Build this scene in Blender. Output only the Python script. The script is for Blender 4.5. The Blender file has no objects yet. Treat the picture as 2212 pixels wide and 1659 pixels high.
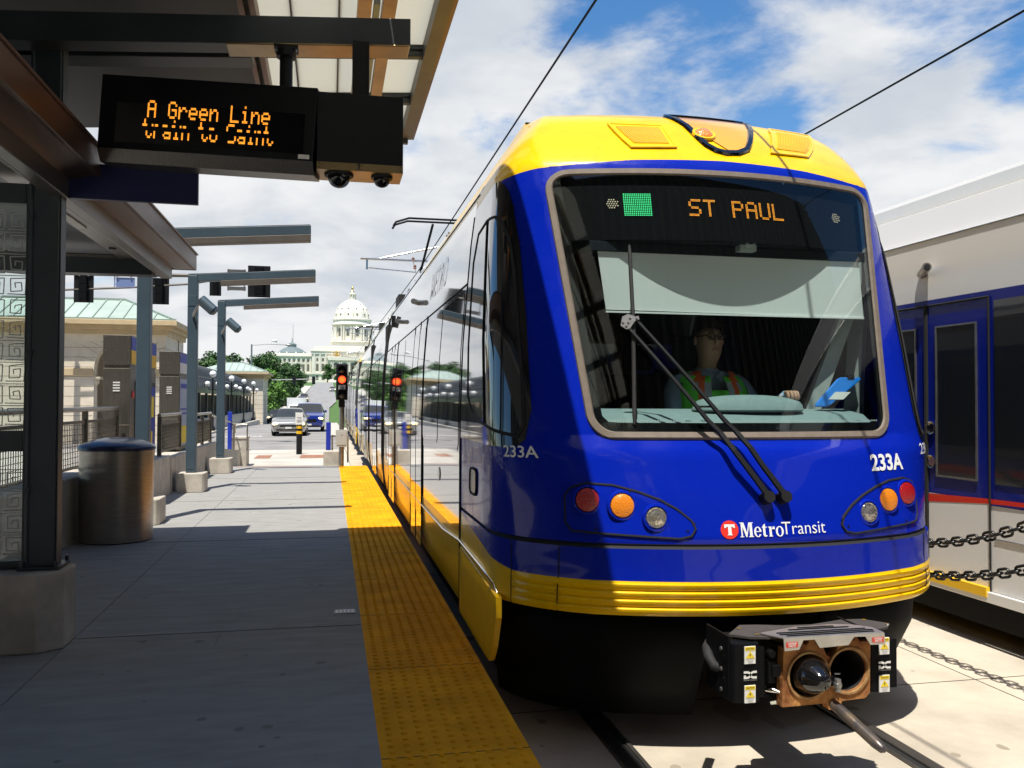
import bpy, bmesh, math, random
from math import sin, cos, pi, radians, sqrt, atan2, hypot
from mathutils import Vector, Matrix, noise
random.seed(7)
S = bpy.context.scene
COL = S.collection

# ------------------------------------------------------------------ camera, sky, sun
cam_d = bpy.data.cameras.new('camera')
cam = bpy.data.objects.new('camera', cam_d)
COL.objects.link(cam)
cam_d.sensor_width = 36.0
cam_d.lens = 1853.0/2212.0*36.0
cam_d.clip_start = 0.05
cam_d.clip_end = 6000
cam.matrix_world = (Matrix.Translation((0, 0, 1.44)) @ Matrix.Rotation(radians(-12.0), 4, 'Z')
                    @ Matrix.Rotation(pi/2+radians(1.2), 4, 'X') @ Matrix.Rotation(radians(0.2), 4, 'Z'))
S.camera = cam
S.render.resolution_x = 1024
S.render.resolution_y = 768
S.view_settings.view_transform = 'Standard'
S.view_settings.look = 'None'
S.view_settings.gamma = 1
S.view_settings.exposure = 0.40

SUN_FROM = Vector((-0.155, -0.345, 1.0)).normalized()
W = bpy.data.worlds.new('World')
S.world = W
W.use_nodes = True
def build_world():
    nt = W.node_tree; N = nt.nodes; L = nt.links
    N.clear()
    out = N.new('ShaderNodeOutputWorld')
    sky = N.new('ShaderNodeTexSky'); sky.sky_type = 'NISHITA'; sky.sun_disc = False
    sky.sun_elevation = math.asin(SUN_FROM.z)
    sky.sun_rotation = atan2(SUN_FROM.x, SUN_FROM.y)
    sky.air_density = 1.0; sky.dust_density = 0.6; sky.ozone_density = 2.0
    hs = N.new('ShaderNodeHueSaturation'); hs.inputs['Saturation'].default_value = 1.3
    L.new(sky.outputs[0], hs.inputs['Color'])
    bg = N.new('ShaderNodeBackground'); bg.inputs[1].default_value = 0.125
    L.new(hs.outputs[0], bg.inputs[0])
    tc = N.new('ShaderNodeTexCoord')
    nrm = N.new('ShaderNodeVectorMath'); nrm.operation = 'NORMALIZE'
    L.new(tc.outputs['Generated'], nrm.inputs[0])
    sep = N.new('ShaderNodeSeparateXYZ'); L.new(nrm.outputs[0], sep.inputs[0])
    def math_(op, a, b=None, clamp=False):
        m = N.new('ShaderNodeMath'); m.operation = op; m.use_clamp = clamp
        for i, v in enumerate((a, b)):
            if v is None: continue
            if isinstance(v, (int, float)): m.inputs[i].default_value = v
            else: L.new(v, m.inputs[i])
        return m.outputs[0]
    zc = math_('MAXIMUM', sep.outputs[2], 0.0)
    inv = math_('DIVIDE', 1.0, math_('ADD', zc, 0.22))
    cmb = N.new('ShaderNodeCombineXYZ')
    L.new(math_('MULTIPLY', sep.outputs[0], inv), cmb.inputs[0])
    L.new(math_('MULTIPLY', sep.outputs[1], inv), cmb.inputs[1])
    L.new(math_('MULTIPLY', sep.outputs[2], 0.8), cmb.inputs[2])
    def nz(scale, detail, rough, off):
        mp = N.new('ShaderNodeMapping'); mp.inputs['Location'].default_value = off
        L.new(cmb.outputs[0], mp.inputs[0])
        t = N.new('ShaderNodeTexNoise'); t.inputs['Scale'].default_value = scale
        t.inputs['Detail'].default_value = detail; t.inputs['Roughness'].default_value = rough
        t.inputs['Distortion'].default_value = 0.25
        L.new(mp.outputs[0], t.inputs['Vector'])
        return t.outputs[0]
    n1 = nz(2.1, 10, 0.58, (3.1, 1.7, 0.4))
    n2 = nz(3.4, 6, 0.55, (7.3, 2.2, 1.0))
    n3 = nz(0.9, 5, 0.5, (1.3, 9.2, 0.0))
    # less cloud around the blue gap to the right, more over the hill
    def gap(v, lo, amt):
        d = N.new('ShaderNodeVectorMath'); d.operation = 'DOT_PRODUCT'
        L.new(nrm.outputs[0], d.inputs[0]); d.inputs[1].default_value = Vector(v).normalized()
        mr = N.new('ShaderNodeMapRange'); mr.interpolation_type = 'SMOOTHSTEP'
        L.new(d.outputs['Value'], mr.inputs[0])
        mr.inputs[1].default_value = lo; mr.inputs[2].default_value = 1.0
        mr.inputs[3].default_value = 0.0; mr.inputs[4].default_value = amt
        return mr.outputs[0]
    cov = n1
    for v, lo, amt in GAPS:
        cov = math_('ADD', cov, gap(v, lo, amt))
    ramp = N.new('ShaderNodeMapRange'); ramp.interpolation_type = 'SMOOTHSTEP'
    L.new(cov, ramp.inputs[0])
    ramp.inputs[1].default_value = 0.38; ramp.inputs[2].default_value = 0.55
    # grey undersides and white tops
    sh = N.new('ShaderNodeMapRange'); sh.interpolation_type = 'SMOOTHSTEP'
    L.new(math_('ADD', math_('MULTIPLY', n2, 0.45), math_('MULTIPLY', n3, 0.55)), sh.inputs[0])
    sh.inputs[1].default_value = 0.36; sh.inputs[2].default_value = 0.58
    mix = N.new('ShaderNodeMix'); mix.data_type = 'RGBA'
    L.new(sh.outputs[0], mix.inputs[0])
    mix.inputs[6].default_value = (0.62, 0.67, 0.74, 1)
    mix.inputs[7].default_value = (0.92, 0.93, 0.94, 1)
    cb = N.new('ShaderNodeBackground'); cb.inputs[1].default_value = 0.74
    L.new(mix.outputs[2], cb.inputs[0])
    ms = N.new('ShaderNodeMixShader')
    L.new(ramp.outputs[0], ms.inputs[0]); L.new(bg.outputs[0], ms.inputs[1]); L.new(cb.outputs[0], ms.inputs[2])
    L.new(ms.outputs[0], out.inputs[0])
GAPS = [((0.1, -1.0, 0.45), -0.1, -0.9), ((-1.0, -0.1, 0.4), 0.35, -0.7), ((0.0, -0.2, 1.0), 0.65, -0.6), ((1.0, -0.25, 0.4), 0.70, -0.8), ((0.40, 0.82, 0.42), 0.970, -0.17), ((0.62, 0.70, 0.33), 0.99, -0.12), ((-0.10, 0.93, 0.25), 0.88, 0.16),
        ((0.62, 0.62, 0.46), 0.985, 0.16), ((0.64, 0.74, 0.20), 0.985, 0.12), ((0.55, 0.78, 0.30), 0.993, 0.10)]
build_world()

sun_d = bpy.data.lights.new('sun', 'SUN')
sun_d.energy = 5.0
sun_d.angle = radians(0.5)
sun_d.color = (1.0, 0.955, 0.87)
sun = bpy.data.objects.new('sun', sun_d)
COL.objects.link(sun)
sun.rotation_euler = SUN_FROM.to_track_quat('Z', 'Y').to_euler()
sun.location = (0, 0, 60)

# ------------------------------------------------------------------ helpers
def mat(name, col, rough=0.6, metal=0.0, coat=0.0, spec=0.5, var=0.0, vscale=3.0, bump=0.0, bscale=40.0,
        stretch=(1, 1, 1), emit=None, estr=1.0, col2=None, vlo=0.35, vhi=0.65, rvar=0.0, wave=0.0):
    m = bpy.data.materials.new(name); m.use_nodes = True
    nt = m.node_tree; N = nt.nodes; L = nt.links
    b = N['Principled BSDF']
    b.inputs['Base Color'].default_value = (*col, 1)
    b.inputs['Roughness'].default_value = rough
    b.inputs['Metallic'].default_value = metal
    b.inputs['Coat Weight'].default_value = coat
    b.inputs['Coat Roughness'].default_value = 0.03
    b.inputs['Specular IOR Level'].default_value = spec
    if emit:
        b.inputs['Emission Color'].default_value = (*emit, 1)
        b.inputs['Emission Strength'].default_value = estr
    if var or bump or rvar or wave:
        tc = N.new('ShaderNodeTexCoord'); mp = N.new('ShaderNodeMapping')
        mp.inputs['Scale'].default_value = stretch
        L.new(tc.outputs['Object'], mp.inputs[0])
    if var or rvar:
        t = N.new('ShaderNodeTexNoise'); t.inputs['Scale'].default_value = vscale
        t.inputs['Detail'].default_value = 7; t.inputs['Roughness'].default_value = 0.62
        L.new(mp.outputs[0], t.inputs[0])
        mr = N.new('ShaderNodeMapRange'); L.new(t.outputs[0], mr.inputs[0])
        mr.inputs[1].default_value = vlo; mr.inputs[2].default_value = vhi
        if var:
            mx = N.new('ShaderNodeMix'); mx.data_type = 'RGBA'
            L.new(mr.outputs[0], mx.inputs[0])
            c2 = col2 if col2 else tuple(c*(1-var) for c in col)
            mx.inputs[6].default_value = (*c2, 1)
            mx.inputs[7].default_value = (*(col if col2 else tuple(min(1, c*(1+var*0.5)) for c in col)), 1)
            L.new(mx.outputs[2], b.inputs['Base Color'])
        if rvar:
            m2 = N.new('ShaderNodeMapRange'); L.new(t.outputs[0], m2.inputs[0])
            m2.inputs[1].default_value = 0.3; m2.inputs[2].default_value = 0.7
            m2.inputs[3].default_value = max(0, rough-rvar); m2.inputs[4].default_value = min(1, rough+rvar)
            L.new(m2.outputs[0], b.inputs['Roughness'])
    if bump or wave:
        t2 = N.new('ShaderNodeTexNoise'); t2.inputs['Scale'].default_value = bscale
        t2.inputs['Detail'].default_value = 4
        L.new(mp.outputs[0], t2.inputs[0])
        bp = N.new('ShaderNodeBump'); bp.inputs['Strength'].default_value = bump or wave
        bp.inputs['Distance'].default_value = 0.01
        L.new(t2.outputs[0], bp.inputs['Height'])
        L.new(bp.outputs[0], b.inputs['Normal'])
        if coat: L.new(bp.outputs[0], b.inputs['Coat Normal'])
    return m

def glass_mat(name, tint, refl=1.0, dark=0.0):
    m = bpy.data.materials.new(name); m.use_nodes = True
    nt = m.node_tree; N = nt.nodes; L = nt.links
    N.clear()
    o = N.new('ShaderNodeOutputMaterial'); t = N.new('ShaderNodeBsdfTransparent'); g = N.new('ShaderNodeBsdfGlossy')
    t.inputs[0].default_value = (*tint, 1); g.inputs['Roughness'].default_value = 0.01
    lw = N.new('ShaderNodeLayerWeight'); lw.inputs[0].default_value = 0.5
    pw = N.new('ShaderNodeMath'); pw.operation = 'POWER'; pw.inputs[1].default_value = 5.0; L.new(lw.outputs['Facing'], pw.inputs[0])
    mu = N.new('ShaderNodeMath'); mu.operation = 'MULTIPLY_ADD'; mu.inputs[1].default_value = 0.94*refl; mu.inputs[2].default_value = 0.055*refl; mu.use_clamp = True
    L.new(pw.outputs[0], mu.inputs[0])
    mx = N.new('ShaderNodeMixShader'); L.new(mu.outputs[0], mx.inputs[0]); L.new(t.outputs[0], mx.inputs[1]); L.new(g.outputs[0], mx.inputs[2])
    L.new(mx.outputs[0], o.inputs[0])
    return m

class MB:
    def __init__(s): s.v = []; s.f = []; s.m = []
    def add(s, vs, fs, m=0):
        o = len(s.v); s.v += [tuple(v) for v in vs]; s.f += [tuple(i+o for i in f) for f in fs]; s.m += [m]*len(fs)
        return s
    def box(s, x0, x1, y0, y1, z0, z1, m=0):
        return s.add([(x0,y0,z0),(x1,y0,z0),(x1,y1,z0),(x0,y1,z0),(x0,y0,z1),(x1,y0,z1),(x1,y1,z1),(x0,y1,z1)],
              [(0,3,2,1),(4,5,6,7),(0,1,5,4),(1,2,6,5),(2,3,7,6),(3,0,4,7)], m)
    def tbox(s, M, sx, sy, sz, m=0):
        h = [(x*sx/2, y*sy/2, z*sz/2) for z in (-1,1) for x, y in ((-1,-1),(1,-1),(1,1),(-1,1))]
        return s.add([M @ Vector(p) for p in h], [(0,3,2,1),(4,5,6,7),(0,1,5,4),(1,2,6,5),(2,3,7,6),(3,0,4,7)], m)
    def beam(s, p0, p1, w, h, m=0, up=(0,0,1)):
        p0 = Vector(p0); p1 = Vector(p1); d = (p1-p0); l = d.length; d.normalize()
        r = d.cross(Vector(up)); r = r.normalized() if r.length > 1e-6 else Vector((1,0,0)); u = r.cross(d)
        M = Matrix((r, d, u)).transposed().to_4x4(); M.translation = (p0+p1)/2
        return s.tbox(M, w, l, h, m)
    def cyl(s, p0, p1, r0, r1=None, n=12, m=0, caps=True):
        r1 = r0 if r1 is None else r1
        p0 = Vector(p0); p1 = Vector(p1); d = (p1-p0).normalized()
        a = d.orthogonal().normalized(); b = d.cross(a)
        vs = []
        for p, r in ((p0, r0), (p1, r1)):
            vs += [p+a*(r*cos(2*pi*i/n))+b*(r*sin(2*pi*i/n)) for i in range(n)]
        fs = [(i, (i+1) % n, n+(i+1) % n, n+i) for i in range(n)]
        if caps: fs += [tuple(range(n))[::-1], tuple(range(n, 2*n))]
        return s.add(vs, fs, m)
    def tube(s, pts, r, n=8, m=0, closed=False, caps=True):
        pts = [Vector(p) for p in pts]; k = len(pts); vs = []; prev = None
        rr = r if isinstance(r, (list, tuple)) else [r]*k
        for i, p in enumerate(pts):
            if closed: t = pts[(i+1) % k]-pts[i-1]
            else: t = pts[min(i+1, k-1)]-pts[max(i-1, 0)]
            t.normalize()
            a = (prev - t*prev.dot(t)) if prev else t.orthogonal()
            if a.length < 1e-6: a = t.orthogonal()
            a.normalize(); prev = a; b = t.cross(a)
            vs += [p+a*(rr[i]*cos(2*pi*j/n))+b*(rr[i]*sin(2*pi*j/n)) for j in range(n)]
        fs = []
        for i in range(k if closed else k-1):
            i2 = (i+1) % k
            fs += [(i*n+j, i*n+(j+1) % n, i2*n+(j+1) % n, i2*n+j) for j in range(n)]
        if caps and not closed: fs += [tuple(range(n))[::-1], tuple(range((k-1)*n, k*n))]
        return s.add(vs, fs, m)
    def lathe(s, prof, c=(0,0,0), n=24, m=0, axis='Z', caps=True):
        vs = []
        for r, h in prof:
            for i in range(n):
                a = 2*pi*i/n; x, y = r*cos(a), r*sin(a)
                p = {'Z': (x, y, h), 'Y': (x, h, -y), 'X': (h, x, y)}[axis]
                vs.append((p[0]+c[0], p[1]+c[1], p[2]+c[2]))
        k = len(prof); fs = []
        for q in range(k-1):
            fs += [(q*n+i, q*n+(i+1) % n, (q+1)*n+(i+1) % n, (q+1)*n+i) for i in range(n)]
        if caps: fs += [tuple(range(n))[::-1], tuple(range((k-1)*n, k*n))]
        return s.add(vs, fs, m)
    def prism(s, poly, lo, hi, M=None, m=0):
        """poly of (u, v) extruded along w from lo to hi; M maps (u, v, w) to the place"""
        M = M or Matrix.Identity(4); n = len(poly)
        vs = [M @ Vector((u, v, w)) for w in (lo, hi) for u, v in poly]
        fs = [tuple(range(n))[::-1], tuple(range(n, 2*n))]+[(i, (i+1) % n, n+(i+1) % n, n+i) for i in range(n)]
        return s.add(vs, fs, m)
    def loft(s, rings, m=0, caps=True, closed=True):
        n = len(rings[0]); vs = [p for r in rings for p in r]; fs = []
        for q in range(len(rings)-1):
            for i in range(n if closed else n-1):
                fs.append((q*n+i, q*n+(i+1) % n, (q+1)*n+(i+1) % n, (q+1)*n+i))
        if caps: fs += [tuple(range(n))[::-1], tuple(range((len(rings)-1)*n, len(rings)*n))]
        return s.add(vs, fs, m)
    def sphere(s, c, r, n=16, k=10, m=0, sc=(1,1,1)):
        vs = [(c[0], c[1], c[2]-r*sc[2])]
        for j in range(1, k):
            t = -pi/2+pi*j/k
            vs += [(c[0]+r*sc[0]*cos(t)*cos(2*pi*i/n), c[1]+r*sc[1]*cos(t)*sin(2*pi*i/n), c[2]+r*sc[2]*sin(t)) for i in range(n)]
        vs.append((c[0], c[1], c[2]+r*sc[2])); fs = []
        for i in range(n): fs.append((0, 1+(i+1) % n, 1+i))
        for j in range(k-2):
            b = 1+j*n
            fs += [(b+i, b+(i+1) % n, b+n+(i+1) % n, b+n+i) for i in range(n)]
        b = 1+(k-2)*n
        for i in range(n): fs.append((b+i, b+(i+1) % n, len(vs)-1))
        return s.add(vs, fs, m)
    def build(s, name, mats, parent=None, world=True, bevel=0.0, smooth=None, fix=True):
        return make(name, s.v, s.f, s.m, mats, parent, world, bevel, smooth, fix)

def root_loc(p):
    l = Vector((0, 0, 0))
    while p is not None: l = l+p.location; p = p.parent
    return l

def make(name, vs, fs, mi, mats, parent=None, world=True, bevel=0.0, smooth=None, fix=True):
    me = bpy.data.meshes.new(name)
    off = root_loc(parent) if (parent is not None and world) else Vector((0, 0, 0))
    me.from_pydata([(v[0]-off.x, v[1]-off.y, v[2]-off.z) for v in vs], [], fs)
    mats = mats if isinstance(mats, (list, tuple)) else [mats]
    for m in mats: me.materials.append(m)
    if mi and len(mats) > 1: me.polygons.foreach_set('material_index', mi)
    if fix:
        bm = bmesh.new(); bm.from_mesh(me); bmesh.ops.recalc_face_normals(bm, faces=bm.faces); bm.to_mesh(me); bm.free()
    if smooth is not None:
        me.shade_smooth(); me.set_sharp_from_angle(angle=radians(smooth))
    me.update()
    o = bpy.data.objects.new(name, me); COL.objects.link(o)
    if parent is not None: o.parent = parent
    if bevel:
        md = o.modifiers.new('bevel', 'BEVEL'); md.width = bevel; md.segments = 2; md.limit_method = 'ANGLE'; md.angle_limit = radians(40)
        md.harden_normals = False
    return o

def tag(o, label=None, cat=None, group=None, kind=None):
    if label: o['label'] = label
    if cat: o['category'] = cat
    if group: o['group'] = group
    if kind: o['kind'] = kind
    return o

def thing(name, label, cat, loc=(0, 0, 0), group=None):
    o = bpy.data.objects.new(name, None); COL.objects.link(o); o.location = loc; o.empty_display_size = 0.2
    return tag(o, label, cat, group)

def copy_tree(o, parent=None):
    c = o.copy(); COL.objects.link(c)
    if parent is not None: c.parent = parent
    for ch in list(o.children): copy_tree(ch, c)
    return c

def text_mesh(txt, size=1.0, bold=0.0, extrude=0.0, align='CENTER', spacing=1.0):
    cu = bpy.data.curves.new('lettering', 'FONT'); cu.body = txt; cu.size = size; cu.offset = bold; cu.extrude = extrude
    cu.align_x = align; cu.align_y = 'CENTER'; cu.space_character = spacing; cu.resolution_u = 4
    ob = bpy.data.objects.new('lettering', cu); COL.objects.link(ob)
    dg = bpy.context.evaluated_depsgraph_get(); me = bpy.data.meshes.new_from_object(ob.evaluated_get(dg))
    vs = [v.co.copy() for v in me.vertices]; fs = [tuple(p.vertices) for p in me.polygons]
    bpy.data.objects.remove(ob); bpy.data.curves.remove(cu); bpy.data.meshes.remove(me)
    return vs, fs

FONT5 = {'A': '01110 10001 10001 11111 10001 10001 10001', 'G': '01110 10001 10000 10111 10001 10001 01110',
 'r': '00000 00000 10110 11001 10000 10000 10000', 'e': '00000 00000 01110 10001 11111 10000 01110',
 'n': '00000 00000 10110 11001 10001 10001 10001', 'L': '10000 10000 10000 10000 10000 10000 11111',
 'i': '00100 00000 01100 00100 00100 00100 01110', 't': '01000 01000 11100 01000 01000 01001 00110',
 'a': '00000 00000 01110 00001 01111 10001 01111', 'o': '00000 00000 01110 10001 10001 10001 01110',
 'S': '01111 10000 10000 01110 00001 00001 11110', 'T': '11111 00100 00100 00100 00100 00100 00100',
 'P': '11110 10001 10001 11110 10000 10000 10000', 'U': '10001 10001 10001 10001 10001 10001 01110',
 ' ': '00000 '*7}
def led_pixels(txt):
    out = []
    for k, ch in enumerate(txt):
        for r, row in enumerate(FONT5[ch].split()):
            for c, bit in enumerate(row):
                if bit == '1': out.append((k*6+c, r))
    return out
# ------------------------------------------------------------------ materials
M = {}
M['concrete_platform'] = mat('concrete_platform', (0.315, 0.31, 0.295), 0.95, spec=0.08, var=0.2, vscale=2.6, bump=0.12, bscale=30, stretch=(1, 3.5, 1), col2=(0.255, 0.25, 0.24))
M['concrete_slab'] = mat('concrete_slab', (0.52, 0.46, 0.37), 0.9, spec=0.15, var=0.2, vscale=1.7, bump=0.2, bscale=60, col2=(0.36, 0.315, 0.25), vlo=.25, vhi=.6)
M['concrete_cast'] = mat('concrete_cast', (0.56, 0.515, 0.44), 0.9, spec=0.15, var=0.25, vscale=5, bump=0.25, bscale=45, col2=(0.40, 0.365, 0.31))
M['pavement'] = mat('pavement_concrete', (0.50, 0.465, 0.40), 0.88, var=0.2, vscale=0.8, bump=0.15, bscale=30)
M['brick_paving'] = mat('brick_paving', (0.32, 0.15, 0.09), 0.85, var=0.3, vscale=8)
M['asphalt'] = mat('asphalt', (0.27, 0.26, 0.25), 0.9, var=0.25, vscale=0.6, bump=0.2, bscale=60)
M['road_paint'] = mat('road_paint', (0.75, 0.74, 0.70), 0.8, var=0.2, vscale=6)
M['grass'] = mat('grass', (0.07, 0.15, 0.025), 0.9, var=0.4, vscale=1.5, bump=0.4, bscale=20)
M['tactile'] = mat('tactile_yellow', (0.84, 0.365, 0.008), 0.85, spec=0.1, var=0.3, vscale=2.6, bump=0.15, bscale=60, col2=(0.60, 0.25, 0.008))
M['tactile_joint'] = mat('tactile_joint', (0.16, 0.08, 0.02), 0.9)
M['rail_steel'] = mat('rail_steel', (0.34, 0.32, 0.29), 0.32, 0.9, var=0.4, vscale=5, stretch=(1, 0.2, 1))
M['dark_gap'] = mat('dark_gap', (0.012, 0.012, 0.012), 0.9)
M['steel_paint'] = mat('blue_grey_steel_paint', (0.055, 0.088, 0.115), 0.42, var=0.12, vscale=2.5, bump=0.04, bscale=120)
M['steel_dark'] = mat('dark_steel_paint', (0.035, 0.045, 0.055), 0.45, var=0.2, vscale=3, bump=0.05, bscale=90)
M['steel_brown'] = mat('weathered_brown_metal', (0.17, 0.105, 0.075), 0.38, 0.7, var=0.3, vscale=2.2, rvar=0.12, stretch=(1, 0.3, 1))
M['steel_soffit'] = mat('soffit_metal', (0.03, 0.027, 0.024), 0.5, 0.4, var=0.2, vscale=1.5)
M['gutter_steel'] = mat('gutter_steel', (0.22, 0.20, 0.18), 0.36, 0.8, var=0.2, vscale=3, stretch=(1, 0.2, 1))
M['fitting_grey'] = mat('grey_brown_fitting', (0.13, 0.115, 0.10), 0.5, 0.3, var=0.15, vscale=3)
M['amber_steel'] = mat('amber_tinted_metal', (0.30, 0.22, 0.11), 0.36, 0.8, var=0.25, vscale=3)  # amber tint also carries light thrown up by the yellow strip
M['stainless'] = mat('brushed_stainless', (0.40, 0.375, 0.34), 0.33, 0.95, var=0.18, vscale=6, bump=0.05, bscale=30, stretch=(1, 1, 14))
M['stainless_dark'] = mat('dull_stainless', (0.20, 0.185, 0.16), 0.38, 0.85, var=0.18, vscale=6, bump=0.04, bscale=30, stretch=(14, 14, 1))
M['display_black'] = mat('display_black', (0.006, 0.006, 0.007), 0.9, spec=0.05)
M['black'] = mat('black_casing', (0.007, 0.008, 0.010), 0.5, spec=0.3, var=0.3, vscale=8)
M['black_gloss'] = mat('black_gloss', (0.006, 0.006, 0.007), 0.08, coat=0.6)
M['rubber'] = mat('rubber', (0.015, 0.015, 0.015), 0.75, var=0.2, vscale=12)
M['navy_plate'] = mat('navy_plate', (0.012, 0.016, 0.075), 0.4)
M['led_amber'] = mat('led_amber', (0.1, 0.04, 0.0), 0.5, emit=(1.0, 0.30, 0.02), estr=1.25)
M['led_amber_b'] = mat('led_amber_yellow', (0.1, 0.05, 0.0), 0.5, emit=(1.0, 0.42, 0.05), estr=1.2)
M['led_green'] = mat('led_green', (0.0, 0.08, 0.03), 0.5, emit=(0.05, 0.95, 0.30), estr=0.95)
M['led_white'] = mat('led_off_white', (0.55, 0.45, 0.33), 0.5, emit=(1.0, 0.75, 0.5), estr=0.15)
M['red_lamp'] = mat('red_signal_lamp', (0.3, 0.01, 0.01), 0.4, emit=(1.0, 0.07, 0.02), estr=1.6)
M['red_core'] = mat('red_signal_core', (0.5, 0.1, 0.02), 0.4, emit=(1.0, 0.32, 0.03), estr=1.5)
M['label_white'] = mat('sticker_white', (0.72, 0.72, 0.69), 0.6)
M['label_grey'] = mat('sticker_grey_print', (0.38, 0.38, 0.38), 0.6)
M['label_yellow'] = mat('sticker_yellow', (0.8, 0.6, 0.03), 0.5)
M['label_black'] = mat('sticker_black', (0.02, 0.02, 0.02), 0.5)
M['label_red'] = mat('sticker_red', (0.65, 0.06, 0.04), 0.5)
# tram paint
M['tram_blue'] = mat('tram_blue_paint', (0.002, 0.016, 0.36), 0.25, coat=0.38, spec=0.10, wave=0.012, bscale=3, rvar=0.12, vscale=5)
M['tram_yellow'] = mat('tram_yellow_paint', (0.90, 0.54, 0.003), 0.3, coat=0.5, spec=0.15, wave=0.012, bscale=3, var=0.10, vscale=7)
M['tram_white'] = mat('tram_white_paint', (0.55, 0.55, 0.53), 0.07, 0.75, coat=1.0, wave=0.03, bscale=1.6)
M['tram_black'] = mat('tram_black_band', (0.012, 0.012, 0.014), 0.06, coat=1.0, wave=0.02, bscale=2.0)
M['tram_side_glass'] = mat('tram_side_glass', (0.012, 0.014, 0.017), 0.03, coat=1.0, spec=0.8, wave=0.022, bscale=2.2)
M['tram_skirt'] = mat('tram_black_skirt', (0.0035, 0.004, 0.005), 0.6, spec=0.12, var=0.3, vscale=6)
M['gasket'] = mat('windscreen_gasket', (0.17, 0.135, 0.105), 0.7, var=0.15, vscale=20)
M['seam'] = mat('panel_seam', (0.010, 0.010, 0.010), 0.8)
M['chrome'] = mat('polished_metal', (0.72, 0.72, 0.70), 0.16, 1.0)
M['metal_grey'] = mat('grey_metal', (0.33, 0.33, 0.33), 0.38, 0.85, var=0.2, vscale=9)
M['wiper_black'] = mat('wiper_black', (0.012, 0.012, 0.012), 0.55, spec=0.25)
M['rust'] = mat('rusty_cast_steel', (0.55, 0.27, 0.09), 0.85, 0.0, spec=0.2, var=0.5, vscale=7.5, bump=0.5, bscale=50, col2=(0.20, 0.075, 0.028), vlo=.4, vhi=.68)
M['rust_pale'] = mat('rubbed_rust', (0.46, 0.29, 0.12), 0.75, 0.2, var=0.4, vscale=18, bump=0.35, bscale=60, col2=(0.26, 0.12, 0.04))
M['coupler_grey'] = mat('coupler_grey_plate', (0.06, 0.053, 0.05), 0.85, spec=0.25, var=0.15, vscale=14, bump=0.15, bscale=150)
M['aluminium'] = mat('bent_aluminium', (0.56, 0.55, 0.51), 0.38, 0.85, var=0.12, vscale=15)
M['lamp_red'] = mat('lamp_red_lens', (0.36, 0.006, 0.010), 0.15, coat=1.0, bump=0.5, bscale=130)
M['lamp_amber'] = mat('lamp_amber_lens', (0.80, 0.24, 0.01), 0.15, coat=1.0, bump=0.5, bscale=130)
M['lamp_clear'] = mat('lamp_clear_reflector', (0.75, 0.70, 0.60), 0.14, 0.9, bump=0.5, bscale=60, coat=1.0)
M['amber_dome'] = mat('warning_beacon', (0.9, 0.42, 0.02), 0.2, coat=1.0)
M['mesh_orange'] = mat('vent_mesh', (0.62, 0.31, 0.01), 0.6)
M['white_paint'] = mat('white_lettering', (0.80, 0.80, 0.79), 0.4)
M['logo_red'] = mat('logo_red', (0.75, 0.035, 0.02), 0.4)
M['windscreen'] = glass_mat('windscreen_glass', (0.77, 0.86, 0.85), 1.0)
M['clear_glass'] = glass_mat('clear_glass', (0.86, 0.90, 0.89), 1.0)
M['smoke_glass'] = glass_mat('smoked_glass', (0.25, 0.25, 0.26), 1.1)
M['cab_dark'] = mat('cab_dark_lining', (0.016, 0.02, 0.025), 0.8, spec=0.15)
M['cab_navy'] = mat('cab_navy_panel', (0.015, 0.025, 0.085), 0.6)
M['cab_brown'] = mat('cab_brown_curtain', (0.040, 0.030, 0.022), 0.9, var=0.5, vscale=6, stretch=(6, 1, 0.3))
M['cab_grey'] = mat('cab_grey_trim', (0.42, 0.45, 0.43), 0.6, var=0.1, vscale=9)
M['dash'] = mat('dashboard_grey_green', (0.20, 0.265, 0.26), 0.7, spec=0.2, var=0.08, vscale=20, bump=0.1, bscale=150)
M['blind'] = mat('roller_blind', (0.78, 0.79, 0.77), 0.9, spec=0.1)
M['tablet_blue'] = mat('blue_tablet_case', (0.015, 0.22, 0.75), 0.4)
M['skin'] = mat('skin', (0.42, 0.235, 0.15), 0.55, var=0.12, vscale=18)
M['shirt'] = mat('pale_blue_shirt', (0.30, 0.38, 0.50), 0.85, var=0.1, vscale=12, bump=0.3, bscale=18)
M['vest_green'] = mat('hi_vis_green', (0.16, 0.85, 0.07), 0.7)
M['vest_orange'] = mat('hi_vis_orange', (0.92, 0.14, 0.03), 0.7)
M['vest_silver'] = mat('hi_vis_silver', (0.45, 0.47, 0.48), 0.5)
M['hair'] = mat('dark_hair', (0.03, 0.022, 0.017), 0.7)
# town
M['stone'] = mat('pale_stone', (0.74, 0.655, 0.52), 0.85, var=0.15, vscale=0.9)
M['stone_dark'] = mat('dark_stone_joint', (0.36, 0.31, 0.25), 0.9)  # darker stone for the coursing joints
M['cornice'] = mat('tan_cornice', (0.58, 0.45, 0.27), 0.8, var=0.12, vscale=2)
M['copper_green'] = mat('copper_green_roof', (0.37, 0.45, 0.39), 0.6, var=0.15, vscale=0.6)
M['copper_seam'] = mat('copper_roof_seam', (0.28, 0.35, 0.30), 0.6)
M['arcade_metal'] = mat('arcade_metal', (0.10, 0.105, 0.105), 0.35, 0.5, var=0.2, vscale=1)
M['arcade_glass'] = mat('arcade_glass', (0.05, 0.055, 0.055), 0.12, coat=0.5)
M['marble'] = mat('white_marble', (0.80, 0.745, 0.63), 0.75, var=0.1, vscale=0.12)
M['window_dark'] = mat('dark_window', (0.16, 0.14, 0.11), 0.3)
M['gold'] = mat('gilding', (0.85, 0.58, 0.18), 0.3, 0.9)
M['slate_dome'] = mat('blue_grey_roof', (0.15, 0.19, 0.19), 0.6)
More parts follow.
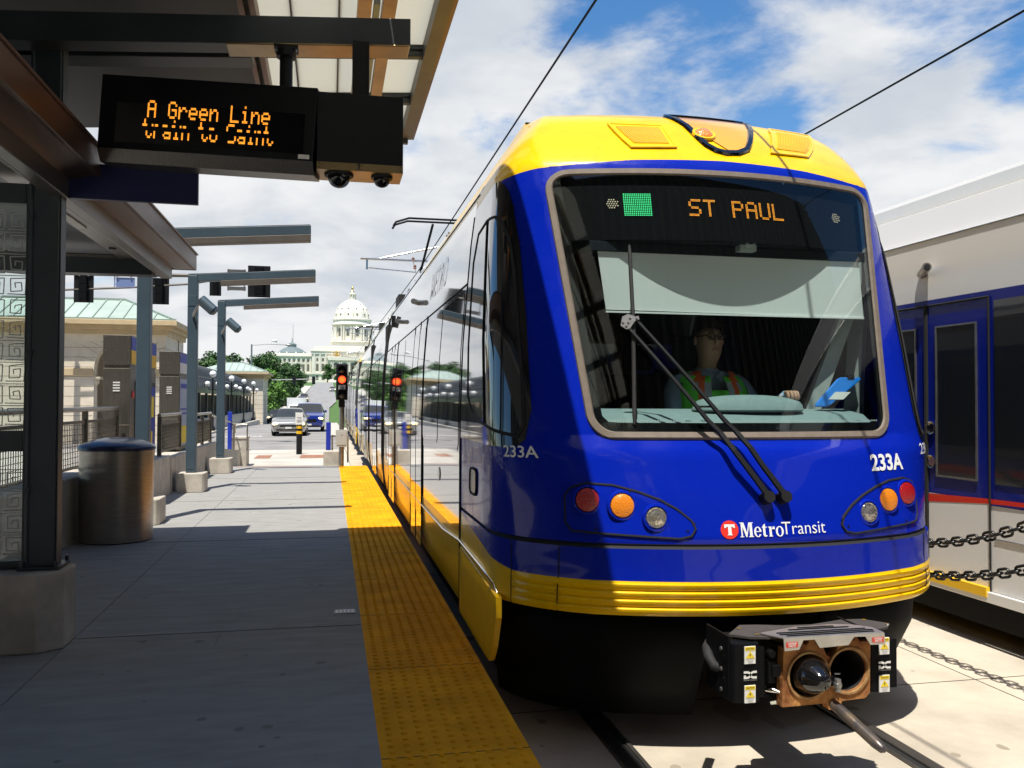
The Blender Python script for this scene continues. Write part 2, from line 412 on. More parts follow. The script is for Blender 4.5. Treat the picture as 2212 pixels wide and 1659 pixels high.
M['globe'] = mat('white_globe', (0.85, 0.85, 0.83), 0.25)
M['bark'] = mat('bark', (0.09, 0.065, 0.045), 0.9, var=0.3, vscale=4)
M['leaf_a'] = mat('leaf_dark', (0.036, 0.088, 0.016), 0.7, var=0.5, vscale=0.6)
M['leaf_b'] = mat('leaf_mid', (0.065, 0.15, 0.025), 0.7, var=0.5, vscale=0.6)
M['leaf_c'] = mat('leaf_light', (0.13, 0.27, 0.035), 0.7, var=0.4, vscale=0.6)
M['yellow_paint'] = mat('yellow_paint', (0.78, 0.46, 0.01), 0.5)
M['sign_blue'] = mat('sign_blue', (0.012, 0.035, 0.38), 0.45)
M['orange_red'] = mat('hydrant_red', (0.55, 0.03, 0.02), 0.5)
M['car_silver'] = mat('car_silver_paint', (0.36, 0.36, 0.34), 0.25, 0.6, coat=1.0)
M['car_blue'] = mat('car_blue_paint', (0.012, 0.035, 0.26), 0.22, 0.2, coat=1.0)
M['car_white'] = mat('car_white_paint', (0.72, 0.72, 0.70), 0.25, coat=1.0)
M['car_dark'] = mat('car_dark_paint', (0.03, 0.035, 0.04), 0.22, coat=1.0)
M['car_glass'] = mat('car_glass', (0.012, 0.015, 0.018), 0.12, spec=0.3)
M['car_lamp'] = mat('car_headlamp_lit', (0.8, 0.75, 0.6), 0.2, emit=(1.0, 0.72, 0.35), estr=2.2)
M['chain'] = mat('chain_black', (0.030, 0.030, 0.030), 0.32, 0.5)
M['dial_red'] = mat('far_tram_red', (0.62, 0.02, 0.02), 0.3, coat=0.8)
M['far_white'] = mat('far_tram_white', (0.74, 0.735, 0.715), 0.3, coat=0.6, wave=0.02, bscale=1.5)
M['far_blue'] = mat('far_tram_blue', (0.004, 0.013, 0.20), 0.25, coat=0.6, spec=0.15, wave=0.02, bscale=2)
M['roof_glass'] = None
M['tower_brown'] = mat('tower_brown_cladding', (0.045, 0.034, 0.026), 0.6, var=0.2, vscale=0.2)
M['fin_brown'] = mat('fin_brown', (0.16, 0.125, 0.085), 0.7, var=0.4, vscale=0.5, stretch=(4, 1, .2))
def translucent():
    m = bpy.data.materials.new('translucent_roof_glass'); m.use_nodes = True
    N = m.node_tree.nodes; L = m.node_tree.links; N.clear()
    o = N.new('ShaderNodeOutputMaterial'); t = N.new('ShaderNodeBsdfTranslucent'); d = N.new('ShaderNodeBsdfDiffuse')
    t.inputs[0].default_value = (0.86, 0.85, 0.78, 1); d.inputs[0].default_value = (0.5, 0.5, 0.48, 1)
    x = N.new('ShaderNodeMixShader'); x.inputs[0].default_value = 0.43
    L.new(t.outputs[0], x.inputs[1]); L.new(d.outputs[0], x.inputs[2]); L.new(x.outputs[0], o.inputs[0])
    return m
M['roof_glass'] = translucent()

# ------------------------------------------------------------------ ground, road, platform, track
def lerp(p, z):
    if z <= p[0][0]: return p[0][1]
    for (z0, v0), (z1, v1) in zip(p, p[1:]):
        if z <= z1: return v0+(v1-v0)*(z-z0)/(z1-z0)
    return p[-1][1]
HG = [(-300, -0.62), (20, -0.62), (58, -0.62), (80, -0.9), (115, -1.35), (150, -0.8), (200, 1.2), (250, 3.7), (330, 7.0), (430, 10.5), (614, 14.6), (800, 17), (2500, 19)]
def hgt(y): return lerp(HG, y)
YS = [-300, -60, 0, 20, 34, 46, 58, 70, 80, 95, 115, 130, 150, 170, 200, 225, 250, 290, 330, 380, 430, 520, 614, 800, 1300, 2500]
def sheet(name, xl, xr, ys, dz, m, flatz=None):
    mb = MB(); vs = []; fs = []
    for y in ys:
        z = (hgt(y) if flatz is None else flatz)+dz
        a = xl(y) if callable(xl) else xl; b = xr(y) if callable(xr) else xr
        vs += [(a, y, z), (b, y, z)]
    for i in range(len(ys)-1): fs.append((2*i, 2*i+1, 2*i+3, 2*i+2))
    o = mb.add(vs, fs).build(name, m, fix=False)
    return tag(o, kind='structure')
sheet('ground', -1500, 1500, YS, 0, M['grass'])
near = [-60, 0, 20, 34, 46, 58, 70, 80, 95]
def slab(name, x0, x1, y0, y1, z, m): tag(MB().box(x0, x1, y0, y1, z-.5, z).build(name, m), kind='structure')
slab('pavement', -60, -6.45, -60, 34, -.31, M['pavement'])
slab('pavement', -60, -6.45, 46, 96, -.312, M['pavement'])
slab('street', -6.45, -2.9, -60, 34, -.422, M['asphalt'])
slab('plaza', -2.9, 0.6, 24.7, 34, -.42, M['pavement'])
slab('cross_street', -60, 30, 34.0, 46.0, -.416, M['asphalt'])
sheet('hill_street', -6.45, lambda y: -0.05 if y < 200 else 1.5, [46, 58, 70, 80, 95, 115, 130, 150, 170, 200, 225, 250, 290, 330, 380, 430], 0.20, M['asphalt'])
sheet('sidewalk', 0.0, 0.78, [46, 58, 70, 80, 92], 0.25, M['pavement'])
sheet('hill_sidewalk', -9.5, -6.6, [95, 115, 130, 150, 170, 200, 225, 250, 290, 330], 0.25, M['pavement'])
mb = MB()
for x0, x1, y0, y1 in ((-3.62, -3.48, 46.6, 75), (-6.2, -3.6, 46.3, 46.7)): mb.add([(x0, y0, hgt(50)+.206), (x1, y0, hgt(50)+.206), (x1, y1, hgt(y1)+.206), (x0, y1, hgt(y1)+.206)], [(0, 1, 2, 3)])
tag(mb.build('road_marking', M['road_paint'], fix=False), kind='structure')
mb = MB()
for x0, x1 in ((-2.39, -1.9), (-0.95, -0.1)): mb.add([(x0, 28.9, -.416), (x1, 28.9, -.416), (x1, 30.6, -.416), (x0, 30.6, -.416)], [(0, 1, 2, 3)])
tag(mb.build('brick_paving', M['brick_paving'], fix=False), kind='structure')

# platform with a ramp down at its far end; joints are real grooves laid as dark strips
mb = MB()
prof = [(-12, 0), (19.55, 0), (24.8, -0.36), (24.8, -0.60), (-12, -0.60)]
mb.prism([(y, z) for y, z in prof], -2.62, 0.214, Matrix(((0, 0, 1, 0), (1, 0, 0, 0), (0, 1, 0, 0), (0, 0, 0, 1))))
tag(mb.build('platform', M['concrete_platform'], bevel=0), kind='structure')
mb = MB()
mb.box(-1.504, -1.498, -12, 19.5, 0.0005, 0.0035)
for y in (2.0, 5.64, 9.3, 13.0, 16.7): mb.box(-2.3, 0.205, y, y+.006, 0.0005, 0.0035)
mb.box(-0.652, -0.647, 5.37, 5.64, 0.0005, 0.0035)
tag(mb.build('platform_joint', mat('platform_joint', (0.20, 0.195, 0.185), 0.9)), kind='structure')
mb = MB(); mb.box(-2.0, -0.35, 19.55, 19.72, -0.012, -0.0025)
tag(mb.build('brick_edging', M['brick_paving']), kind='structure')
# raised-dome warning strip at the platform edge
mb = MB()
mb.box(0.214, 0.828, -12, 19.55, -0.60, 0.001)
k = -9
while 3.506+1.18*k*1.0 < 19.5:
    y = 3.51+1.18*k
    mb.box(0.2145, 0.8275, y, y+.006, 0.0008, 0.0022, 1); k += 1
ring = 7
y = 1.6
while y < 19.4:
    if abs(((y-3.51) % 1.18)-.003) > 0.03:
        for i in range(9):
            x = 0.262+i*0.065
            rr = 0.0150; vs = []; hh = 0.0070
            for r_, h_ in ((rr, 0.001), (rr*.8, 0.001+hh*.75), (rr*.42, 0.001+hh)):
                vs += [(x+r_*cos(2*pi*q/ring), y+r_*sin(2*pi*q/ring), h_) for q in range(ring)]
            fs = [(a*ring+q, a*ring+(q+1) % ring, (a+1)*ring+(q+1) % ring, (a+1)*ring+q) for a in range(2) for q in range(ring)]
            fs.append(tuple(range(2*ring, 3*ring)))
            mb.add(vs, fs)
    y += 0.0656
tag(mb.build('tactile_paving', [M['tactile'], M['tactile_joint']], fix=False, smooth=50), kind='structure')
mb = MB(); mb.box(0.043, 0.185, 5.95, 6.06, 0.0005, 0.006); mb2 = MB()
for i in range(5): mb2.box(0.052+i*.026, 0.068+i*.026, 5.965, 6.045, 0.006, 0.0075)
o = mb.build('floor_plate', mat('floor_plate_grey', (0.28, 0.28, 0.29), 0.5, 0.3))
tag(o, 'small grey metal marker plate set in the platform beside the yellow strip', 'plate')
mb2.build('raised_marks', M['label_white'], o)

# track slab with joints, and four rails lying in dark grooves
mb = MB(); mb.box(0.60, 9.2, -12, 60, -0.9, -0.36)
tag(mb.build('track_slab', M['concrete_slab'], bevel=0), kind='structure')
mb = MB()
for y in (0.9, 4.88, 8.9, 12.9): mb.box(0.84, 9.0, y, y+.006, -0.3595, -0.3580)
mb.box(4.13, 4.137, -8, 40, -0.3595, -0.3583)
for xc in (2.195, 6.1):
    for sx in (-1, 1):
        x = xc+sx*.735
        mb.box(min(x-sx*.10, x+sx*.035), max(x-sx*.10, x+sx*.035), -12, 60, -0.3596, -0.3568)
tag(mb.build('track_groove', M['dark_gap']), kind='structure')
nrail = 0
for xc, nm in ((2.195, 'under the blue tram'), (6.1, 'under the white tram')):
    for sx, sd in ((-1, 'nearer the platform' if xc < 4 else 'nearer the chain barrier'), (1, 'farther from the platform')):
        x = xc+sx*.735
        mb = MB(); mb.box(x-.034, x+.034, -12, 60, -0.3566, -0.343)
        mb.box(x-sx*.088-.012, x-sx*.088+.012, -12, 60, -0.3566, -0.347)
        o = mb.build('rail', M['rail_steel'], bevel=0.004)
        tag(o, 'steel rail %s, the one %s' % (nm, sd), 'rail', 'rails of the two tracks')

# worn spots: old gum on the platform, oil and grit between the rails
def stains(name, n, x0, x1, y0, y1, z, r0, r1, sx, sy, m, seed):
    rr = random.Random(seed); mb = MB()
    for i in range(n):
        x = rr.uniform(x0, x1); y = y0+(y1-y0)*rr.random()**1.5; r = rr.uniform(r0, r1)*rr.choice((.5, 1, 1, 1.6)); k = 9; ph = rr.random()*6
        mb.add([(x+sx*r*rr.uniform(.7, 1.2)*cos(ph+2*pi*j/k), y+sy*r*rr.uniform(.7, 1.2)*sin(ph+2*pi*j/k), z+i*2e-6) for j in range(k)], [tuple(range(k))])
    tag(mb.build(name, m, fix=False), kind='structure')
stains('platform_spots', 190, -2.3, .18, 2.2, 18, .0006, .008, .022, 1, 1, mat('old_gum', (0.20, 0.195, 0.185), 0.95, spec=0.1), 4)
stains('track_spots', 120, .95, 9, 2.0, 14, -.3594, .01, .035, 1, 1.3, mat('grit_spots', (0.30, 0.26, 0.20), 0.95, spec=0.1), 5)
stains('track_oil', 26, 1.75, 2.65, 1.5, 5.5, -.3592, .03, .09, .8, 2.2, mat('oil_stain', (0.40, 0.345, 0.265), 0.8, spec=0.2), 6)
# ------------------------------------------------------------------ the blue and yellow tram
XC = 2.195
YC = [(.36,3.94),(.39,3.93),(.715,3.93),(.735,3.955),(.95,4.0),(1.18,4.065),(1.27,4.115),(2.66,4.465),(2.8,4.515),(2.9,4.60),(3.02,4.72),(3.12,4.83),(3.19,4.93),(3.25,5.08),(3.3,5.25),(3.34,5.45),(3.38,5.76)]
INS = [(1.3,0),(1.8,.015),(2.2,.045),(2.5,.07),(2.8,.108),(2.9,.145),(3.0,.205),(3.1,.278),(3.18,.345),(3.25,.388),(3.32,.42),(3.38,.445)]
AC = [(.4,.9),(1.2,.88),(2.75,1.045),(2.9,1.04),(3.0,1.02),(3.1,.975),(3.18,.925),(3.25,.88),(3.32,.84),(3.38,.80)]
KK = [(.9,.228),(1.3,.20)]
RIB = [(.385,0),(.400,.010),(.418,.012),(.428,0),(.440,.010),(.458,.012),(.468,0),(.480,.010),(.498,.012),(.508,0),(.520,.010),(.540,.012),(.552,.004)]
def P0(s, z):
    sg = -1 if s < 0 else 1; s = abs(s)
    ac = lerp(AC, z); hw = 1.325-lerp(INS, z); yc = lerp(YC, z); k = lerp(KK, z)
    y0 = yc+k*ac*ac
    if s <= 1:
        a = s*ac; y = yc+k*a*a
    else:
        q = lerp([(.75, 0.0), (1.25, 1.0)], z)
        y1 = min(y0+.58-.16*q, 5.755); c1 = (ac+(hw-ac)*(.93+.05*q), y0+(y1-y0)*(.40-.05*q))
        if s <= 2:
            t = s-1; q = 1-t
            a = q*q*ac+2*q*t*c1[0]+t*t*hw; y = q*q*y0+2*q*t*c1[1]+t*t*y1
        else: a = hw; y = y1+(5.76-y1)*(s-2)
    return Vector((XC+sg*a, y, z))
def NRM(s, z):
    e = 1e-3
    n = (P0(s+e, z)-P0(s-e, z)).cross(P0(s, z+e)-P0(s, z-e))
    return n.normalized()
def PT(s, z, off=0.0):
    p = P0(s, z)
    w = 0
    if .38 < z < .56 and abs(s) < 1.75:
        w = lerp(RIB, z)*min(1, (1.75-abs(s))/.5)
    if .716 < z < .734: w -= .012
    return p+NRM(s, z)*(off+w)
def sa(a, z):                                  # parameter of the front at lateral offset a
    return a/lerp(AC, z)
def clip_patch(poly, ns, nz, off, convex=True):
    """grid in the (s, z) parameter plane cut to a convex outline, laid on the nose surface"""
    bm = bmesh.new()
    s0 = min(p[0] for p in poly); s1 = max(p[0] for p in poly); z0 = min(p[1] for p in poly); z1 = max(p[1] for p in poly)
    g = [[bm.verts.new((s0+(s1-s0)*i/ns, z0+(z1-z0)*j/nz, 0)) for i in range(ns+1)] for j in range(nz+1)]
    for j in range(nz):
        for i in range(ns): bm.faces.new((g[j][i], g[j][i+1], g[j+1][i+1], g[j+1][i]))
    cut_convex(bm, poly, True)
    bm.verts.index_update()
    vs = [PT(v.co.x, v.co.y, off) for v in bm.verts]; fs = [tuple(v.index for v in f.verts) for f in bm.faces]
    bm.free(); return vs, fs
def area2(poly): return sum(a[0]*b[1]-b[0]*a[1] for a, b in zip(poly, poly[1:]+poly[:1]))
def cut_convex(bm, poly, clear, geom=None):
    if area2(poly) < 0: poly = poly[::-1]
    for a, b in zip(poly, poly[1:]+poly[:1]):
        d = Vector((b[0]-a[0], b[1]-a[1], 0))
        if d.length < 1e-7: continue
        n = Vector((d.y, -d.x, 0)).normalized()
        gm = geom(bm) if geom else bm.verts[:]+bm.edges[:]+bm.faces[:]
        bmesh.ops.bisect_plane(bm, geom=gm, dist=1e-6, plane_co=(a[0], a[1], 0), plane_no=n, clear_outer=clear)
def inside(poly, x, y):
    if area2(poly) < 0: poly = poly[::-1]
    return all((b[0]-a[0])*(y-a[1])-(b[1]-a[1])*(x-a[0]) > -1e-7 for a, b in zip(poly, poly[1:]+poly[:1]))
def rrect(s0, s1, z0, z1, rs, rz, n=6, top=0.0):
    out = []
    for cx, cz, a0 in ((s1-rs, z0+rz, -90), (s1-rs, z1-rz, 0), (s0+rs, z1-rz, 90), (s0+rs, z0+rz, 180)):
        for i in range(n+1):
            a = radians(a0+90*i/n); out.append((cx+rs*cos(a), cz+rz*sin(a)))
    return out
WS = rrect(-.965, .965, 1.268, 2.735, .12, .11)
def zyel(s):                                   # lower edge of the yellow crown
    a = abs(P0(s, 2.8).x-XC); return 2.826-.05*a*a

def ring_on(poly, w, off, h, name, m, parent, per=3):
    """a band of width w following an outline on the nose"""
    pts = []
    for a, b in zip(poly, poly[1:]+poly[:1]):
        L = hypot(b[0]-a[0], b[1]-a[1]); k = max(1, int(L/.06))
        pts += [(a[0]+(b[0]-a[0])*i/k, a[1]+(b[1]-a[1])*i/k) for i in range(k)]
    ps = [PT(s, z, off) for s, z in pts]; ns = [NRM(s, z) for s, z in pts]; n = len(ps); vs = []
    for i in range(n):
        t = (ps[(i+1) % n]-ps[i-1]).normalized(); b = t.cross(ns[i]).normalized()
        for u, hh in ((-w, 0), (-w*.7, h), (w*.7, h), (w, 0)):
            vs.append(ps[i]+b*u+ns[i]*hh)
    fs = []
    for i in range(n):
        j = (i+1) % n
        for q in range(3): fs.append((i*4+q, i*4+q+1, j*4+q+1, j*4+q))
    return make(name, vs, fs, None, m, parent, smooth=60)

def text_on_nose(txt, a0, z0, size, m, parent, name, off=.004, bold=0.0, align='CENTER', shear=0.0):
    vs, fs = text_mesh(txt, size, bold, align=align)
    out = []
    for v in vs:
        z = z0+v.y; a = a0+v.x+shear*v.y
        out.append(PT(a/lerp(AC, z), z, off))
    return make(name, out, fs, None, m, parent, fix=False)

TL = 24.3                                      # length of one tram car
def build_tram():
    T = thing('tram', 'blue and yellow tram facing the camera with 233A on its nose, stopped at the platform', 'tram', (XC, 4.0, -0.36), 'coupled blue and yellow tram cars')
    # --- nose shell
    bm = bmesh.new()
    ss = [-3, -2.66, -2.33, -2]+[-2+.1*i for i in range(1, 10)]+[-1]+[-1+.05*i for i in range(1, 40)]+[1]+[1+.1*i for i in range(1, 10)]+[2, 2.33, 2.66, 3]
    zs = [z for z, _ in RIB]+[.555, .60, .66, .714, .7165, .7335, .736, .78, .84, .9, .96, 1.02, 1.08, 1.14, 1.18, 1.21, 1.24, 1.27, 1.3]
    z = 1.36
    while z < 2.75: zs.append(z); z += .07
    zs += [2.75, 2.78, 2.81, 2.84, 2.88, 2.92, 2.96, 3.0, 3.04, 3.08, 3.11, 3.14, 3.17, 3.2, 3.225, 3.25, 3.27, 3.29, 3.31, 3.33, 3.35, 3.365, 3.38]
    g = [[bm.verts.new((s, z, 0)) for s in ss] for z in zs]
    for j in range(len(zs)-1):
        for i in range(len(ss)-1): bm.faces.new((g[j][i], g[j][i+1], g[j+1][i+1], g[j+1][i]))
    def near_ws(b):
        fs = [f for f in b.faces if abs(f.calc_center_median().x) < 1.06 and 1.2 < f.calc_center_median().y < 2.8]
        return list({v for f in fs for v in f.verts})+list({e for f in fs for e in f.edges})+fs
    cut_convex(bm, WS, False, near_ws)
    # paint lines: crown edge and the yellow sweep along the lower flank
    xs = [-3, -2, -1.5, -1, -.5, 0, .5, 1, 1.5, 2, 3]
    for a, b in zip(xs, xs[1:]):
        def band(bb, a=a, b=b):
            fs = [f for f in bb.faces if a-.001 <= f.calc_center_median().x <= b+.001 and 2.6 < f.calc_center_median().y < 2.95]
            return list({v for f in fs for v in f.verts})+list({e for f in fs for e in f.edges})+fs
        za, zb = zyel(a), zyel(b); d = Vector((b-a, zb-za, 0))
        bmesh.ops.bisect_plane(bm, geom=band(bm), dist=1e-6, plane_co=(a, za, 0), plane_no=(-d.y, d.x, 0))
    for sg in (-1, 1):
        def flank(bb, sg=sg):
            fs = [f for f in bb.faces if f.calc_center_median().x*sg > 1.5 and f.calc_center_median().y < .9]
            return list({v for f in fs for v in f.verts})+list({e for f in fs for e in f.edges})+fs
        bmesh.ops.bisect_plane(bm, geom=flank(bm), dist=1e-6, plane_co=(sg*1.6, .555, 0), plane_no=(-sg*.145, 1.4, 0))
    bmesh.ops.delete(bm, geom=[f for f in bm.faces if inside(WS, f.calc_center_median().x, f.calc_center_median().y)], context='FACES')
    bm.verts.index_update(); vs = [PT(v.co.x, v.co.y) for v in bm.verts]; fs = []; mi = []
    for f in bm.faces:
        c = f.calc_center_median(); s, z = c.x, c.y
        m = 0
        if z > zyel(s): m = 1
        elif .716 < z < .735: m = 2
        elif z < .555 or (abs(s) > 1.6 and z < .555+.145/1.4*(abs(s)-1.6)): m = 1
        fs.append(tuple(v.index for v in f.verts)); mi.append(m)
    bm.free()
    make('nose_shell', vs, fs, mi, [M['tram_blue'], M['tram_yellow'], M['seam']], T, smooth=38, fix=False)
    # black side masks round the cab windows, and the cab windows themselves
    for sg in (-1, 1):
        poly = [(sg*s, z) for s, z in ((1.33, 1.9), (1.345, 2.32), (1.41, 2.56), (1.49, 2.66), (1.60, 2.72), (1.75, 2.76), (1.95, 2.765), (2.4, 2.755), (2.97, 2.74), (2.97, 1.20), (1.55, 1.20), (1.44, 1.24), (1.36, 1.4))]
        vs, fs = clip_patch(poly, 34, 30, .004)
        make('side_mask', vs, fs, None, M['tram_black'], T, smooth=40, fix=False)
        poly = [(sg*s, z) for s, z in ((2.72, 2.35), (2.55, 2.52), (2.14, 2.548), (1.795, 2.53), (1.597, 2.47), (1.48, 2.36), (1.432, 2.18), (1.42, 1.58), (1.44, 1.32), (1.507, 1.257), (1.864, 1.29), (2.229, 1.324), (2.5, 1.37), (2.68, 1.48))]
        vs, fs = clip_patch(poly, 30, 26, .009)
        w = make('cab_side_window', vs, fs, None, M['tram_side_glass'], T, smooth=40, fix=False)
        ring_on(poly, .010, .008, .006, 'window_gasket', M['seam'], w)
        mb = MB(); a = PT(sg*2.09, 2.54, .012); b = PT(sg*2.09, 1.31, .012)
        mb.tube([PT(sg*2.09, 2.54-.0615*i, .012) for i in range(21)], .006, 6); mb.build('window_bar', M['seam'], w)
        # handle recess and cab number on the flank
        poly = rrect(sg*2.6 if sg < 0 else 2.38, -2.38 if sg < 0 else 2.6, .875, 1.03, .05, .04, 4)
        vs, fs = clip_patch(poly, 4, 4, .004); h = make('door_handle', vs, fs, None, M['stainless'], T, fix=False)
        ring_on(poly, .008, .004, .006, 'handle_rim', M['seam'], h)
        vs, fs = text_mesh('233A', .085, .001, align='CENTER'); out = []
        for v in vs:
            s = sg*1.52-v.x*(-1)/.52 if sg < 0 else 1.52+v.x/.52
            out.append(PT(s, 1.175+v.y, .005))
        make('number', out, fs, None, M['white_paint'], T, fix=False)
        mb = MB(); mb.tube([PT(sg*2.985, .40+.05*i, .002) for i in range(47)], .004, 5); mb.build('cab_seam', M['seam'], T)
    # --- windscreen
    vs, fs = clip_patch(WS, 40, 30, .004)
    ws = make('windscreen', vs, fs, None, M['windscreen'], T, smooth=40, fix=False)
    ring_on(WS, .022, .002, .012, 'gasket', M['gasket'], ws)
    # black printed border just inside the glass
    inner = rrect(-.90, .905, 1.335, 2.73, .05, .05, 5)
    def border(poly_o, poly_i):
        def dens(p):
            o = []
            for a, b in zip(p, p[1:]+p[:1]):
                k = max(1, int(hypot(b[0]-a[0], b[1]-a[1])/.05)); o += [(a[0]+(b[0]-a[0])*i/k, a[1]+(b[1]-a[1])*i/k) for i in range(k)]
            return o
        vs = []; n = 160
        def at(poly, t):
            # intersection of a ray from the centre with the outline
            c = (0, 2.0); d = (cos(t), sin(t)*.76)
            for a, b in zip(poly, poly[1:]+poly[:1]):
                ex, ez = b[0]-a[0], b[1]-a[1]; det = d[0]*(-ez)+ex*d[1]
                if abs(det) < 1e-9: continue
                u = ((a[0]-c[0])*(-ez)+ex*(a[1]-c[1]))/det; w = (d[0]*(a[1]-c[1])-d[1]*(a[0]-c[0]))/det
                if u > 0 and -1e-6 <= w <= 1+1e-6: return (c[0]+d[0]*u, c[1]+d[1]*u)
            return c
        for i in range(n):
            t = 2*pi*i/n; o = at(poly_o, t); q = at(poly_i, t)
            vs += [PT(o[0], o[1], -.002), PT((o[0]+q[0])/2, (o[1]+q[1])/2, -.002), PT(q[0], q[1], -.002)]
        fs = []
        for i in range(n):
            j = (i+1) % n; fs += [(3*i, 3*i+1, 3*j+1, 3*j), (3*i+1, 3*i+2, 3*j+2, 3*j+1)]
        return vs, fs
    vs, fs = border(WS, inner); b = make('printed_border', vs, fs, None, M['black_gloss'], ws, fix=False)
    # dotted edge of the print
    mb = MB()
    for i in range(118):
        s = -.86+1.74*i/117; p = PT(s, 1.345, -.001); n = NRM(s, 1.345); r = P0(s+.01, 1.345)-P0(s, 1.345); r.normalize(); u = n.cross(r)
        mb.add([p-r*.004-u*.004, p+r*.004-u*.004, p+r*.004+u*.004, p-r*.004+u*.004], [(0, 1, 2, 3)])
    mb.build('dotted_edge', M['cab_grey'], ws, fix=False)
    # --- destination display behind the glass: bowed black board with lit dots
    db = rrect(-.90, .90, 2.345, 2.725, .01, .01, 1)
    vs, fs = clip_patch(db, 30, 6, -.030); D = make('destination_display', vs, fs, None, M['display_black'], T, fix=False)
    def dots(name, pix, a0, ztop, pitch, r, mats, sub=1, slant=0.0):
        mb = MB()
        for px, py in pix:
            for i in range(sub):
                for j in range(sub):
                    a = a0+(px*sub+i)*pitch; z = ztop-(py*sub+j)*pitch
                    s = sa(a, z); p = PT(s, z, -.024); q = P0(s+.004, z)-P0(s, z); q.normalize(); u = NRM(s, z).cross(q)
                    k = 6
                    mb.add([p+q*(r*cos(2*pi*t/k))+u*(r*sin(2*pi*t/k)) for t in range(k)], [tuple(range(k))], (px*7+py*5+i*3+j) % 3 % 2)
        return mb.build(name, mats, D, fix=False)
    for k, ch in enumerate('ST PAUL'):
        if ch != ' ': dots('led_letter', led_pixels(ch), -.236+k*6*2*.0072, 2.585, .0072, .0031, [M['led_amber'], M['led_amber_b']], 2)
    dots('line_colour_block', [(i, j) for i in range(15) for j in range(13)], -.600, 2.612, .0104, .0040, [M['led_green'], M['led_green']], 1)
    for a, z in ((-.668, 2.555), (.745, 2.545)):
        mb = MB()
        for i in range(5):
            for j in range(5):
                if (i-2)**2+(j-2)**2 <= 5:
                    s = sa(a+(i-2)*.013+(.0065 if j % 2 else 0), z+(j-2)*.012); p = PT(s, z+(j-2)*.012, -.024); q = (P0(s+.004, z)-P0(s, z)).normalized(); u = NRM(s, z).cross(q)
                    mb.add([p+q*(.0042*cos(t*1.047))+u*(.0042*sin(t*1.047)) for t in range(6)], [tuple(range(6))])
        mb.build('marker_light', M['led_white'], D, fix=False)
    # --- crown: two mesh vents and the warning light in a black-rimmed glass bay
    for poly in ([(-.589, 3.10), (-.268, 3.09), (-.242, 2.908), (-.487, 2.902)], [(.552, 3.166), (.94, 3.185), (.623, 2.936), (.352, 2.921)]):
        vs, fs = clip_patch(poly, 10, 8, .010)
        v = make('roof_vent', vs, fs, None, M['tram_yellow'], T, fix=False)
        c = (sum(p[0] for p in poly)/4, sum(p[1] for p in poly)/4)
        inn = [(c[0]+(p[0]-c[0])*.78, c[1]+(p[1]-c[1])*.72) for p in poly]
        vs, fs = clip_patch(inn, 10, 8, .013); make('mesh_screen', vs, fs, None, M['mesh_orange'], v, fix=False)
        mb = MB()
        for i in range(22):
            t = i/21.; p = lambda f, g: (inn[0][0]+(inn[1][0]-inn[0][0])*t, inn[0][1]) if g else (inn[3][0]+(inn[2][0]-inn[3][0])*t, inn[3][1])
            a = p(t, True); b2 = p(t, False)
            mb.tube([PT(a[0]+(b2[0]-a[0])*q/4, a[1]+(b2[1]-a[1])*q/4, .014) for q in range(5)], .0022, 4)
        mb.build('mesh_wires', M['tram_yellow'], v)
        ring_on(poly, .010, .006, .007, 'vent_frame', M['tram_yellow'], v)
    bay = [(-.178, 3.21), (-.145, 3.17), (-.105, 3.10), (-.076, 3.0), (-.05, 2.935), (-.01, 2.898), (.04, 2.884), (.12, 2.892), (.19, 2.925), (.241, 2.982), (.295, 3.05), (.341, 3.109), (.417, 3.213), (.40, 3.245), (-.15, 3.245)]
    vs, fs = clip_patch(bay, 16, 16, .006); B = make('warning_light_bay', vs, fs, None, M['amber_dome'], T, smooth=40, fix=False)
    ring_on(bay, .020, .006, .012, 'bay_rim', M['black_gloss'], B)
    p = PT(-.03, 3.03, .006); n = NRM(-.03, 3.03); mb = MB()
    mb.cyl(p, p+n*.012, .075, .070, 20, 0); mb.cyl(p+n*.012, p+n*.03, .055, .03, 20, 1)
    mb.build('warning_lamp', [M['tram_yellow'], M['lamp_amber']], B, smooth=40)
    # --- lamp clusters
    for sg in (-1, 1):
        poly = [(sg*s, z) for s, z in ((1.125, 1.005), (1.165, .965), (1.165, .83), (1.125, .79), (.75, .772), (.545, .762), (.48, .775), (.455, .81), (.475, .85), (.55, .905), (.64, .95), (.76, .99), (.89, 1.02), (1.03, 1.028))]
        vs, fs = clip_patch(poly, 30, 12, .006)
        L = make('lamp_cluster', vs, fs, None, M['tram_blue'], T, smooth=40, fix=False)
        ring_on(poly, .006, .001, .009, 'cluster_seam', M['seam'], L)
        for a, z, m, nm in ((.913, .945, 'lamp_red', 'tail_lamp'), (.75, .920, 'lamp_amber', 'indicator'), (.593, .862, 'lamp_clear', 'headlamp')):
            s = sg*a/lerp(AC, z); p = PT(s, z, .006); n = NRM(s, z); n2 = (n*.5+Vector((0, -1, .1))*.5).normalized()
            mb = MB(); r = .062 if m != 'lamp_clear' else .056
            R = n2.to_track_quat('Z', 'Y').to_matrix()
            def rg(rr, h): return [p+R @ Vector((rr*cos(2*pi*i/24), rr*sin(2*pi*i/24), h)) for i in range(24)]
            mb.loft([rg(r+.016, -.004), rg(r+.012, .010), rg(r+.002, .012), rg(r-.002, -.03)], 0, caps=False)
            rim = mb.build('lamp_bezel', M['tram_blue'], L, smooth=50)
            mb = MB()
            if m == 'lamp_clear':
                mb.loft([rg(r-.001, .004), rg(r-.006, .012), rg(r-.012, .010), rg(.03, .016), rg(.012, .018)], 0)
            else: mb.loft([rg(r-.001, .002), rg(r-.004, .014), rg(r*.6, .020), rg(r*.25, .022)], 0)
            mb.build(nm, M[m], L, smooth=50)
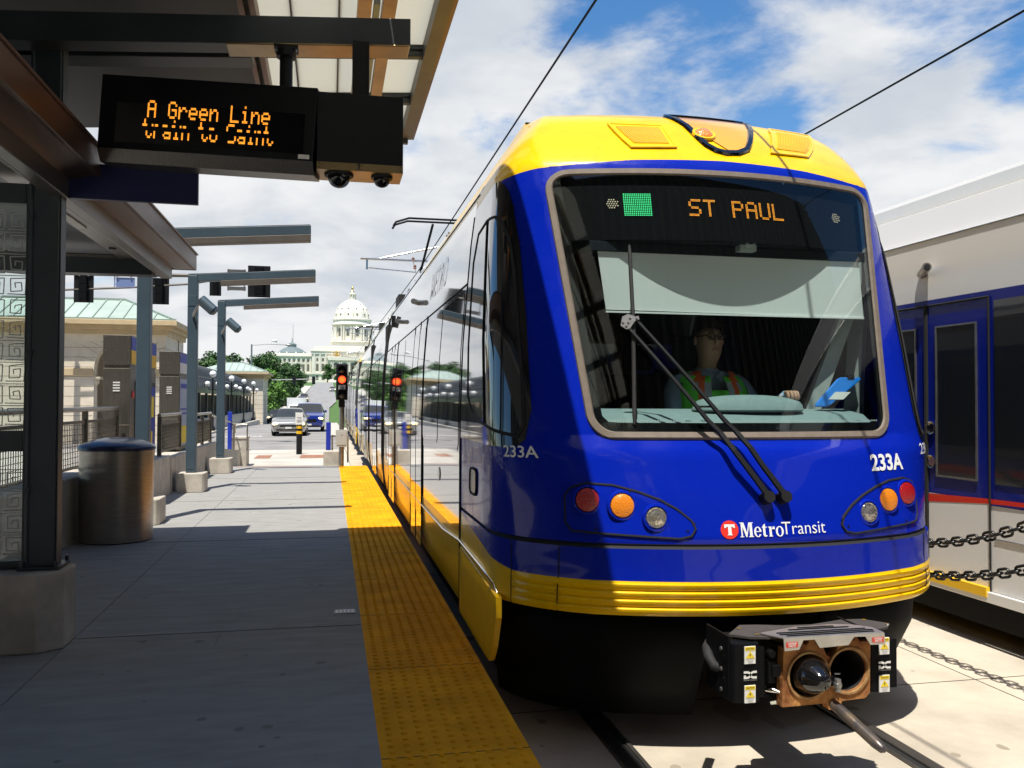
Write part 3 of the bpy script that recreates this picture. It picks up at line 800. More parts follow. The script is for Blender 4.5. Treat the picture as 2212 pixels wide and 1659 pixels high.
    # small fixings round the lamp clusters and along the bumper joint
    for sg in (-1, 1):
        for a, z in ((.99, .985), (.99, .80), (.70, .80), (.50, .80), (.46, .835), (.63, .945), (.80, .99)):
            s = sg*a; p = PT(s, z, .006); n = NRM(s, z); MB().cyl(p, p+n*.003, .006, n=8).build('screw', M['black'], T)
        for s in (1.22, 1.62):
            MB().tube([PT(sg*s, z, .0015) for z in (.385, .44, .50, .56, .62, .68, .712)], .003, 5).build('bumper_joint', M['seam'], T)
    # --- lettering on the nose
    text_on_nose('233A', .795, 1.113, .118, M['white_paint'], T, 'number', bold=.0035)
    mb = MB(); p = PT(sa(-.235, .805), .805, .003); n = NRM(sa(-.235, .805), .805); R = n.to_track_quat('Z', 'Y').to_matrix()
    mb.add([p+R @ Vector((.046*cos(2*pi*i/32), .046*sin(2*pi*i/32), .001)) for i in range(32)], [tuple(range(32))])
    E = mb.build('emblem', M['logo_red'], T, fix=False)
    tv = [(-.027, .026), (.027, .026), (.027, .008), (.019, .008), (.015, .014), (.0085, .014), (.0085, -.020), (.014, -.027), (-.014, -.027), (-.0085, -.020), (-.0085, .014), (-.015, .014), (-.019, .008), (-.027, .008)]
    make('emblem_letter', [PT(sa(-.235+u, .805+v), .805+v, .0065) for u, v in tv], [tuple(range(len(tv)))], None, M['white_paint'], E, fix=False)
    # serif lettering for the first word, plain for the second
    def serif(parts, a0, z0, k):
        mb = MB()
        for poly in parts:
            mb.add([PT(sa(a0+u*k, z0+v*k), z0+v*k, .005) for u, v in poly], [tuple(range(len(poly)))])
        return mb
    def ringp(cx, cy, rx, ry, tx, ty, a0=0, a1=360, n=20):
        q = []
        for i in range(n):
            t0 = radians(a0+(a1-a0)*i/n); t1 = radians(a0+(a1-a0)*(i+1)/n)
            q.append([(cx+rx*cos(t0), cy+ry*sin(t0)), (cx+rx*cos(t1), cy+ry*sin(t1)), (cx+(rx-tx)*cos(t1), cy+(ry-ty)*sin(t1)), (cx+(rx-tx)*cos(t0), cy+(ry-ty)*sin(t0))])
        return q
    Wd = []
    Wd += [[(0,0),(.28,0),(.28,.05),(.19,.05),(.19,.95),(0.09,.95),(.09,.05),(0,.05)], [(0,.95),(.30,.95),(.30,1.0),(0,1.0)], [(.10,.98),(.31,.98),(.52,.25),(.44,.0)], [(.44,0),(.50,0),(.76,.98),(.66,.98)],
           [(.64,0),(1.0,0),(1.0,.05),(.92,.05),(.92,.95),(.72,.95),(.72,.05),(.64,.05)], [(.66,.95),(1.0,.95),(1.0,1.0),(.66,1.0)]]
    Wd += ringp(1.32, .34, .28, .36, .15, .06, 0, 330) + [[(1.10,.34),(1.58,.34),(1.58,.39),(1.10,.39)]]
    Wd += [[(1.72,.10),(1.90,.10),(1.90,.9),(1.72,.76)], [(1.64,.62),(2.02,.62),(2.02,.68),(1.64,.68)], [(1.72,.12),(1.80,0),(1.96,0),(2.04,.08),(1.90,.12)]]
    Wd += [[(2.16,0),(2.44,0),(2.44,.05),(2.38,.05),(2.38,.68),(2.12,.68),(2.12,.63),(2.20,.63),(2.20,.05),(2.16,.05)], [(2.38,.5),(2.50,.69),(2.62,.69),(2.64,.50),(2.52,.50)]]
    Wd += ringp(3.0, .34, .31, .36, .16, .06)
    serif(Wd, -.183, .768, .071).build('operator_name', M['white_paint'], T, fix=False)
    text_on_nose('Transit', .170, .803, .090, M['white_paint'], T, 'operator_name', bold=-.0005)
    # --- wipers: two parallel arms from the pivots to a bracket, and a long blade
    for i, (a0, a1, t1) in enumerate(((-.03, -.665, (.0, .0)), (.062, -.600, (.02, .012)))):
        pv = PT(sa(a0, .955), .955, .03); W_ = MB()
        W_.cyl(PT(sa(a0, .955), .955, -.01), PT(sa(a0, .955), .955, .055), .034, .030, 16)
        w = W_.build('wiper', M['wiper_black'], T, smooth=40)
        mb = MB()
        for q in range(12):
            u0, u1 = q/12., (q+1)/12.
            f = lambda u: PT(sa(a0+(a1-a0)*u, .955+(.895+t1[1])*u), .955+(.895+t1[1])*u, .045+.03*sin(pi*u))
            mb.beam(f(u0), f(u1), .030-.016*min(1, u0*1.6), .014, 0, up=NRM(sa(a0, 1.2), 1.2))
        mb.build('wiper_arm', M['wiper_black'], w)
        if i == 0:
            mb = MB(); p = PT(sa(-.635, 1.85), 1.85, .055); R = NRM(sa(-.635, 1.85), 1.85).to_track_quat('Z', 'Y').to_matrix().to_4x4(); R.translation = p
            mb.prism([(-.05, -.02), (-.04, .03), (-.01, .045), (.03, .03), (.045, .035), (.05, .015), (.025, .005), (.0, -.035), (-.02, -.04)], -.004, .004, R)
            for u, v in ((-.038, .0), (-.02, -.02), (.0, .025), (.035, .022), (-.01, .0)): mb.cyl(R @ Vector((u, v, .003)), R @ Vector((u, v, .010)), .006, n=8)
            mb.build('bracket', M['metal_grey'], w)
            mb = MB(); zz = [2.29-.0485*q for q in range(21)]
            mb.tube([PT(sa(lerp([(1.3, -.655), (1.85, -.615), (2.29, -.600)], z), z), z, .028) for z in zz], [.006]+[.011]*19+[.006], 6)
            mb.build('wiper_blade', M['rubber'], w)
        else:
            mb = MB(); f = lambda aa, bb, u: PT(sa(aa+(bb-aa)*u, .955+.9*u), .955+.9*u, .06)
            mb.beam(f(-.03, -.665, .5), f(.062, -.6, .5), .012, .010); mb.build('link_bar', M['wiper_black'], w)
    # --- black skirt, underfloor, obstacle deflector
    mb = MB(); rings = []
    for z, ins, dy in ((.40, .05, .03), (.18, .06, .05), (-.02, .10, .16), (-.20, .16, .26)):
        rg = []
        for i in range(41):
            s = -1.80+3.60*i/40.; p = P0(s, .45)
            c = Vector((XC, 6.2, 0)); q = Vector((p.x, p.y, 0)); d = (c-q); rg.append(Vector((p.x+(XC-p.x)*ins*.5, p.y+dy+.10, z)))
        rings.append(rg)
    # a centre opening for the coupler
    n = 41
    vs = [p for r in rings for p in r]; fs = []
    for q in range(3):
        for i in range(n-1):
            s = -1.80+3.60*(i+.5)/40.
            if abs(s) < .34 and q < 3: continue
            fs.append((q*n+i, q*n+i+1, (q+1)*n+i+1, (q+1)*n+i))
    mb.add(vs, fs); sk = mb.build('front_skirt', M['tram_skirt'], T, fix=False, smooth=40)
    sk.modifiers.new('thick', 'SOLIDIFY').thickness = .03
    mb = MB(); mb.box(XC-1.2, XC+1.2, 5.0, 4+TL-.2, -.15, .38); mb.box(XC-.34, XC+.34, 4.6, 5.0, -.1, .36); mb.build('underframe', M['tram_skirt'], T)
    for yb in (7.2, 14.6, 22.4):
        for dy in (-.9, .9):
            for sx in (-1, 1):
                mb = MB(); mb.cyl((XC+sx*.68, yb+dy, -.045), (XC+sx*.80, yb+dy, -.045), .30, n=28); mb.build('wheel', M['metal_grey'], T, smooth=40)
    # --- body behind the cab
    prof = [(.03, .045), (.30, .01), (.55, 0), (1.02, 0), (1.3, 0), (1.8, .015), (2.2, .045), (2.24, .048), (2.5, .07), (2.8, .108), (2.9, .145), (3.0, .205), (3.1, .278), (3.18, .345), (3.25, .388), (3.32, .42), (3.38, .445)]
    def section(name, y0, y1):
        mb = MB(); L_ = [(XC-1.325+i_, z) for z, i_ in prof]; R_ = [(XC+1.325-i_, z) for z, i_ in prof][::-1]
        loop = L_+R_; n = len(loop); ys = [y0, y1]
        vs = [Vector((x, y, z)) for y in ys for x, z in loop]; fs = []; mi = []
        for i in range(n):
            j = (i+1) % n; zm = (loop[i][1]+loop[j][1])/2
            fs.append((i, j, n+j, n+i)); mi.append(1 if zm < .5 or (zm > 2.84 and y1 < 9.3) else 0)
        mb.v = vs; mb.f = fs; mb.m = mi
        mb.add([vs[i] for i in range(n)], [tuple(range(n))], 2); mb.add([vs[n+i] for i in range(n)], [tuple(range(n))], 2)
        return mb.build(name, [M['tram_white'], M['tram_yellow'], M['tram_black']], T, smooth=38)
    section('body', 5.762, 9.2)
    secs = ((9.2, 14.1), (14.75, 19.3), (19.95, 4+TL-.75))
    for y0, y1 in secs: section('body', y0, y1)
    for y0, y1 in ((14.1, 14.75), (19.3, 19.95), (4+TL-.75, 4+TL-.1)):
        mb = MB(); m0 = M['rubber']
        k = 9
        for i in range(k):
            yy0 = y0+(y1-y0)*i/k; yy1 = y0+(y1-y0)*(i+1)/k; ins = .05 if i % 2 else .09
            mb.box(XC-1.325+ins, XC+1.325-ins, yy0, yy1, .12, 2.7 if i % 2 else 2.66); mb.box(XC-1.1, XC+1.1, yy0, yy1, 2.66, 3.2)
        mb.build('bellows', M['rubber'], T)
    # window band, doors and seams on both flanks
    def flank_pt(sg, y, z, off): return Vector((XC+sg*(1.325-lerp(INS, z)+off), y, z))
    def flank(name, m, sg, y0, y1, z0, z1, off, parent, r=0.05):
        zz = [z0, z0+r]+[z for z in (1.3, 1.8, 2.2) if z0+r < z < z1-r]+[z1-r, z1]; vs = []
        for z in zz:
            e = r if z in (z0, z1) else 0
            vs += [flank_pt(sg, y0+e, z, off), flank_pt(sg, y1-e, z, off)]
        return make(name, vs, [(2*i, 2*i+1, 2*i+3, 2*i+2) for i in range(len(zz)-1)], None, m, parent, fix=False)
    for sg in (-1, 1):
        for (y0, y1), kinds in zip(((5.762, 14.1),)+secs[1:], ('wwdwwdw', 'wdw', 'wdwwdww')):
            flank('window_band', M['tram_black'], sg, y0+.02, y1-.02, 1.03, 2.235, .002, T, .01)
            k = len(kinds); y = y0+.06; wd = (y1-y0-.12)/k
            for ch in kinds:
                if ch == 'w':
                    w = flank('side_window', M['tram_side_glass'], sg, y+.03, y+wd-.03, 1.10, 2.20, .005, T)
                else:
                    d = flank('door', M['tram_white'], sg, y+.02, y+wd-.02, .05, 2.235, .006, T, .01)
                    mid = y+wd/2
                    for a, b in ((y+.06, mid-.03), (mid+.03, y+wd-.06)): flank('door_glass', M['tram_side_glass'], sg, a, b, .35, 2.17, .010, d, .04)
                    mb = MB()
                    for yy in (y+.02, mid, y+wd-.02): mb.tube([flank_pt(sg, yy, .06+.22*i, .008) for i in range(11)], .004, 5)
                    mb.build('door_seal', M['seam'], d)
                y += wd
            mb = MB()
            mb.tube([flank_pt(sg, y0+.01, 2.245, .004), flank_pt(sg, y1-.01, 2.245, .004)], .006, 5)
            mb.tube([flank_pt(sg, y0+.01, 2.86, .003), flank_pt(sg, y1-.01, 2.86, .003)], .004, 5)
            for yy in (y0+.012, y1-.012): mb.tube([flank_pt(sg, yy, .1+.2*i, .003) for i in range(14)], .005, 5)
            mb.build('panel_seam', M['seam'], T)
        mb = MB(); mb.tube([flank_pt(sg, 13.8-.8*i, .46, .006) for i in range(10)]+[flank_pt(sg, 5.75, .505, .006), PT(sg*2.2, .49, .008), PT(sg*1.86, .455, .008), PT(sg*1.80, .41, .006)], .008, 6)
        mb.build('trim_strip', M['chrome'], T, smooth=60)
        # yellow skirt flap at the front corner
        vs = [PT(sg*s, z, .006) for s, z in ((2.9, .40), (1.86, .40), (1.76, .38))]
        mb = MB(); xx = XC+sg*1.318
        mb.prism([(4.46 if sg < 0 else 4.75, .41), (5.755, .47), (5.755, .03), (4.9, .02), (4.66 if sg < 0 else 4.9, .02), (4.56 if sg < 0 else 4.8, .12), (4.46 if sg < 0 else 4.75, .30)], -.012, .02, Matrix(((0, 0, -sg, xx), (1, 0, 0, 0), (0, 1, 0, 0), (0, 0, 0, 1))))
        mb.build('skirt_flap', M['tram_yellow'], T)
        for yy in (9.3, 11.6):
            mb = MB(); p = flank_pt(sg, yy, 2.52, .0); mb.cyl(p+Vector((0, .06, .0)), p+Vector((sg*.07, -.08, 0)), .030, n=12); mb.build('side_camera', M['metal_grey'], T, smooth=40)
        mb = MB(); p = flank_pt(sg, 12.9, 2.63, 0); mb.box(min(p.x, p.x+sg*.06), max(p.x, p.x+sg*.06), 12.85, 12.93, 2.55, 2.72); mb.build('marker_box', M['black'], T)
    for sg in (-1, 1):
        vs, fs = text_mesh('METRO', .36, .004); make('lettering', [flank_pt(sg, 7.6-v.x*sg*-1*-1 if sg > 0 else 7.6-v.x, 2.52+v.y, .004) for v in vs], fs, None, mat('pale_lettering', (0.40, 0.41, 0.47), 0.25, coat=1.0) if sg < 0 else bpy.data.materials['pale_lettering'], T, fix=False)
    p = flank_pt(-1, 6.9, .86, .006)
    mb = MB(); mb.lathe([(.055, .0), (.055, .006), (.03, .008), (.0, .008)], (p.x, p.y, p.z), 20, 0, 'X'); mb.build('button_plate', M['black_gloss'], T, smooth=40)
    # roof: fairing boxes
    for y0, y1 in ((6.4, 9.6), (10.2, 13.4), (20.4, 26.0)):
        mb = MB(); mb.box(XC-.80, XC+.80, y0, y1, 3.36, 3.46); mb.build('roof_box', M['tram_white'], T, bevel=.04)
    # --- pantograph
    mb = MB(); py = 16.7
    for dx in (-.5, .5): mb.box(XC+dx-.03, XC+dx+.03, py-.7, py+1.4, 3.38, 3.50)
    pg = mb.build('pantograph', M['metal_grey'], T)
    mb = MB()
    for dx in (-.42, .42): mb.tube([(XC+dx, py-.1, 3.5), (XC+dx*.8, py+1.3, 4.2)], .035, 8); mb.tube([(XC+dx*.8, py+1.3, 4.2), (XC+dx*.55, py+.1, 4.93)], .026, 8)
    mb.tube([(XC-.36, py+1.3, 4.2), (XC+.36, py+1.3, 4.2)], .025, 8)
    mb.build('pantograph_arm', M['tram_skirt'], pg)
    for dy in (-.14, .14):
        mb = MB(); mb.tube([(XC-1.02, py+dy, 4.82), (XC-.97, py+dy, 4.90), (XC-.72, py+dy, 4.985), (XC+.72, py+dy, 4.985), (XC+.97, py+dy, 4.90), (XC+1.02, py+dy, 4.82)], .022, 6)
        mb.build('contact_strip', M['tram_skirt'], pg, smooth=60)
    # --- cab interior
    mb = MB(); mb.box(XC-1.12, XC+1.12, 4.9, 6.15, .30, .34); mb.box(XC-1.12, XC-.12, 6.15, 6.19, .34, 2.75, 1); mb.box(XC-.12, XC+1.12, 6.15, 6.19, .34, 2.75, 2)
    mb.box(XC-1.10, XC+1.10, 4.95, 6.15, 2.70, 2.74); mb.box(XC-1.15, XC-1.12, 4.95, 6.15, .34, 2.7); mb.box(XC+1.12, XC+1.15, 5.0, 6.15, .34, 2.7)
    CI = mb.build('cab_interior', [M['cab_dark'], M['cab_navy'], M['cab_brown']], T)
    mb = MB(); ht = []
    for i in range(25):
        a = -.95+1.9*i/24
        ht.append((XC+a, 4.42+.2*a*a, 2.335))
    vs = ht+[(x, 4.98, 2.335) for x, y, z in ht]+[(x, 4.98, 2.72) for x, y, z in ht]
    mb.add(vs, [(i, i+1, 25+i+1, 25+i) for i in range(24)]+[(25+i, 26+i, 51+i, 50+i) for i in range(24)])
    mb.build('header_panel', M['cab_dark'], CI, fix=False)
    mb = MB(); mb.add([(XC-.76, 4.53, 2.33), (XC+.86, 4.53, 2.33), (XC+.90, 4.535, 1.945), (XC-.70, 4.535, 1.955)], [(0, 1, 2, 3)]); mb.box(XC-.70, XC+.90, 4.528, 4.542, 1.938, 1.948)
    mb.build('roller_blind', M['blind'], T)
    MB().box(XC-.80, XC+.90, 4.518, 4.529, 2.275, 2.333).build('blind_box', M['cab_dark'], CI, bevel=.01)
    # dashboard with a low hood over the instruments
    mb = MB(); rings = []
    for i in range(25):
        a = -.84+1.68*i/24; y0 = 4.215+.2*a*a
        rings.append([(XC+a, y0, 1.24), (XC+a, y0+.015, 1.325), (XC+a, y0+.10, 1.375), (XC+a, y0+.30, 1.405), (XC+a, y0+.42, 1.40), (XC+a, y0+.46, 1.2)])
    mb.loft(rings, 0); DB = mb.build('dashboard', M['dash'], T, smooth=35)
    mb = MB(); rings = []
    for i in range(17):
        t = -1+2*i/16.; w = max(.02, sqrt(max(0, 1-t*t)))**.6
        x = XC+.10+t*.335; cy = 4.43; cz = 1.40
        rings.append([(x, cy+.13*w*cos(q*pi/6), cz+(.085*w*max(0, sin(q*pi/6))-.022*w*max(0, -sin(q*pi/6)))) for q in range(12)])
    mb.loft(rings, 0); mb.build('instrument_hood', M['dash'], DB, smooth=40)
    mb = MB(); mb.beam((XC+.965, 4.62, 2.28), (XC+.655, 4.72, 1.36), .09, .08); mb.beam((XC+1.0, 4.72, 2.2), (XC+.98, 4.76, 1.38), .05, .10); mb.build('cab_pillar', M['cab_grey'], CI)
    mb = MB(); mb.beam((XC-.93, 4.62, 2.28), (XC-.90, 4.66, 1.38), .05, .10); mb.build('cab_pillar', M['cab_dark'], CI)
    p = Vector((XC+.12, 4.46, 2.35)); mb = MB(); mb.box(p.x-.05, p.x+.05, p.y-.0, p.y+.08, 2.30, 2.42); mb.cyl(p+Vector((.0, -.03, .0)), p+Vector((0, .02, 0)), .032, n=18)
    mb.cyl(p+Vector((.0, -.034, .0)), p+Vector((0, -.031, 0)), .018, n=14, m=1); mb.build('cab_camera', [M['cab_grey'], M['black']], CI, smooth=40)
    # driver's seat
    mb = MB(); mb.box(XC-.12, XC+.36, 4.78, 5.26, .90, 1.02); mb.box(XC-.13, XC+.37, 5.22, 5.32, .96, 1.66); mb.box(XC+.0, XC+.24, 5.23, 5.31, 1.68, 1.88); mb.cyl((XC+.12, 5.02, .34), (XC+.12, 5.02, .92), .06, n=12)
    mb.build('driver_seat', M['cab_dark'], CI, bevel=.03)
    # --- coupler
    mb = MB(); mb.box(XC-.10, XC+.10, 3.62, 4.7, .10, .30); Q = mb.build('coupler', M['tram_skirt'], T, bevel=.02)
    yf = 3.485
    R = Matrix(((1, 0, 0, XC-.008), (0, 0, 1, 0), (0, 1, 0, .2335), (0, 0, 0, 1)))
    outer = [(-.222, -.138), (.0, -.135), (.008, -.165), (.03, -.168), (.055, -.165), (.075, -.13), (.19, -.125), (.214, -.10), (.218, .128), (.165, .13), (.14, .165), (.118, .170), (.09, .16), (.075, .13), (.055, .115), (.035, .075), (.015, .068), (-.005, .08), (-.02, .12), (-.05, .125), (-.075, .165), (-.10, .172), (-.125, .16), (-.15, .125), (-.213, .12)]
    def plate_with_holes(outer, holes, y0, y1, mats, name, parent):
        # front plate: outline filled with round holes cut by triangulation
        bmx = bmesh.new(); es = []
        for loop in [outer]+holes:
            vv = [bmx.verts.new((u, v, 0)) for u, v in loop]
            es += [bmx.edges.new((vv[i], vv[(i+1) % len(vv)])) for i in range(len(vv))]
        bmesh.ops.triangle_fill(bmx, use_beauty=True, use_dissolve=False, edges=es)
        fcs = bmx.faces[:]
        r = bmesh.ops.extrude_face_region(bmx, geom=fcs)
        for e in r['geom']:
            if isinstance(e, bmesh.types.BMVert): e.co.z = y1-y0
        bmx.verts.index_update()
        vs = [R @ Vector((v.co.x, v.co.y, y0+v.co.z)) for v in bmx.verts]; fs = [tuple(v.index for v in f.verts) for f in bmx.faces]; bmx.free()
        return make(name, vs, fs, None, mats, parent)
    circ = lambda cx, cy, r, n=28: [(cx+r*cos(2*pi*i/n), cy+r*sin(2*pi*i/n)) for i in range(n)]
    plate_with_holes(outer, [circ(-.093, -.005, .094), circ(.104, .004, .092), circ(-.104, .143, .014, 10), circ(.128, .146, .010, 10)], yf, yf+.05, M['rust'], 'coupler_face', Q)
    mb = MB()
    for cx, cy in ((-.093, -.005), (.104, .004)):
        n = 28; rr = [Vector((XC-.008+cx+r*cos(2*pi*i/n), yy, .2335+cy+r*sin(2*pi*i/n))) for r, yy in ((.108, yf-.002), (.106, yf-.008), (.096, yf-.008), (.092, yf+.012), (.0915, yf+.19)) for i in range(n)]
        mb.add(rr, [(q*n+i, q*n+(i+1) % n, (q+1)*n+(i+1) % n, (q+1)*n+i) for q in range(3) for i in range(n)]); mb.add(rr, [(3*n+i, 3*n+(i+1) % n, 4*n+(i+1) % n, 4*n+i) for i in range(n)], 1)
    mb.build('coupler_ring', [M['rust_pale'], M['rubber']], Q, fix=False, smooth=40)  # black tunnel walls paint in the shade inside the holes
    mb = MB(); mb.box(XC-.20, XC+.19, yf+.19, yf+.3, .12, .34); mb.box(XC-.215, XC+.205, yf+.05, yf+.28, .345, .365); mb.box(XC-.215, XC+.205, yf+.05, yf+.28, .10, .125)
    for sx in (-1, 1): mb.box(XC+sx*.21-.01, XC+sx*.21+.01, yf+.05, yf+.28, .12, .35)
    mb.build('coupler_housing', M['tram_skirt'], Q)
    mb = MB(); mb.lathe([(.088, yf+.02), (.088, yf-.005), (.062, yf-.055), (.034, yf-.105), (.024, yf-.112), (.0, yf-.114)], (XC-.101+.012, 0, .228), 26, 0, 'Y')
    mb.build('coupling_cone', M['black_gloss'], Q, smooth=40)
    mb = MB(); mb.box(XC-.03, XC+.02, yf-.035, yf-.01, .185, .225); mb.cyl((XC+.012, yf-.05, .165), (XC+.012, yf-.05, .222), .014, n=10, m=1); mb.cyl((XC+.012, yf-.05, .185), (XC+.012, yf-.05, .205), .018, n=10, m=1)
    mb.tube([(XC+.005, yf-.03, .24), (XC+.03, yf-.045, .243)], .005, 6, 0)
    mb.build('latch', [M['black_gloss'], M['metal_grey']], Q, bevel=.003)
    mb = MB(); mb.tube([(XC+.02, yf-.005, .092), (XC+.030, yf-.06, .076), (XC+.062, yf-.25, .012), (XC+.068, yf-.285, .0), (XC+.070, yf-.297, -.004)], [.024, .025, .024, .019, .007], 12); mb.build('guide_horn', mat('worn_blue_bar', (0.05, 0.055, 0.075), 0.35, 0.5, var=0.5, vscale=9, col2=(0.20, 0.15, 0.10)), Q, smooth=50)
    mb = MB(); poly = [(-.545, .03), (-.40, .165), (-.30, .155), (-.16, .12), (.0, .11), (.12, .135), (.24, .165), (.36, .155), (.445, .07), (.40, .0), (.2, -.06), (-.2, -.06), (-.36, -.05), (-.46, -.03)]
    poly = [(u*.83+.012, v) for u, v in poly]
    mb.prism(poly, .395, .405, Matrix(((1, 0, 0, XC), (0, 1, 0, yf+.06), (0, 0, 1, 0), (0, 0, 0, 1)))); mb.build('cover_plate', M['coupler_grey'], Q)
    for u, v in ((-.36, .09), (.30, .12), (-.33, -.02), (.36, .03)):
        mb = MB(); mb.cyl((XC+u, yf+.06+v, .404), (XC+u, yf+.06+v, .412), .010, n=8); mb.build('bolt', M['chrome'], Q)
    mb = MB()
    step = [(-.31, .02), (-.10, .085), (.10, .095), (.18, .075), (.245, .01), (.245, -.075), (-.25, -.075)]
    mb.prism(step, .409, .414, Matrix(((1, 0, 0, XC), (0, 1, 0, yf+.03), (0, 0, 1, 0), (0, 0, 0, 1))))
    fl = [(-.25, 0), (.245, 0), (.25, -.052), (.175, -.05), (.15, -.012), (.095, -.010), (.065, -.045), (-.075, -.050), (-.10, -.012), (-.155, -.012), (-.175, -.052), (-.245, -.055)]
    mb.prism(fl, -.003, .003, Matrix(((1, 0, 0, XC), (0, 0, 1, yf-.048), (0, 1, 0, .412), (0, 0, 0, 1))))
    st = mb.build('step_plate', M['aluminium'], Q)
    mb = MB()
    for v, u0, u1 in ((-.055, -.22, .21), (-.030, -.24, .22), (-.004, -.24, .20), (.035, -.16, .14), (.060, -.10, .08)):
        mb.box(XC+u0, XC+u1, yf+.03+v-.006, yf+.03+v+.006, .4142, .4165)
    mb.build('grip_strips', M['tram_skirt'], st)
    for u in (-.21, .212):
        mb = MB(); mb.box(XC+u-.028, XC+u+.028, yf-.0535, yf-.0515, .372, .394); lb = mb.build('warning_label', M['label_red'], st)
        for tt, vz, sz in (('CAUTION', .389, .009), ('HOT!', .379, .014)):
            vs, fs = text_mesh(tt, sz, .0004); make('label_text', [(XC+u+v.x, yf-.0542, vz+v.y) for v in vs], fs, None, M['label_white'], lb, fix=False)
    # electric coupler boxes either side, with stickers
    for sg, x0, x1, dy in ((-1, -.452, -.322, 0.02), (1, .155+.07, .155+.185, .03)):
        mb = MB(); x0 += XC-.012; x1 += XC-.012; xm = (x0+x1)/2; ring = []
        pl = [(x0, yf+.20), (x0, yf+dy), (x0+.012, yf+dy-.014), (x1-.012, yf+dy-.020), (x1, yf+dy-.005), (x1, yf+.20)]
        mb.prism([(a, b) for a, b in pl], .125, .385, Matrix(((1, 0, 0, 0), (0, 1, 0, 0), (0, 0, 1, 0), (0, 0, 0, 1))))
        bx = mb.build('electric_coupler', M['tram_skirt'], Q, bevel=.004)
        mb = MB(); mb.box(x0-.006, x0+.004, yf+.03, yf+.26, .135, .41); mb.box(x0-.012, x0-.006, yf+.06, yf+.075, .2, .22); mb.box(x0-.012, x0-.006, yf+.06, yf+.075, .3, .32); mb.box(x1-.01, x1+.03, yf+.02, yf+.08, .14, .36)
        mb.build('side_bracket', M['tram_skirt'], bx)
        mb = MB(); mb.box(xm-.025, xm+.035, yf+dy-.0260, yf+dy-.0245, .243, .247)
        fy = yf+dy-.0235
        for zc_ in (.335, .165):
            mb = MB(); mb.box(xm-.012, xm+.040, fy-.001, fy+.004, zc_-.038, zc_+.038); mb.box(xm-.010, xm+.038, fy-.002, fy, zc_+.020, zc_+.036, 1)
            mb.add([(xm-.008, fy-.0025, zc_-.014), (xm+.036, fy-.0025, zc_-.014), (xm+.014, fy-.0025, zc_+.018)], [(0, 1, 2)], 1)
            mb.add([(xm+.012, fy-.003, zc_+.010), (xm+.018, fy-.003, zc_+.0), (xm+.014, fy-.003, zc_+.0), (xm+.016, fy-.003, zc_-.010), (xm+.009, fy-.003, zc_+.002), (xm+.013, fy-.003, zc_+.002)], [(0, 1, 2, 3, 4, 5)], 2)
            lb = mb.build('caution_label', [M['label_white'], M['label_yellow'], M['label_black']], bx, fix=False)
            for tt, vz, sz in (('CAUTION', .028, .0085), ('Electrical', -.022, .0075), ('Hazard', -.031, .0075)):
                vs, fs = text_mesh(tt, sz, .0002); make('label_text', [(xm+.014+v.x, fy-.0028, zc_+vz+v.y) for v in vs], fs, None, M['label_black'] if tt == 'CAUTION' else M['label_grey'], lb, fix=False)
        mb = MB(); lx = xm-.016
        for poly in ([(0, .024), (.020, .024), (.020, .034), (0, .034)], [(.020, .034), (.020, .024), (.028, .019), (.032, .028)], [(0, 0), (.020, 0), (.020, .010), (0, .010)], [(.020, 0), (.032, .006), (.028, .015), (.020, .010)], [(0, .010), (.010, .010), (.010, .016), (0, .016)],
                     [(.062, .024), (.062, .034), (.044, .034), (.044, .024)], [(.044, .034), (.032, .028), (.036, .019), (.044, .024)], [(.062, 0), (.062, .010), (.044, .010), (.044, 0)], [(.044, 0), (.044, .010), (.036, .015), (.032, .006)]):
            mb.add([(lx+u, fy-.001, .232+v) for u, v in poly], [tuple(range(len(poly)))])
        mb.build('maker_emblem', M['label_white'], bx, fix=False)
        vs, fs = text_mesh('DELLNER COUPLERS', .0068); make('maker_name', [(xm+.015+v.x, fy-.001, .226+v.y) for v in vs], fs, None, M['label_grey'], bx, fix=False)
        for zz in (.16, .25, .34):
            mb = MB(); mb.cyl((x0-.012, yf+.10, zz), (x0+.0, yf+.10, zz), .010, n=8); mb.build('bolt', M['metal_grey'], bx)
    mb = MB(); mb.tube([(XC-.40, yf+.36, .30), (XC-.465, yf+.26, .30), (XC-.49, yf+.19, .28), (XC-.485, yf+.15, .25), (XC-.44, yf+.14, .235)], .024, 10); mb.build('cable', M['rubber'], Q, smooth=60)
    mb = MB(); mb.cyl((XC-.262, yf+.03, .165), (XC-.240, yf-.0, .162), .013, .004, 10); mb.cyl((XC-.28, yf+.05, .165), (XC-.262, yf+.03, .165), .013, n=10); mb.build('guide_pin', M['chrome'], Q, smooth=40)
    mb = MB(); mb.box(XC-.29, XC-.255, yf+.01, yf+.07, .20, .30); mb.box(XC-.275, XC-.235, yf+.0, yf+.04, .23, .28); mb.cyl((XC-.275, yf, .33), (XC-.275, yf+.05, .33), .018, n=12); mb.build('locking_bracket', M['tram_skirt'], Q, bevel=.004)
    return T
tram = build_tram()
tram2 = copy_tree(tram); tram2.location = (XC, 4.0+TL+.25, -0.36)
tram2['label'] = 'second blue and yellow tram car, coupled behind the leading one and seen edge on'
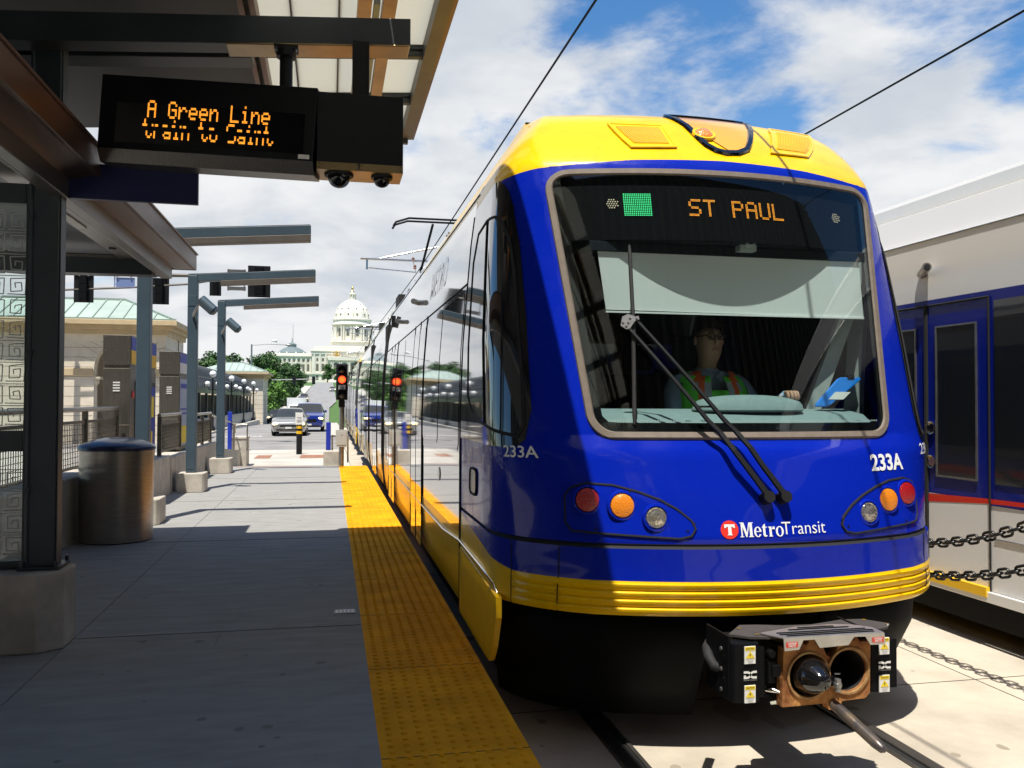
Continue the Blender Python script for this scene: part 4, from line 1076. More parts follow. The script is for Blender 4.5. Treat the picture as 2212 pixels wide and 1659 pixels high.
# ------------------------------------------------------------------ canopy over the platform
def build_canopy():
    T = thing('station_canopy', 'dark steel platform canopy with translucent roof panels overhead', 'canopy', (-1.69, 5.6, 0))
    mb = MB(); mb.box(-1.715, -1.575, 5.50, 5.64, .45, 3.56); mb.box(-1.575, -1.567, 5.52, 5.62, .45, 3.56)
    p = mb.build('post', M['steel_dark'], T, bevel=.006)
    mb = MB(); mb.box(-1.76, -1.535, 5.46, 5.68, .452, .47)
    for a in (-1.74, -1.555):
        for b in (5.47, 5.69): mb.cyl((a, b, .47), (a, b, .50), .012, n=6)
    mb.build('base_plate', M['steel_dark'], p)
    mb = MB(); mb.tube([(-1.725, 5.498, .47), (-1.725, 5.498, 2.2), (-1.725, 5.498, 3.5)], .012, 6)
    for z in (.9, 1.7, 2.5, 3.2): mb.box(-1.742, -1.708, 5.484, 5.4995, z, z+.03)
    mb.build('conduit', M['steel_dark'], p)
    mb = MB(); mb.box(-1.775, -1.605, -.3, -.14, -.0, 3.5); mb.build('post', M['steel_dark'], T, bevel=.006)
    sl = lambda x: 3.60+.075*(x+1.0)             # underside rises towards the track
    def xbeam(name, x0, x1, y0, y1, h, dz, m):
        mb = MB()
        vs = [(x, y, sl(x)+dz+q) for q in (0, h) for x, y in ((x0, y0), (x1, y0), (x1, y1), (x0, y1))]
        mb.add(vs, [(0, 3, 2, 1), (4, 5, 6, 7), (0, 1, 5, 4), (1, 2, 6, 5), (2, 3, 7, 6), (3, 0, 4, 7)])
        return mb.build(name, m, T, bevel=.006)
    for yb in (5.30, -.35):
        b = xbeam('beam', -4.2, .475, yb, yb+.16, .17, -.06, M['steel_dark'])
        xbeam('beam_flange', -.62, .470, yb-.02, yb+.18, .012, -.074, M['amber_steel'])
    xbeam('lower_beam', -4.2, -.50, 5.62, 5.80, .17, -.02, M['steel_dark'])
    # solid deck on the left, its edge trim, longitudinal rails, purlins
    mb = MB()
    vs = [(x, y, sl(x)+.42+q) for q in (0, .10) for x, y in ((-4.4, -12), (-.53, -12), (-.53, 8.42), (-4.4, 8.42))]
    mb.add(vs, [(0, 3, 2, 1), (4, 5, 6, 7), (0, 1, 5, 4), (1, 2, 6, 5), (2, 3, 7, 6), (3, 0, 4, 7)]); mb.build('solid_deck', M['steel_soffit'], T)
    mb = MB()
    for x in (-.57, -.50): mb.box(x-.018, x+.018, -12, 8.40, sl(x)+.30, sl(x)+.416)
    mb.build('deck_edge', M['steel_brown'], T)
    for x0, x1 in ((.16, .25), (.32, .41)):
        mb = MB(); mb.box(x0, x1, -12, 8.35, sl(.3)+.32, sl(.3)+.40); mb.build('long_rail', M['amber_steel'], T)
    mb = MB(); mb.box(.265, .305, 5.6, 7.4, sl(.3)+.33, sl(.3)+.38); mb.build('strip_light', M['cab_grey'], T)
    ys = [-.85+1.03*i for i in range(-11, 10)]
    for y in ys:
        y = y+.09
        xbeam('purlin', -.5, .70, y, y+.07, .06, .33, M['steel_dark'])
    xs = [-.536, -.275, .043, .30, .676]
    for a, b in zip(ys, ys[1:]):
        for x0, x1 in zip(xs, xs[1:]):
            mb = MB()
            vs = [(x, y, sl(x)+.42+q) for q in (0, .012) for x, y in ((x0+.006, a+.10), (x1-.006, a+.10), (x1-.006, b+.09), (x0+.006, b+.09))]
            mb.add(vs, [(0, 3, 2, 1), (4, 5, 6, 7), (0, 1, 5, 4), (1, 2, 6, 5), (2, 3, 7, 6), (3, 0, 4, 7)]); mb.build('roof_panel', M['roof_glass'], T)
    mb = MB()
    for x in (-.275, .043): mb.box(x-.006, x+.006, -12, 8.4, sl(x)+.405, sl(x)+.46)
    for a in ys: mb.box(-.5, .68, a+.09, a+.10, sl(0)+.42, sl(0)+.54)
    mb.build('panel_joint', M['steel_dark'], T)
    mb = MB(); mb.box(.672, .7645, -12, 8.46, sl(.7)+.30, sl(.7)+.46); mb.build('edge_beam', M['fitting_grey'], T)
    mb = MB(); mb.box(.765, .80, -12, 8.50, sl(.75)+.31, sl(.75)+.50); mb.box(.74, .812, -12, 8.52, sl(.75)+.50, sl(.75)+.52); mb.build('edge_fascia', M['steel_brown'], T, bevel=.004)
    mb = MB(); mb.box(-.5, .735, 8.42, 8.48, sl(.1)+.30, sl(.1)+.52); mb.build('end_fascia', M['steel_dark'], T)
    return T
build_canopy()

def build_shelter():
    T = thing('shelter_roof', 'low brown metal shelter roof running along the back of the platform', 'shelter', (-2.4, 8.7, 0))
    ye = 9.36
    mb = MB(); mb.box(-1.39, -1.36, -12, ye, 2.79, 2.95); mb.box(-1.395, -1.345, -12, ye+.02, 2.95, 2.965); mb.box(-3.6, -1.39, ye-.03, ye, 2.79, 2.95)
    mb.build('fascia', M['steel_brown'], T, bevel=.004)
    mb = MB(); mb.box(-3.6, -1.395, -12, ye-.03, 2.89, 2.94); mb.build('roof_deck', M['steel_dark'], T)
    mb = MB(); vs = [(-1.39, -12, 2.795), (-1.39, ye-.03, 2.795), (-1.54, ye-.22, 2.765), (-1.54, -12, 2.765)]
    mb.add(vs, [(0, 1, 2, 3)]); mb.build('soffit', M['steel_brown'], T, fix=False)
    mb = MB(); mb.box(-1.62, -1.54, -12, ye-.35, 2.65, 2.77); mb.box(-1.64, -1.62, -12, ye-.35, 2.65, 2.69); mb.build('gutter', M['gutter_steel'], T, bevel=.004)
    mb = MB(); mb.box(-3.6, -1.64, 8.55, 8.72, 2.62, 2.80); mb.build('end_beam', M['steel_dark'], T)
    mb = MB(); mb.box(-3.6, -1.64, 8.5, 8.548, 2.76, 2.785); mb.build('beam_trim', M['gutter_steel'], T)
    mb = MB(); mb.box(-1.90, -1.77, 1, 8.5, 2.75, 2.81); lt = mb.build('light_channel', M['gutter_steel'], T)
    mb = MB(); mb.box(-1.87, -1.81, 5.9, 7.0, 2.740, 2.7505); mb.build('tube_light', M['label_white'], lt)
    mb = MB()
    for y in (5.75, 7.9): mb.lathe([(.03, 2.74), (.03, 2.7505), (.0, 2.7505)], (-1.835, y, 0), 14)
    mb.build('downlight', M['black'], lt)
    mb = MB(); mb.box(-3.6, -3.46, 8.5, 8.64, 0, 2.66); mb.box(-3.6, -3.46, 2.5, 2.64, 0, 2.66); mb.build('rear_post', M['steel_dark'], T)
    return T
build_shelter()

# dark plinth with a chamfered corner carrying the near post
mb = MB(); mb.prism([(-3.2, 5.34), (-1.62, 5.34), (-1.50, 5.44), (-1.50, 5.68), (-3.2, 5.68)], 0, .45)
tag(mb.build('concrete_plinth', M['concrete_cast'], bevel=.012), 'big grey concrete plinth with a chamfered corner under the canopy post', 'plinth')

# glass screen etched with square spirals
T = thing('glass_screen', 'dark framed glass screen etched with square spirals beside the canopy post', 'screen', (-2.4, 5.56, .45))
mb = MB(); mb.box(-1.76, -1.717, 5.53, 5.60, .45, 2.72); mb.box(-3.2, -1.76, 5.53, 5.60, 2.60, 2.72); mb.box(-3.2, -1.76, 5.53, 5.60, 1.14, 1.26); mb.box(-3.2, -1.76, 5.53, 5.60, .45, .50); mb.box(-3.2, -3.13, 5.53, 5.60, .50, 2.60)
mb.build('frame', M['steel_dark'], T, bevel=.004)
for z0, z1 in ((.50, 1.14), (1.26, 2.60)):
    mb = MB(); mb.box(-3.13, -1.76, 5.56, 5.572, z0, z1); g = mb.build('pane', M['clear_glass'], T)
    mb = MB(); k = 0; rr = random.Random(3)
    z = z0+.03
    while z+.10 < z1:
        for c in range(11):
            cx = -1.815-.118*c; cz = z+.055; o = 1
            def P_(u, v): return (cx+u+rr.uniform(-.004, .004), 5.556, cz+v+rr.uniform(-.004, .004))
            pts = [P_(-.05, -.046), P_(.05, -.05), P_(.052, .05), P_(-.034, .044), P_(-.03, -.028), P_(.028, -.028), P_(.026, .022), P_(-.008, .018), P_(-.006, -.006)]
            for a, b in zip(pts, pts[1:]): mb.beam(a, b, .006, .0015, up=(0, 1, 0))
        mb.beam((-3.1, 5.556, z+.118), (-1.765, 5.556, z+.118), .005, .0015, up=(0, 1, 0))
        z += .128
    mb.build('etched_spirals', mat('etched_white', (0.50, 0.52, 0.50), 0.7) if z0 < 1 else bpy.data.materials['etched_white'], g, fix=False)

# LED sign, hung from the canopy beam
def build_led():
    T = thing('led_sign', 'black hanging LED sign showing amber text A Green Line', 'display sign', (-.7, 5.26, 2.9))
    p0 = Vector((-1.336, 5.395, 0)); p1 = Vector((-.096, 5.131, 0)); d = (p1-p0).normalized(); Wd = (p1-p0).length; n = Vector((d.y, -d.x, 0))   # n faces the camera
    R = Matrix((d, Vector((0, 0, 1)), n)).transposed().to_4x4(); R.translation = p0; R = R @ Matrix.Translation((0, 3.1, 0)) @ Matrix.Rotation(radians(-3.6), 4, 'Z') @ Matrix.Translation((0, -3.1, 0))
    z0, z1 = 2.855, 3.36
    def solid(name, poly, lo, hi, m, par, bevel=.004):
        mb = MB(); mb.prism(poly, lo, hi, R); return mb.build(name, m, par, bevel=bevel)
    prof = [(0, z0), (Wd, z0), (Wd, z1), (0, z1)]
    solid('case', [(0, z0+.07), (Wd, z0+.07), (Wd, z1), (0, z1)], -.22, 0, M['black'], T)
    mb = MB(); vs = [R @ Vector(q) for q in ((0, z0+.07, -.001), (Wd, z0+.07, -.001), (Wd, z0, -.05), (0, z0, -.05), (0, z0, -.2), (Wd, z0, -.2), (0, z0+.07, -.2), (Wd, z0+.07, -.2))]
    mb.add(vs, [(0, 1, 2, 3), (3, 2, 5, 4), (0, 3, 4, 6), (1, 7, 5, 2), (4, 5, 7, 6)]); mb.build('bottom_cover', M['stainless_dark'], T)
    solid('screen_window', [(.10, z0+.11), (Wd-.06, z0+.11), (Wd-.06, z1-.16), (.10, z1-.16)], .0005, .003, M['black_gloss'], T, 0)
    solid('rating_label', [(Wd-.085, z0+.08), (Wd-.02, z0+.08), (Wd-.02, z0+.105), (Wd-.085, z0+.105)], .003, .004, M['label_white'], T, 0)
    px = .01015
    def dots(name, pix, u0, v0):
        mb = MB()
        for x, y, c in pix:
            u = u0+x*px; v = v0-y*px; k = 6
            mb.add([R @ Vector((u+.0026*cos(2*pi*i/k), v+.0037*sin(2*pi*i/k), .005)) for i in range(k)], [tuple(range(k))], int(c % 3 == 0))
        return mb.build(name, [M['led_amber'], M['led_amber_b']], T, fix=False)
    def expand(txt, rows, dy=0.0):
        return [(x+i*.5, (r+j*.5)*1.42+dy, x*7+r*3+i+j*2) for x, r in led_pixels(txt) if r in rows for i in (0, 1) for j in (0, 1)]
    for txt, rows, dy, u0, v0 in (('A Green Line', range(7), 0, .285, z0+.362), ('train to Saint', range(3), 0, .262, z0+.252), ('train to Saint', (4, 5, 6), 1.2, .275, z0+.252)):
        for k, ch in enumerate(txt):
            pix = expand(ch, rows, dy)
            q = .90 if ch in 'trainoS' and txt[0] == 't' else 1.0
            if pix: dots('led_letter', [(x*q, y, c) for x, y, c in pix], u0+k*6*px*q, v0)
    q = R @ Vector((Wd*.83, z1, -.11))
    mb = MB(); mb.cyl((q.x, q.y, q.z-.02), (q.x, q.y, 3.56), .038, n=16); mb.box(q.x-.07, q.x+.07, q.y-.05, q.y+.05, 3.545, 3.565); mb.cyl((q.x, q.y, 3.50), (q.x, q.y, 3.545), .058, n=16)
    h = mb.build('hanger', M['black'], T, smooth=40)
    mb = MB()
    for a in (-.085, .085):
        for b in (-.03, .03): mb.cyl((q.x+a*.65, q.y+b, 3.53), (q.x+a*.65, q.y+b, 3.548), .010, n=6)
    mb.build('bolt', M['metal_grey'], h)
    return T
build_led()

def build_camera_box():
    T = thing('camera_box', 'black hanging box with two security camera domes beneath, right of the LED sign', 'camera', (.17, 5.3, 2.8))
    x0, x1, y0, y1, z0, z1 = -.085, .42, 5.14, 5.40, 2.805, 3.265
    mb = MB(); mb.box(x0, x1, y0, y1, z0+.012, z1); mb.box(.12, .22, 5.22, 5.32, z1, 3.62); mb.build('case', M['black'], T, bevel=.004)
    mb = MB(); mb.box(x0, x1, y0, y1, z0, z0+.0115); mb.box(x0, .155, y0-.003, y0-.0005, z0, z0+.045); mb.box(.165, x1, y0-.003, y0-.0005, z0, z0+.045); pl = mb.build('bottom_plate', M['amber_steel'], T)  # amber colour paints the yellow strip's reflection onto the box underside
    for cx, r in ((.045, .070), (.30, .053)):
        mb = MB(); mb.lathe([(r*1.25, z0), (r*1.2, z0-.014), (r*.98, z0-.016)], (cx, 5.24, 0), 24); c = mb.build('dome_ring', M['black'], T, smooth=40)
        mb = MB(); mb.lathe([(r*.97*cos(a), z0-.016-r*.95*sin(a)) for a in [i*pi/2/8 for i in range(9)]], (cx, 5.24, 0), 24, caps=False); mb.build('dome_cover', M['smoke_glass'], c, smooth=60, fix=False)
        mb = MB(); mb.sphere((cx, 5.24, z0-.03), r*.62, 16, 10); mb.cyl((cx, 5.22, z0-.035), (cx-.01, 5.24-r*.8, z0-.05), r*.3, n=12); mb.build('camera_ball', M['black_gloss'], c, smooth=40)
    mb = MB()
    for cx in (x0+.015, .145, .175, x1-.015):
        for zz in (z0+.01, z0+.035): mb.cyl((cx, y0-.006, zz), (cx, y0-.003, zz), .004, n=6)
    mb.build('screw', M['black'], pl)
build_camera_box()

mb = MB(); vs = [(-1.566, 5.56, 2.875), (-.80, 5.53, 2.845), (-.80, 5.53, 2.645), (-1.566, 5.56, 2.655)]
mb.add([(x, y+q, z) for q in (0, .035) for x, y, z in vs], [(0, 1, 2, 3), (7, 6, 5, 4), (0, 4, 5, 1), (1, 5, 6, 2), (2, 6, 7, 3), (3, 7, 4, 0)])
bs = tag(mb.build('blade_sign', M['navy_plate'], bevel=.003), 'blank navy blue blade sign sticking out from the canopy post', 'sign')
mb = MB()
for z in (2.76, 2.87): mb.cyl((-1.55, 5.559, z-.05), (-1.55, 5.553, z-.05), .008, n=8)
mb.build('screw', M['metal_grey'], bs)

# ------------------------------------------------------------------ posts with arms along the platform
def build_post(lamp=True):
    T = thing('platform_post', None, 'post', (-2.145, 14.45, 0), 'blue grey steel posts with arms along the platform')
    mb = MB(); mb.box(-2.22, -2.07, 14.375, 14.525, .30, 3.44); mb.build('post', M['steel_paint'], T, bevel=.010)
    mb = MB(); mb.box(-2.205, -2.085, 14.369, 14.374, .36, .75); mb.box(-2.205, -2.085, 14.369, 14.374, 2.95, 3.12); mb.build('access_plate', M['steel_paint'], T, bevel=.002)
    mb = MB(); vs = [(x, y, z) for y in (14.375, 14.525) for x, z in ((-2.07, 3.34), (-.24, 3.475), (-.24, 3.59), (-2.22, 3.455), (-2.22, 3.441), (-2.07, 3.441))]
    mb.prism([(-2.068, 3.345), (-.24, 3.48), (-.24, 3.595), (-2.22, 3.455), (-2.22, 3.4405), (-2.068, 3.4405)], 14.376, 14.524, Matrix(((1, 0, 0, 0), (0, 0, 1, 0), (0, 1, 0, 0), (0, 0, 0, 1))))
    a = mb.build('arm', M['steel_paint'], T, bevel=.006)
    mb = MB(); mb.prism([(-2.2, 3.457), (-.25, 3.596), (-.25, 3.604), (-2.2, 3.465)], 14.39, 14.51, Matrix(((1, 0, 0, 0), (0, 0, 1, 0), (0, 1, 0, 0), (0, 0, 0, 1)))); mb.build('arm_cap', M['chrome'], a)
    mb = MB(); mb.prism([(-1.72, 3.29), (-.24, 3.395), (-.24, 3.478), (-1.72, 3.368)], 14.36, 14.50, Matrix(((1, 0, 0, 0), (0, 0, 1, 0), (0, 1, 0, 0), (0, 0, 0, 1)))); mb.build('light_fitting', M['fitting_grey'], a, bevel=.004)
    mb = MB(); mb.prism([(-2.33, 14.22), (-1.95, 14.22), (-1.92, 14.26), (-1.92, 14.66), (-2.33, 14.66)], 0, .30); mb.build('concrete_base', M['concrete_cast'], T, bevel=.012)
    if lamp:
        mb = MB(); mb.tube([(-2.13, 14.37, 2.78), (-2.11, 14.30, 2.83), (-2.04, 14.24, 2.95), (-1.98, 14.24, 3.02)], .020, 8); br = mb.build('lamp_bracket', M['metal_grey'], T, smooth=50)
        mb = MB(); mb.cyl((-2.0, 14.24, 3.04), (-1.80, 14.20, 2.86), .085, .085, 18); mb.cyl((-1.80, 14.20, 2.86), (-1.775, 14.195, 2.838), .075, .06, 18); mb.build('flood_lamp', M['steel_paint'], br, smooth=40, bevel=.004)
    return T
pb = build_post(True); pb['label'] = 'blue grey post with arm and floodlight, nearer one of the two with floodlights'
pc = copy_tree(pb); pc.location.y += 3.62; pc.location.x += .01; pc['label'] = 'blue grey post with arm and floodlight, farthest of the three along the platform'
pa = build_post(False); pa.location.y -= 3.65; pa['label'] = 'blue grey post without floodlight, rising behind the round bin'

# low concrete walls, railings and ramp end
def wall(y0, y1, z, x0=-2.9, x1=-2.40, label='', z1=None):
    mb = MB(); z1 = z if z1 is None else z1
    vs = [(x, y, zz) for y, zt in ((y0, z), (y1, z1)) for x, zz in ((x0, -.58), (x1, -.58), (x1, zt), (x0, zt))]
    mb.add(vs, [(0, 1, 2, 3)[::-1], (4, 5, 6, 7), (0, 1, 5, 4), (1, 2, 6, 5), (2, 3, 7, 6), (3, 0, 4, 7)])
    return tag(mb.build('low_wall', M['concrete_cast'], bevel=.012), label, 'wall', 'low concrete walls along the platform')
wall(5.72, 10.55, .66, x1=-2.53, label='low concrete wall behind the round bin')
wall(10.56, 14.1, .60, label='low concrete wall below the two stainless cabinets')
wall(14.2, 19.6, .56, label='low concrete wall beside the far posts')
wall(19.7, 25.4, .42, -2.72, -2.46, 'low concrete wall stepping down along the ramp', .05)
mb = MB(); mb.prism([(-2.72, 25.4), (-2.30, 25.4), (-2.30, 26.3), (-2.72, 26.3)], -.58, .36); mb.box(-2.74, -2.28, 25.38, 26.32, .36, .42)
tag(mb.build('end_pillar', M['concrete_cast'], bevel=.012), 'square concrete pillar with a cap at the foot of the ramp', 'pillar')
def railing(y0, y1, zb, zt, label, x=-2.5):
    T = thing('railing', label, 'railing', (x, y0, zb), 'steel mesh railings on the low walls')
    mb = MB(); mb.tube([(x, y0, zt), (x, y1, zt)], .028, 10); mb.build('handrail', M['stainless'], T, smooth=40)
    k = max(2, int((y1-y0)/1.2)+1)
    for i in range(k):
        y = y0+.04+(y1-y0-.08)*i/(k-1); MB().box(x-.03, x+.03, y-.02, y+.02, zb, zt-.02).build('post', M['stainless_dark'], T)
    mb = MB(); mb.box(x-.015, x+.015, y0, y1, zt-.15, zt-.12); mb.box(x-.015, x+.015, y0, y1, zb+.05, zb+.075)
    y = y0+.03
    while y < y1: mb.box(x-.004, x+.004, y-.004, y+.004, zb+.07, zt-.14); y += .06
    z = zb+.11
    while z < zt-.15: mb.box(x-.004, x+.004, y0, y1, z-.003, z+.003); z += .06
    mb.build('mesh_panel', M['stainless_dark'], T)
railing(6.0, 11.8, .66, 1.34, 'steel mesh railing on the wall left of the round bin', -2.66)
railing(13.7, 15.55, .60, 1.22, 'steel mesh railing between the two stainless cabinets')
railing(16.95, 19.4, .56, 1.18, 'steel mesh railing behind the far posts')
T = thing('railing', 'plain tubular steel handrail sloping down along the ramp wall', 'railing', (-2.6, 20, .3))
mb = MB(); mb.tube([(-2.6, 19.9, 1.15), (-2.6, 25.2, .80), (-2.6, 25.35, .55)], .022, 8); mb.build('handrail', M['stainless'], T, smooth=50)
for y, z, zt in ((19.95, .40, 1.14), (22.5, .22, .98), (25.1, .07, .80)): MB().cyl((-2.6, y, z), (-2.6, y, zt), .018, n=8).build('post', M['stainless'], T)

# trash bin
T = thing('trash_bin', 'round brushed steel trash bin with a dark blue domed lid', 'trash bin', (-2.15, 9.56, 0))
mb = MB(); mb.lathe([(.355, .012), (.355, .02), (.355, .93), (.345, .935)], (-2.15, 9.56, 0), 48); b = mb.build('body', M['stainless'], T, smooth=40)
mb = MB(); mb.lathe([(.335, 0), (.335, .014)], (-2.15, 9.56, 0), 40); mb.build('base', M['rubber'], T)
mb = MB(); mb.lathe([(.370, .93), (.372, .958), (.355, .985), (.25, 1.03), (.12, 1.058), (.0, 1.065)], (-2.15, 9.56, 0), 48, caps=False); mb.build('lid', mat('lid_blue', (0.016, 0.024, 0.085), 0.35, coat=0.5), T, smooth=40, fix=False)

# stainless cabinets
def cabinet(y0, y1, label, side):
    T = thing('info_cabinet', label, 'cabinet', (-2.70, (y0+y1)/2, .3))
    x0, x1 = -2.86, -2.535
    mb = MB(); mb.box(x0, x1, y0, y1, .605, 1.86); mb.box(x0-.005, x1+.005, y0-.006, y1+.005, 1.90, 2.29); mb.box(x0+.01, x1-.01, y0+.01, y1-.01, 1.86, 1.90); mb.box(x0-.004, x1+.004, y0-.004, y0+.1, 1.118, 1.126)
    mb.build('case', M['stainless_dark'], T, bevel=.006)
    for z in (1.56, .67):
        for i in range(4):
            mb = MB(); mb.box(x0+.12, x1-.12, y0-.010, y0-.001, z+.035*i, z+.035*i+.018); mb.build('louvre', M['label_white'] if z > 1 else M['label_grey'], T)  # pale slats paint in the sky that bare metal would reflect
    mb = MB()
    for x in (x0+.02, (x0+x1)/2, x1-.02):
        for z in (1.93, 2.09, 2.26): mb.cyl((x, y0-.011, z), (x, y0-.006, z), .008, n=8)
    mb.build('screw', M['stainless'], T)
    mb = MB(); mb.box(x1+.0055, x1+.010, y0+.02, y1-.02, 2.10, 2.27, 0); mb.box(x1+.0055, x1+.010, y0+.02, y1-.02, 1.92, 2.10, 1); mb.build('colour_band', [M['sign_blue'], M['yellow_paint'] if side else M['label_white']], T)
    if side:
        mb = MB(); mb.box(x1+.0005, x1+.012, y0+.30, y1-.08, .66, 1.70); s = mb.build('display_case', M['label_black'], T)
        mb = MB(); mb.box(x1+.013, x1+.016, y0+.36, y1-.14, .72, 1.64); mb.build('poster', M['sign_blue'], s)
        mb = MB(); mb.box(x1+.0165, x1+.018, y0+.40, y1-.3, .76, 1.0); mb.box(x1+.0165, x1+.018, y0+.5, y1-.2, 1.2, 1.5); mb.build('poster_print', M['label_yellow'], s)
        mb = MB(); mb.lathe([(.05, 0), (.05, .012), (.0, .012)], (x1, y0+.16, 1.52), 16, 0, 'X'); mb.build('red_badge', M['label_red'], T)
    else:
        mb = MB(); mb.box(x1+.0005, x1+.010, y0+.04, y1-.05, .66, 1.82); s = mb.build('poster', mat('pale_poster', (0.36, 0.42, 0.55), 0.4), T)
        mb = MB(); mb.box(x1+.011, x1+.013, y0+.08, y1-.1, .7, 1.0); mb.build('poster_print', M['label_yellow'], s)
        mb = MB(); mb.box(x1+.011, x1+.013, y0+.10, y1-.15, 1.2, 1.23); mb.box(x1+.011, x1+.013, y0+.10, y1-.15, 1.28, 1.31); mb.box(x1+.011, x1+.013, y0+.10, y1-.4, 1.66, 1.74); mb.build('poster_lettering', M['sign_blue'], s)
cabinet(11.92, 13.6, 'stainless steel cabinet behind the round bin, with blue and yellow side band', 1)
cabinet(15.65, 16.85, 'stainless steel cabinet beside the floodlight post, with pale poster on its side', 0)

# chain barrier between the tracks
def chain(p0, p1, sag, label, ln=.100):
    mb = MB(); p0 = Vector(p0); p1 = Vector(p1); L = (p1-p0).length; n = int(L/(ln*.72))
    pos = lambda t: p0+(p1-p0)*t-Vector((0, 0, sag*4*t*(1-t)))
    for i in range(n):
        a = pos(i/n); b = pos((i+1)/n); c = (a+b)/2; d = (b-a).normalized(); u = d.cross(Vector((0, 0, 1))).normalized(); w = u.cross(d)
        if i % 2: u, w = (u+w*.25).normalized(), (w-u*.25).normalized()
        else: u, w = (w-u*.2).normalized(), u
        h = ln*.5; r = ln*.27; pts = []
        for k in range(14):
            t = 2*pi*k/14; pts.append(c+d*((h-r)*(1 if cos(t) > 0 else -1)+r*cos(t))+u*(r*sin(t)))
        mb.tube(pts, .0095, 6, closed=True)
    return tag(mb.build('chain', M['chain'], smooth=60, fix=False), label, 'chain', 'chains of the barrier between the two tracks')
chain((4.15, 3.3, 1.35), (4.15, 7.6, .80), .638, 'upper black chain hanging between the two trams')
chain((4.15, 3.3, 1.0), (4.15, 7.6, .60), .58, 'lower black chain hanging between the two trams')
for y, lb in ((3.25, 'short black post at the near end of the chains'), (7.65, 'short black post at the far end of the chains')):
    mb = MB(); mb.lathe([(.09, -.36), (.09, -.34), (.05, -.335), (.05, 1.36), (.04, 1.40), (.0, 1.41)], (4.15, y, 0), 20); tag(mb.build('barrier_post', M['chain'], smooth=40), lb, 'post')

# red signal at the platform end
T = thing('rail_signal', 'small black rail signal with its red lamp lit at the platform end', 'signal', (.27, 19.75, 0))
x, y = .27, 19.75
mb = MB(); mb.cyl((x, y, -.3), (x, y, 1.32), .055, n=14); mb.build('pole', M['stainless'], T, smooth=40)
mb = MB(); mb.box(x-.13, x+.13, y-.08, y+.10, 1.47, 2.29); mb.box(x-.07, x+.07, y-.07, y+.08, 1.30, 1.47); mb.build('head', M['black'], T, bevel=.02)
for z, m in ((2.15, M['black_gloss']), (1.93, M['red_lamp']), (1.60, M['black_gloss'])):
    mb = MB(); mb.lathe([(.085, y-.095), (.07, y-.11), (.0, y-.125)], (x, 0, z), 18, 0, 'Y', caps=False)
    l = mb.build('lens', m, T, fix=False)
    if m is M['red_lamp']:
        mb = MB()
        for a in range(3):
            for k in range(1 if a == 0 else 6*a): t = 2*pi*k/max(1, 6*a); mb.sphere((x+.024*a*cos(t), y-.126, z+.024*a*sin(t)), .008, 6, 4)
        mb.build('lamp_dots', M['red_core'], l)
    mb = MB(); pts = [(x+.095*cos(t), z+.095*sin(t)) for t in [radians(-20+220*i/10) for i in range(11)]]
    mb.add([(a, yy, b) for yy in (y-.09, y-.22) for a, b in pts], [(i, i+1, 12+i, 11+i) for i in range(10)]); mb.build('hood', M['black'], T, fix=False)
mb = MB(); mb.box(x-.075, x+.075, y-.095, y-.085, 1.71, 1.81); lb = mb.build('number_plate', M['label_white'], T)
for tt, zz in (('C', 1.787), ('136', 1.742)):
    vs, fs = text_mesh(tt, .06, .001); make('plate_text', [(x+v.x, y-.097, zz+v.y) for v in vs], fs, None, M['label_black'], lb, fix=False)
mb = MB(); mb.box(x-.13, x+.13, y-.10, y+.06, .42, .80); mb.box(x-.10, x+.10, y-.108, y-.10, .46, .76); mb.cyl((x, y-.118, .70), (x, y-.10, .70), .015, n=8); mb.build('junction_box', mat('pale_grey_box', (0.45, 0.46, 0.43), 0.5), T, bevel=.012)
mb = MB(); mb.box(-.13, .22, 20.0, 20.5, -.3, .30); tag(mb.build('concrete_block', M['concrete_cast'], bevel=.015), 'square concrete block at the platform end beside the rail signal', 'block')
def rail_guard(x, y, z0, label, h=1.15):
    T = thing('railing', label, 'railing', (x, y, z0))
    mb = MB(); mb.box(x-.055, x+.055, y-.04, y+.04, z0, z0+h); mb.build('marker', M['sign_blue'], T, bevel=.01)
    mb = MB(); mb.tube([(x+.09, y, z0), (x+.09, y, z0+h*.68), (x+.45, y, z0+h*.68), (x+.45, y, z0)], .022, 8); mb.build('rail', M['stainless'], T, smooth=50)
rail_guard(-.02, 20.62, .0, 'short steel rail with a blue marker beside the rail signal', .95)
rail_guard(-2.62, 24.2, .10, 'short steel rail with a tall blue marker on the ramp wall', 1.05)
o = MB().box(-3.20, -3.06, 22, 22.1, -.56, .66).build('route_marker', M['stainless'], bevel=.01); tag(o, 'narrow steel marker with a blue lower panel on the street side of the ramp', 'marker')
MB().box(-3.195, -3.065, 21.985, 21.998, -.30, .22).build('blue_panel', M['sign_blue'], o)
MB().box(-3.195, -3.065, 21.985, 21.998, .24, .28).build('stripe', M['yellow_paint'], o)
# striped bollard with a small sign
T = thing('bollard', 'black and yellow striped bollard with a small white sign on the crossing', 'bollard', (-1.03, 31.0, -.42))
mb = MB(); mb.cyl((-1.03, 31, -.42), (-1.03, 31, .66), .10, n=16); mb.lathe([(.10, .66), (.07, .70), (.0, .72)], (-1.03, 31, 0), 16, caps=False); mb.build('post', M['black'], T, smooth=40)
for z in (.30, .48): MB().lathe([(.104, z), (.104, z+.10)], (-1.03, 31, 0), 16, caps=False).build('stripe', M['yellow_paint'], T, smooth=40, fix=False)
mb = MB(); mb.box(-1.16, -.90, 30.88, 30.90, .62, 1.04); s = mb.build('sign', M['label_white'], T, bevel=.01)
mb = MB(); mb.box(-1.11, -.95, 30.872, 30.879, .72, .80); mb.box(-1.10, -.96, 30.872, 30.879, .86, .89); mb.build('sign_print', M['label_grey'], s)
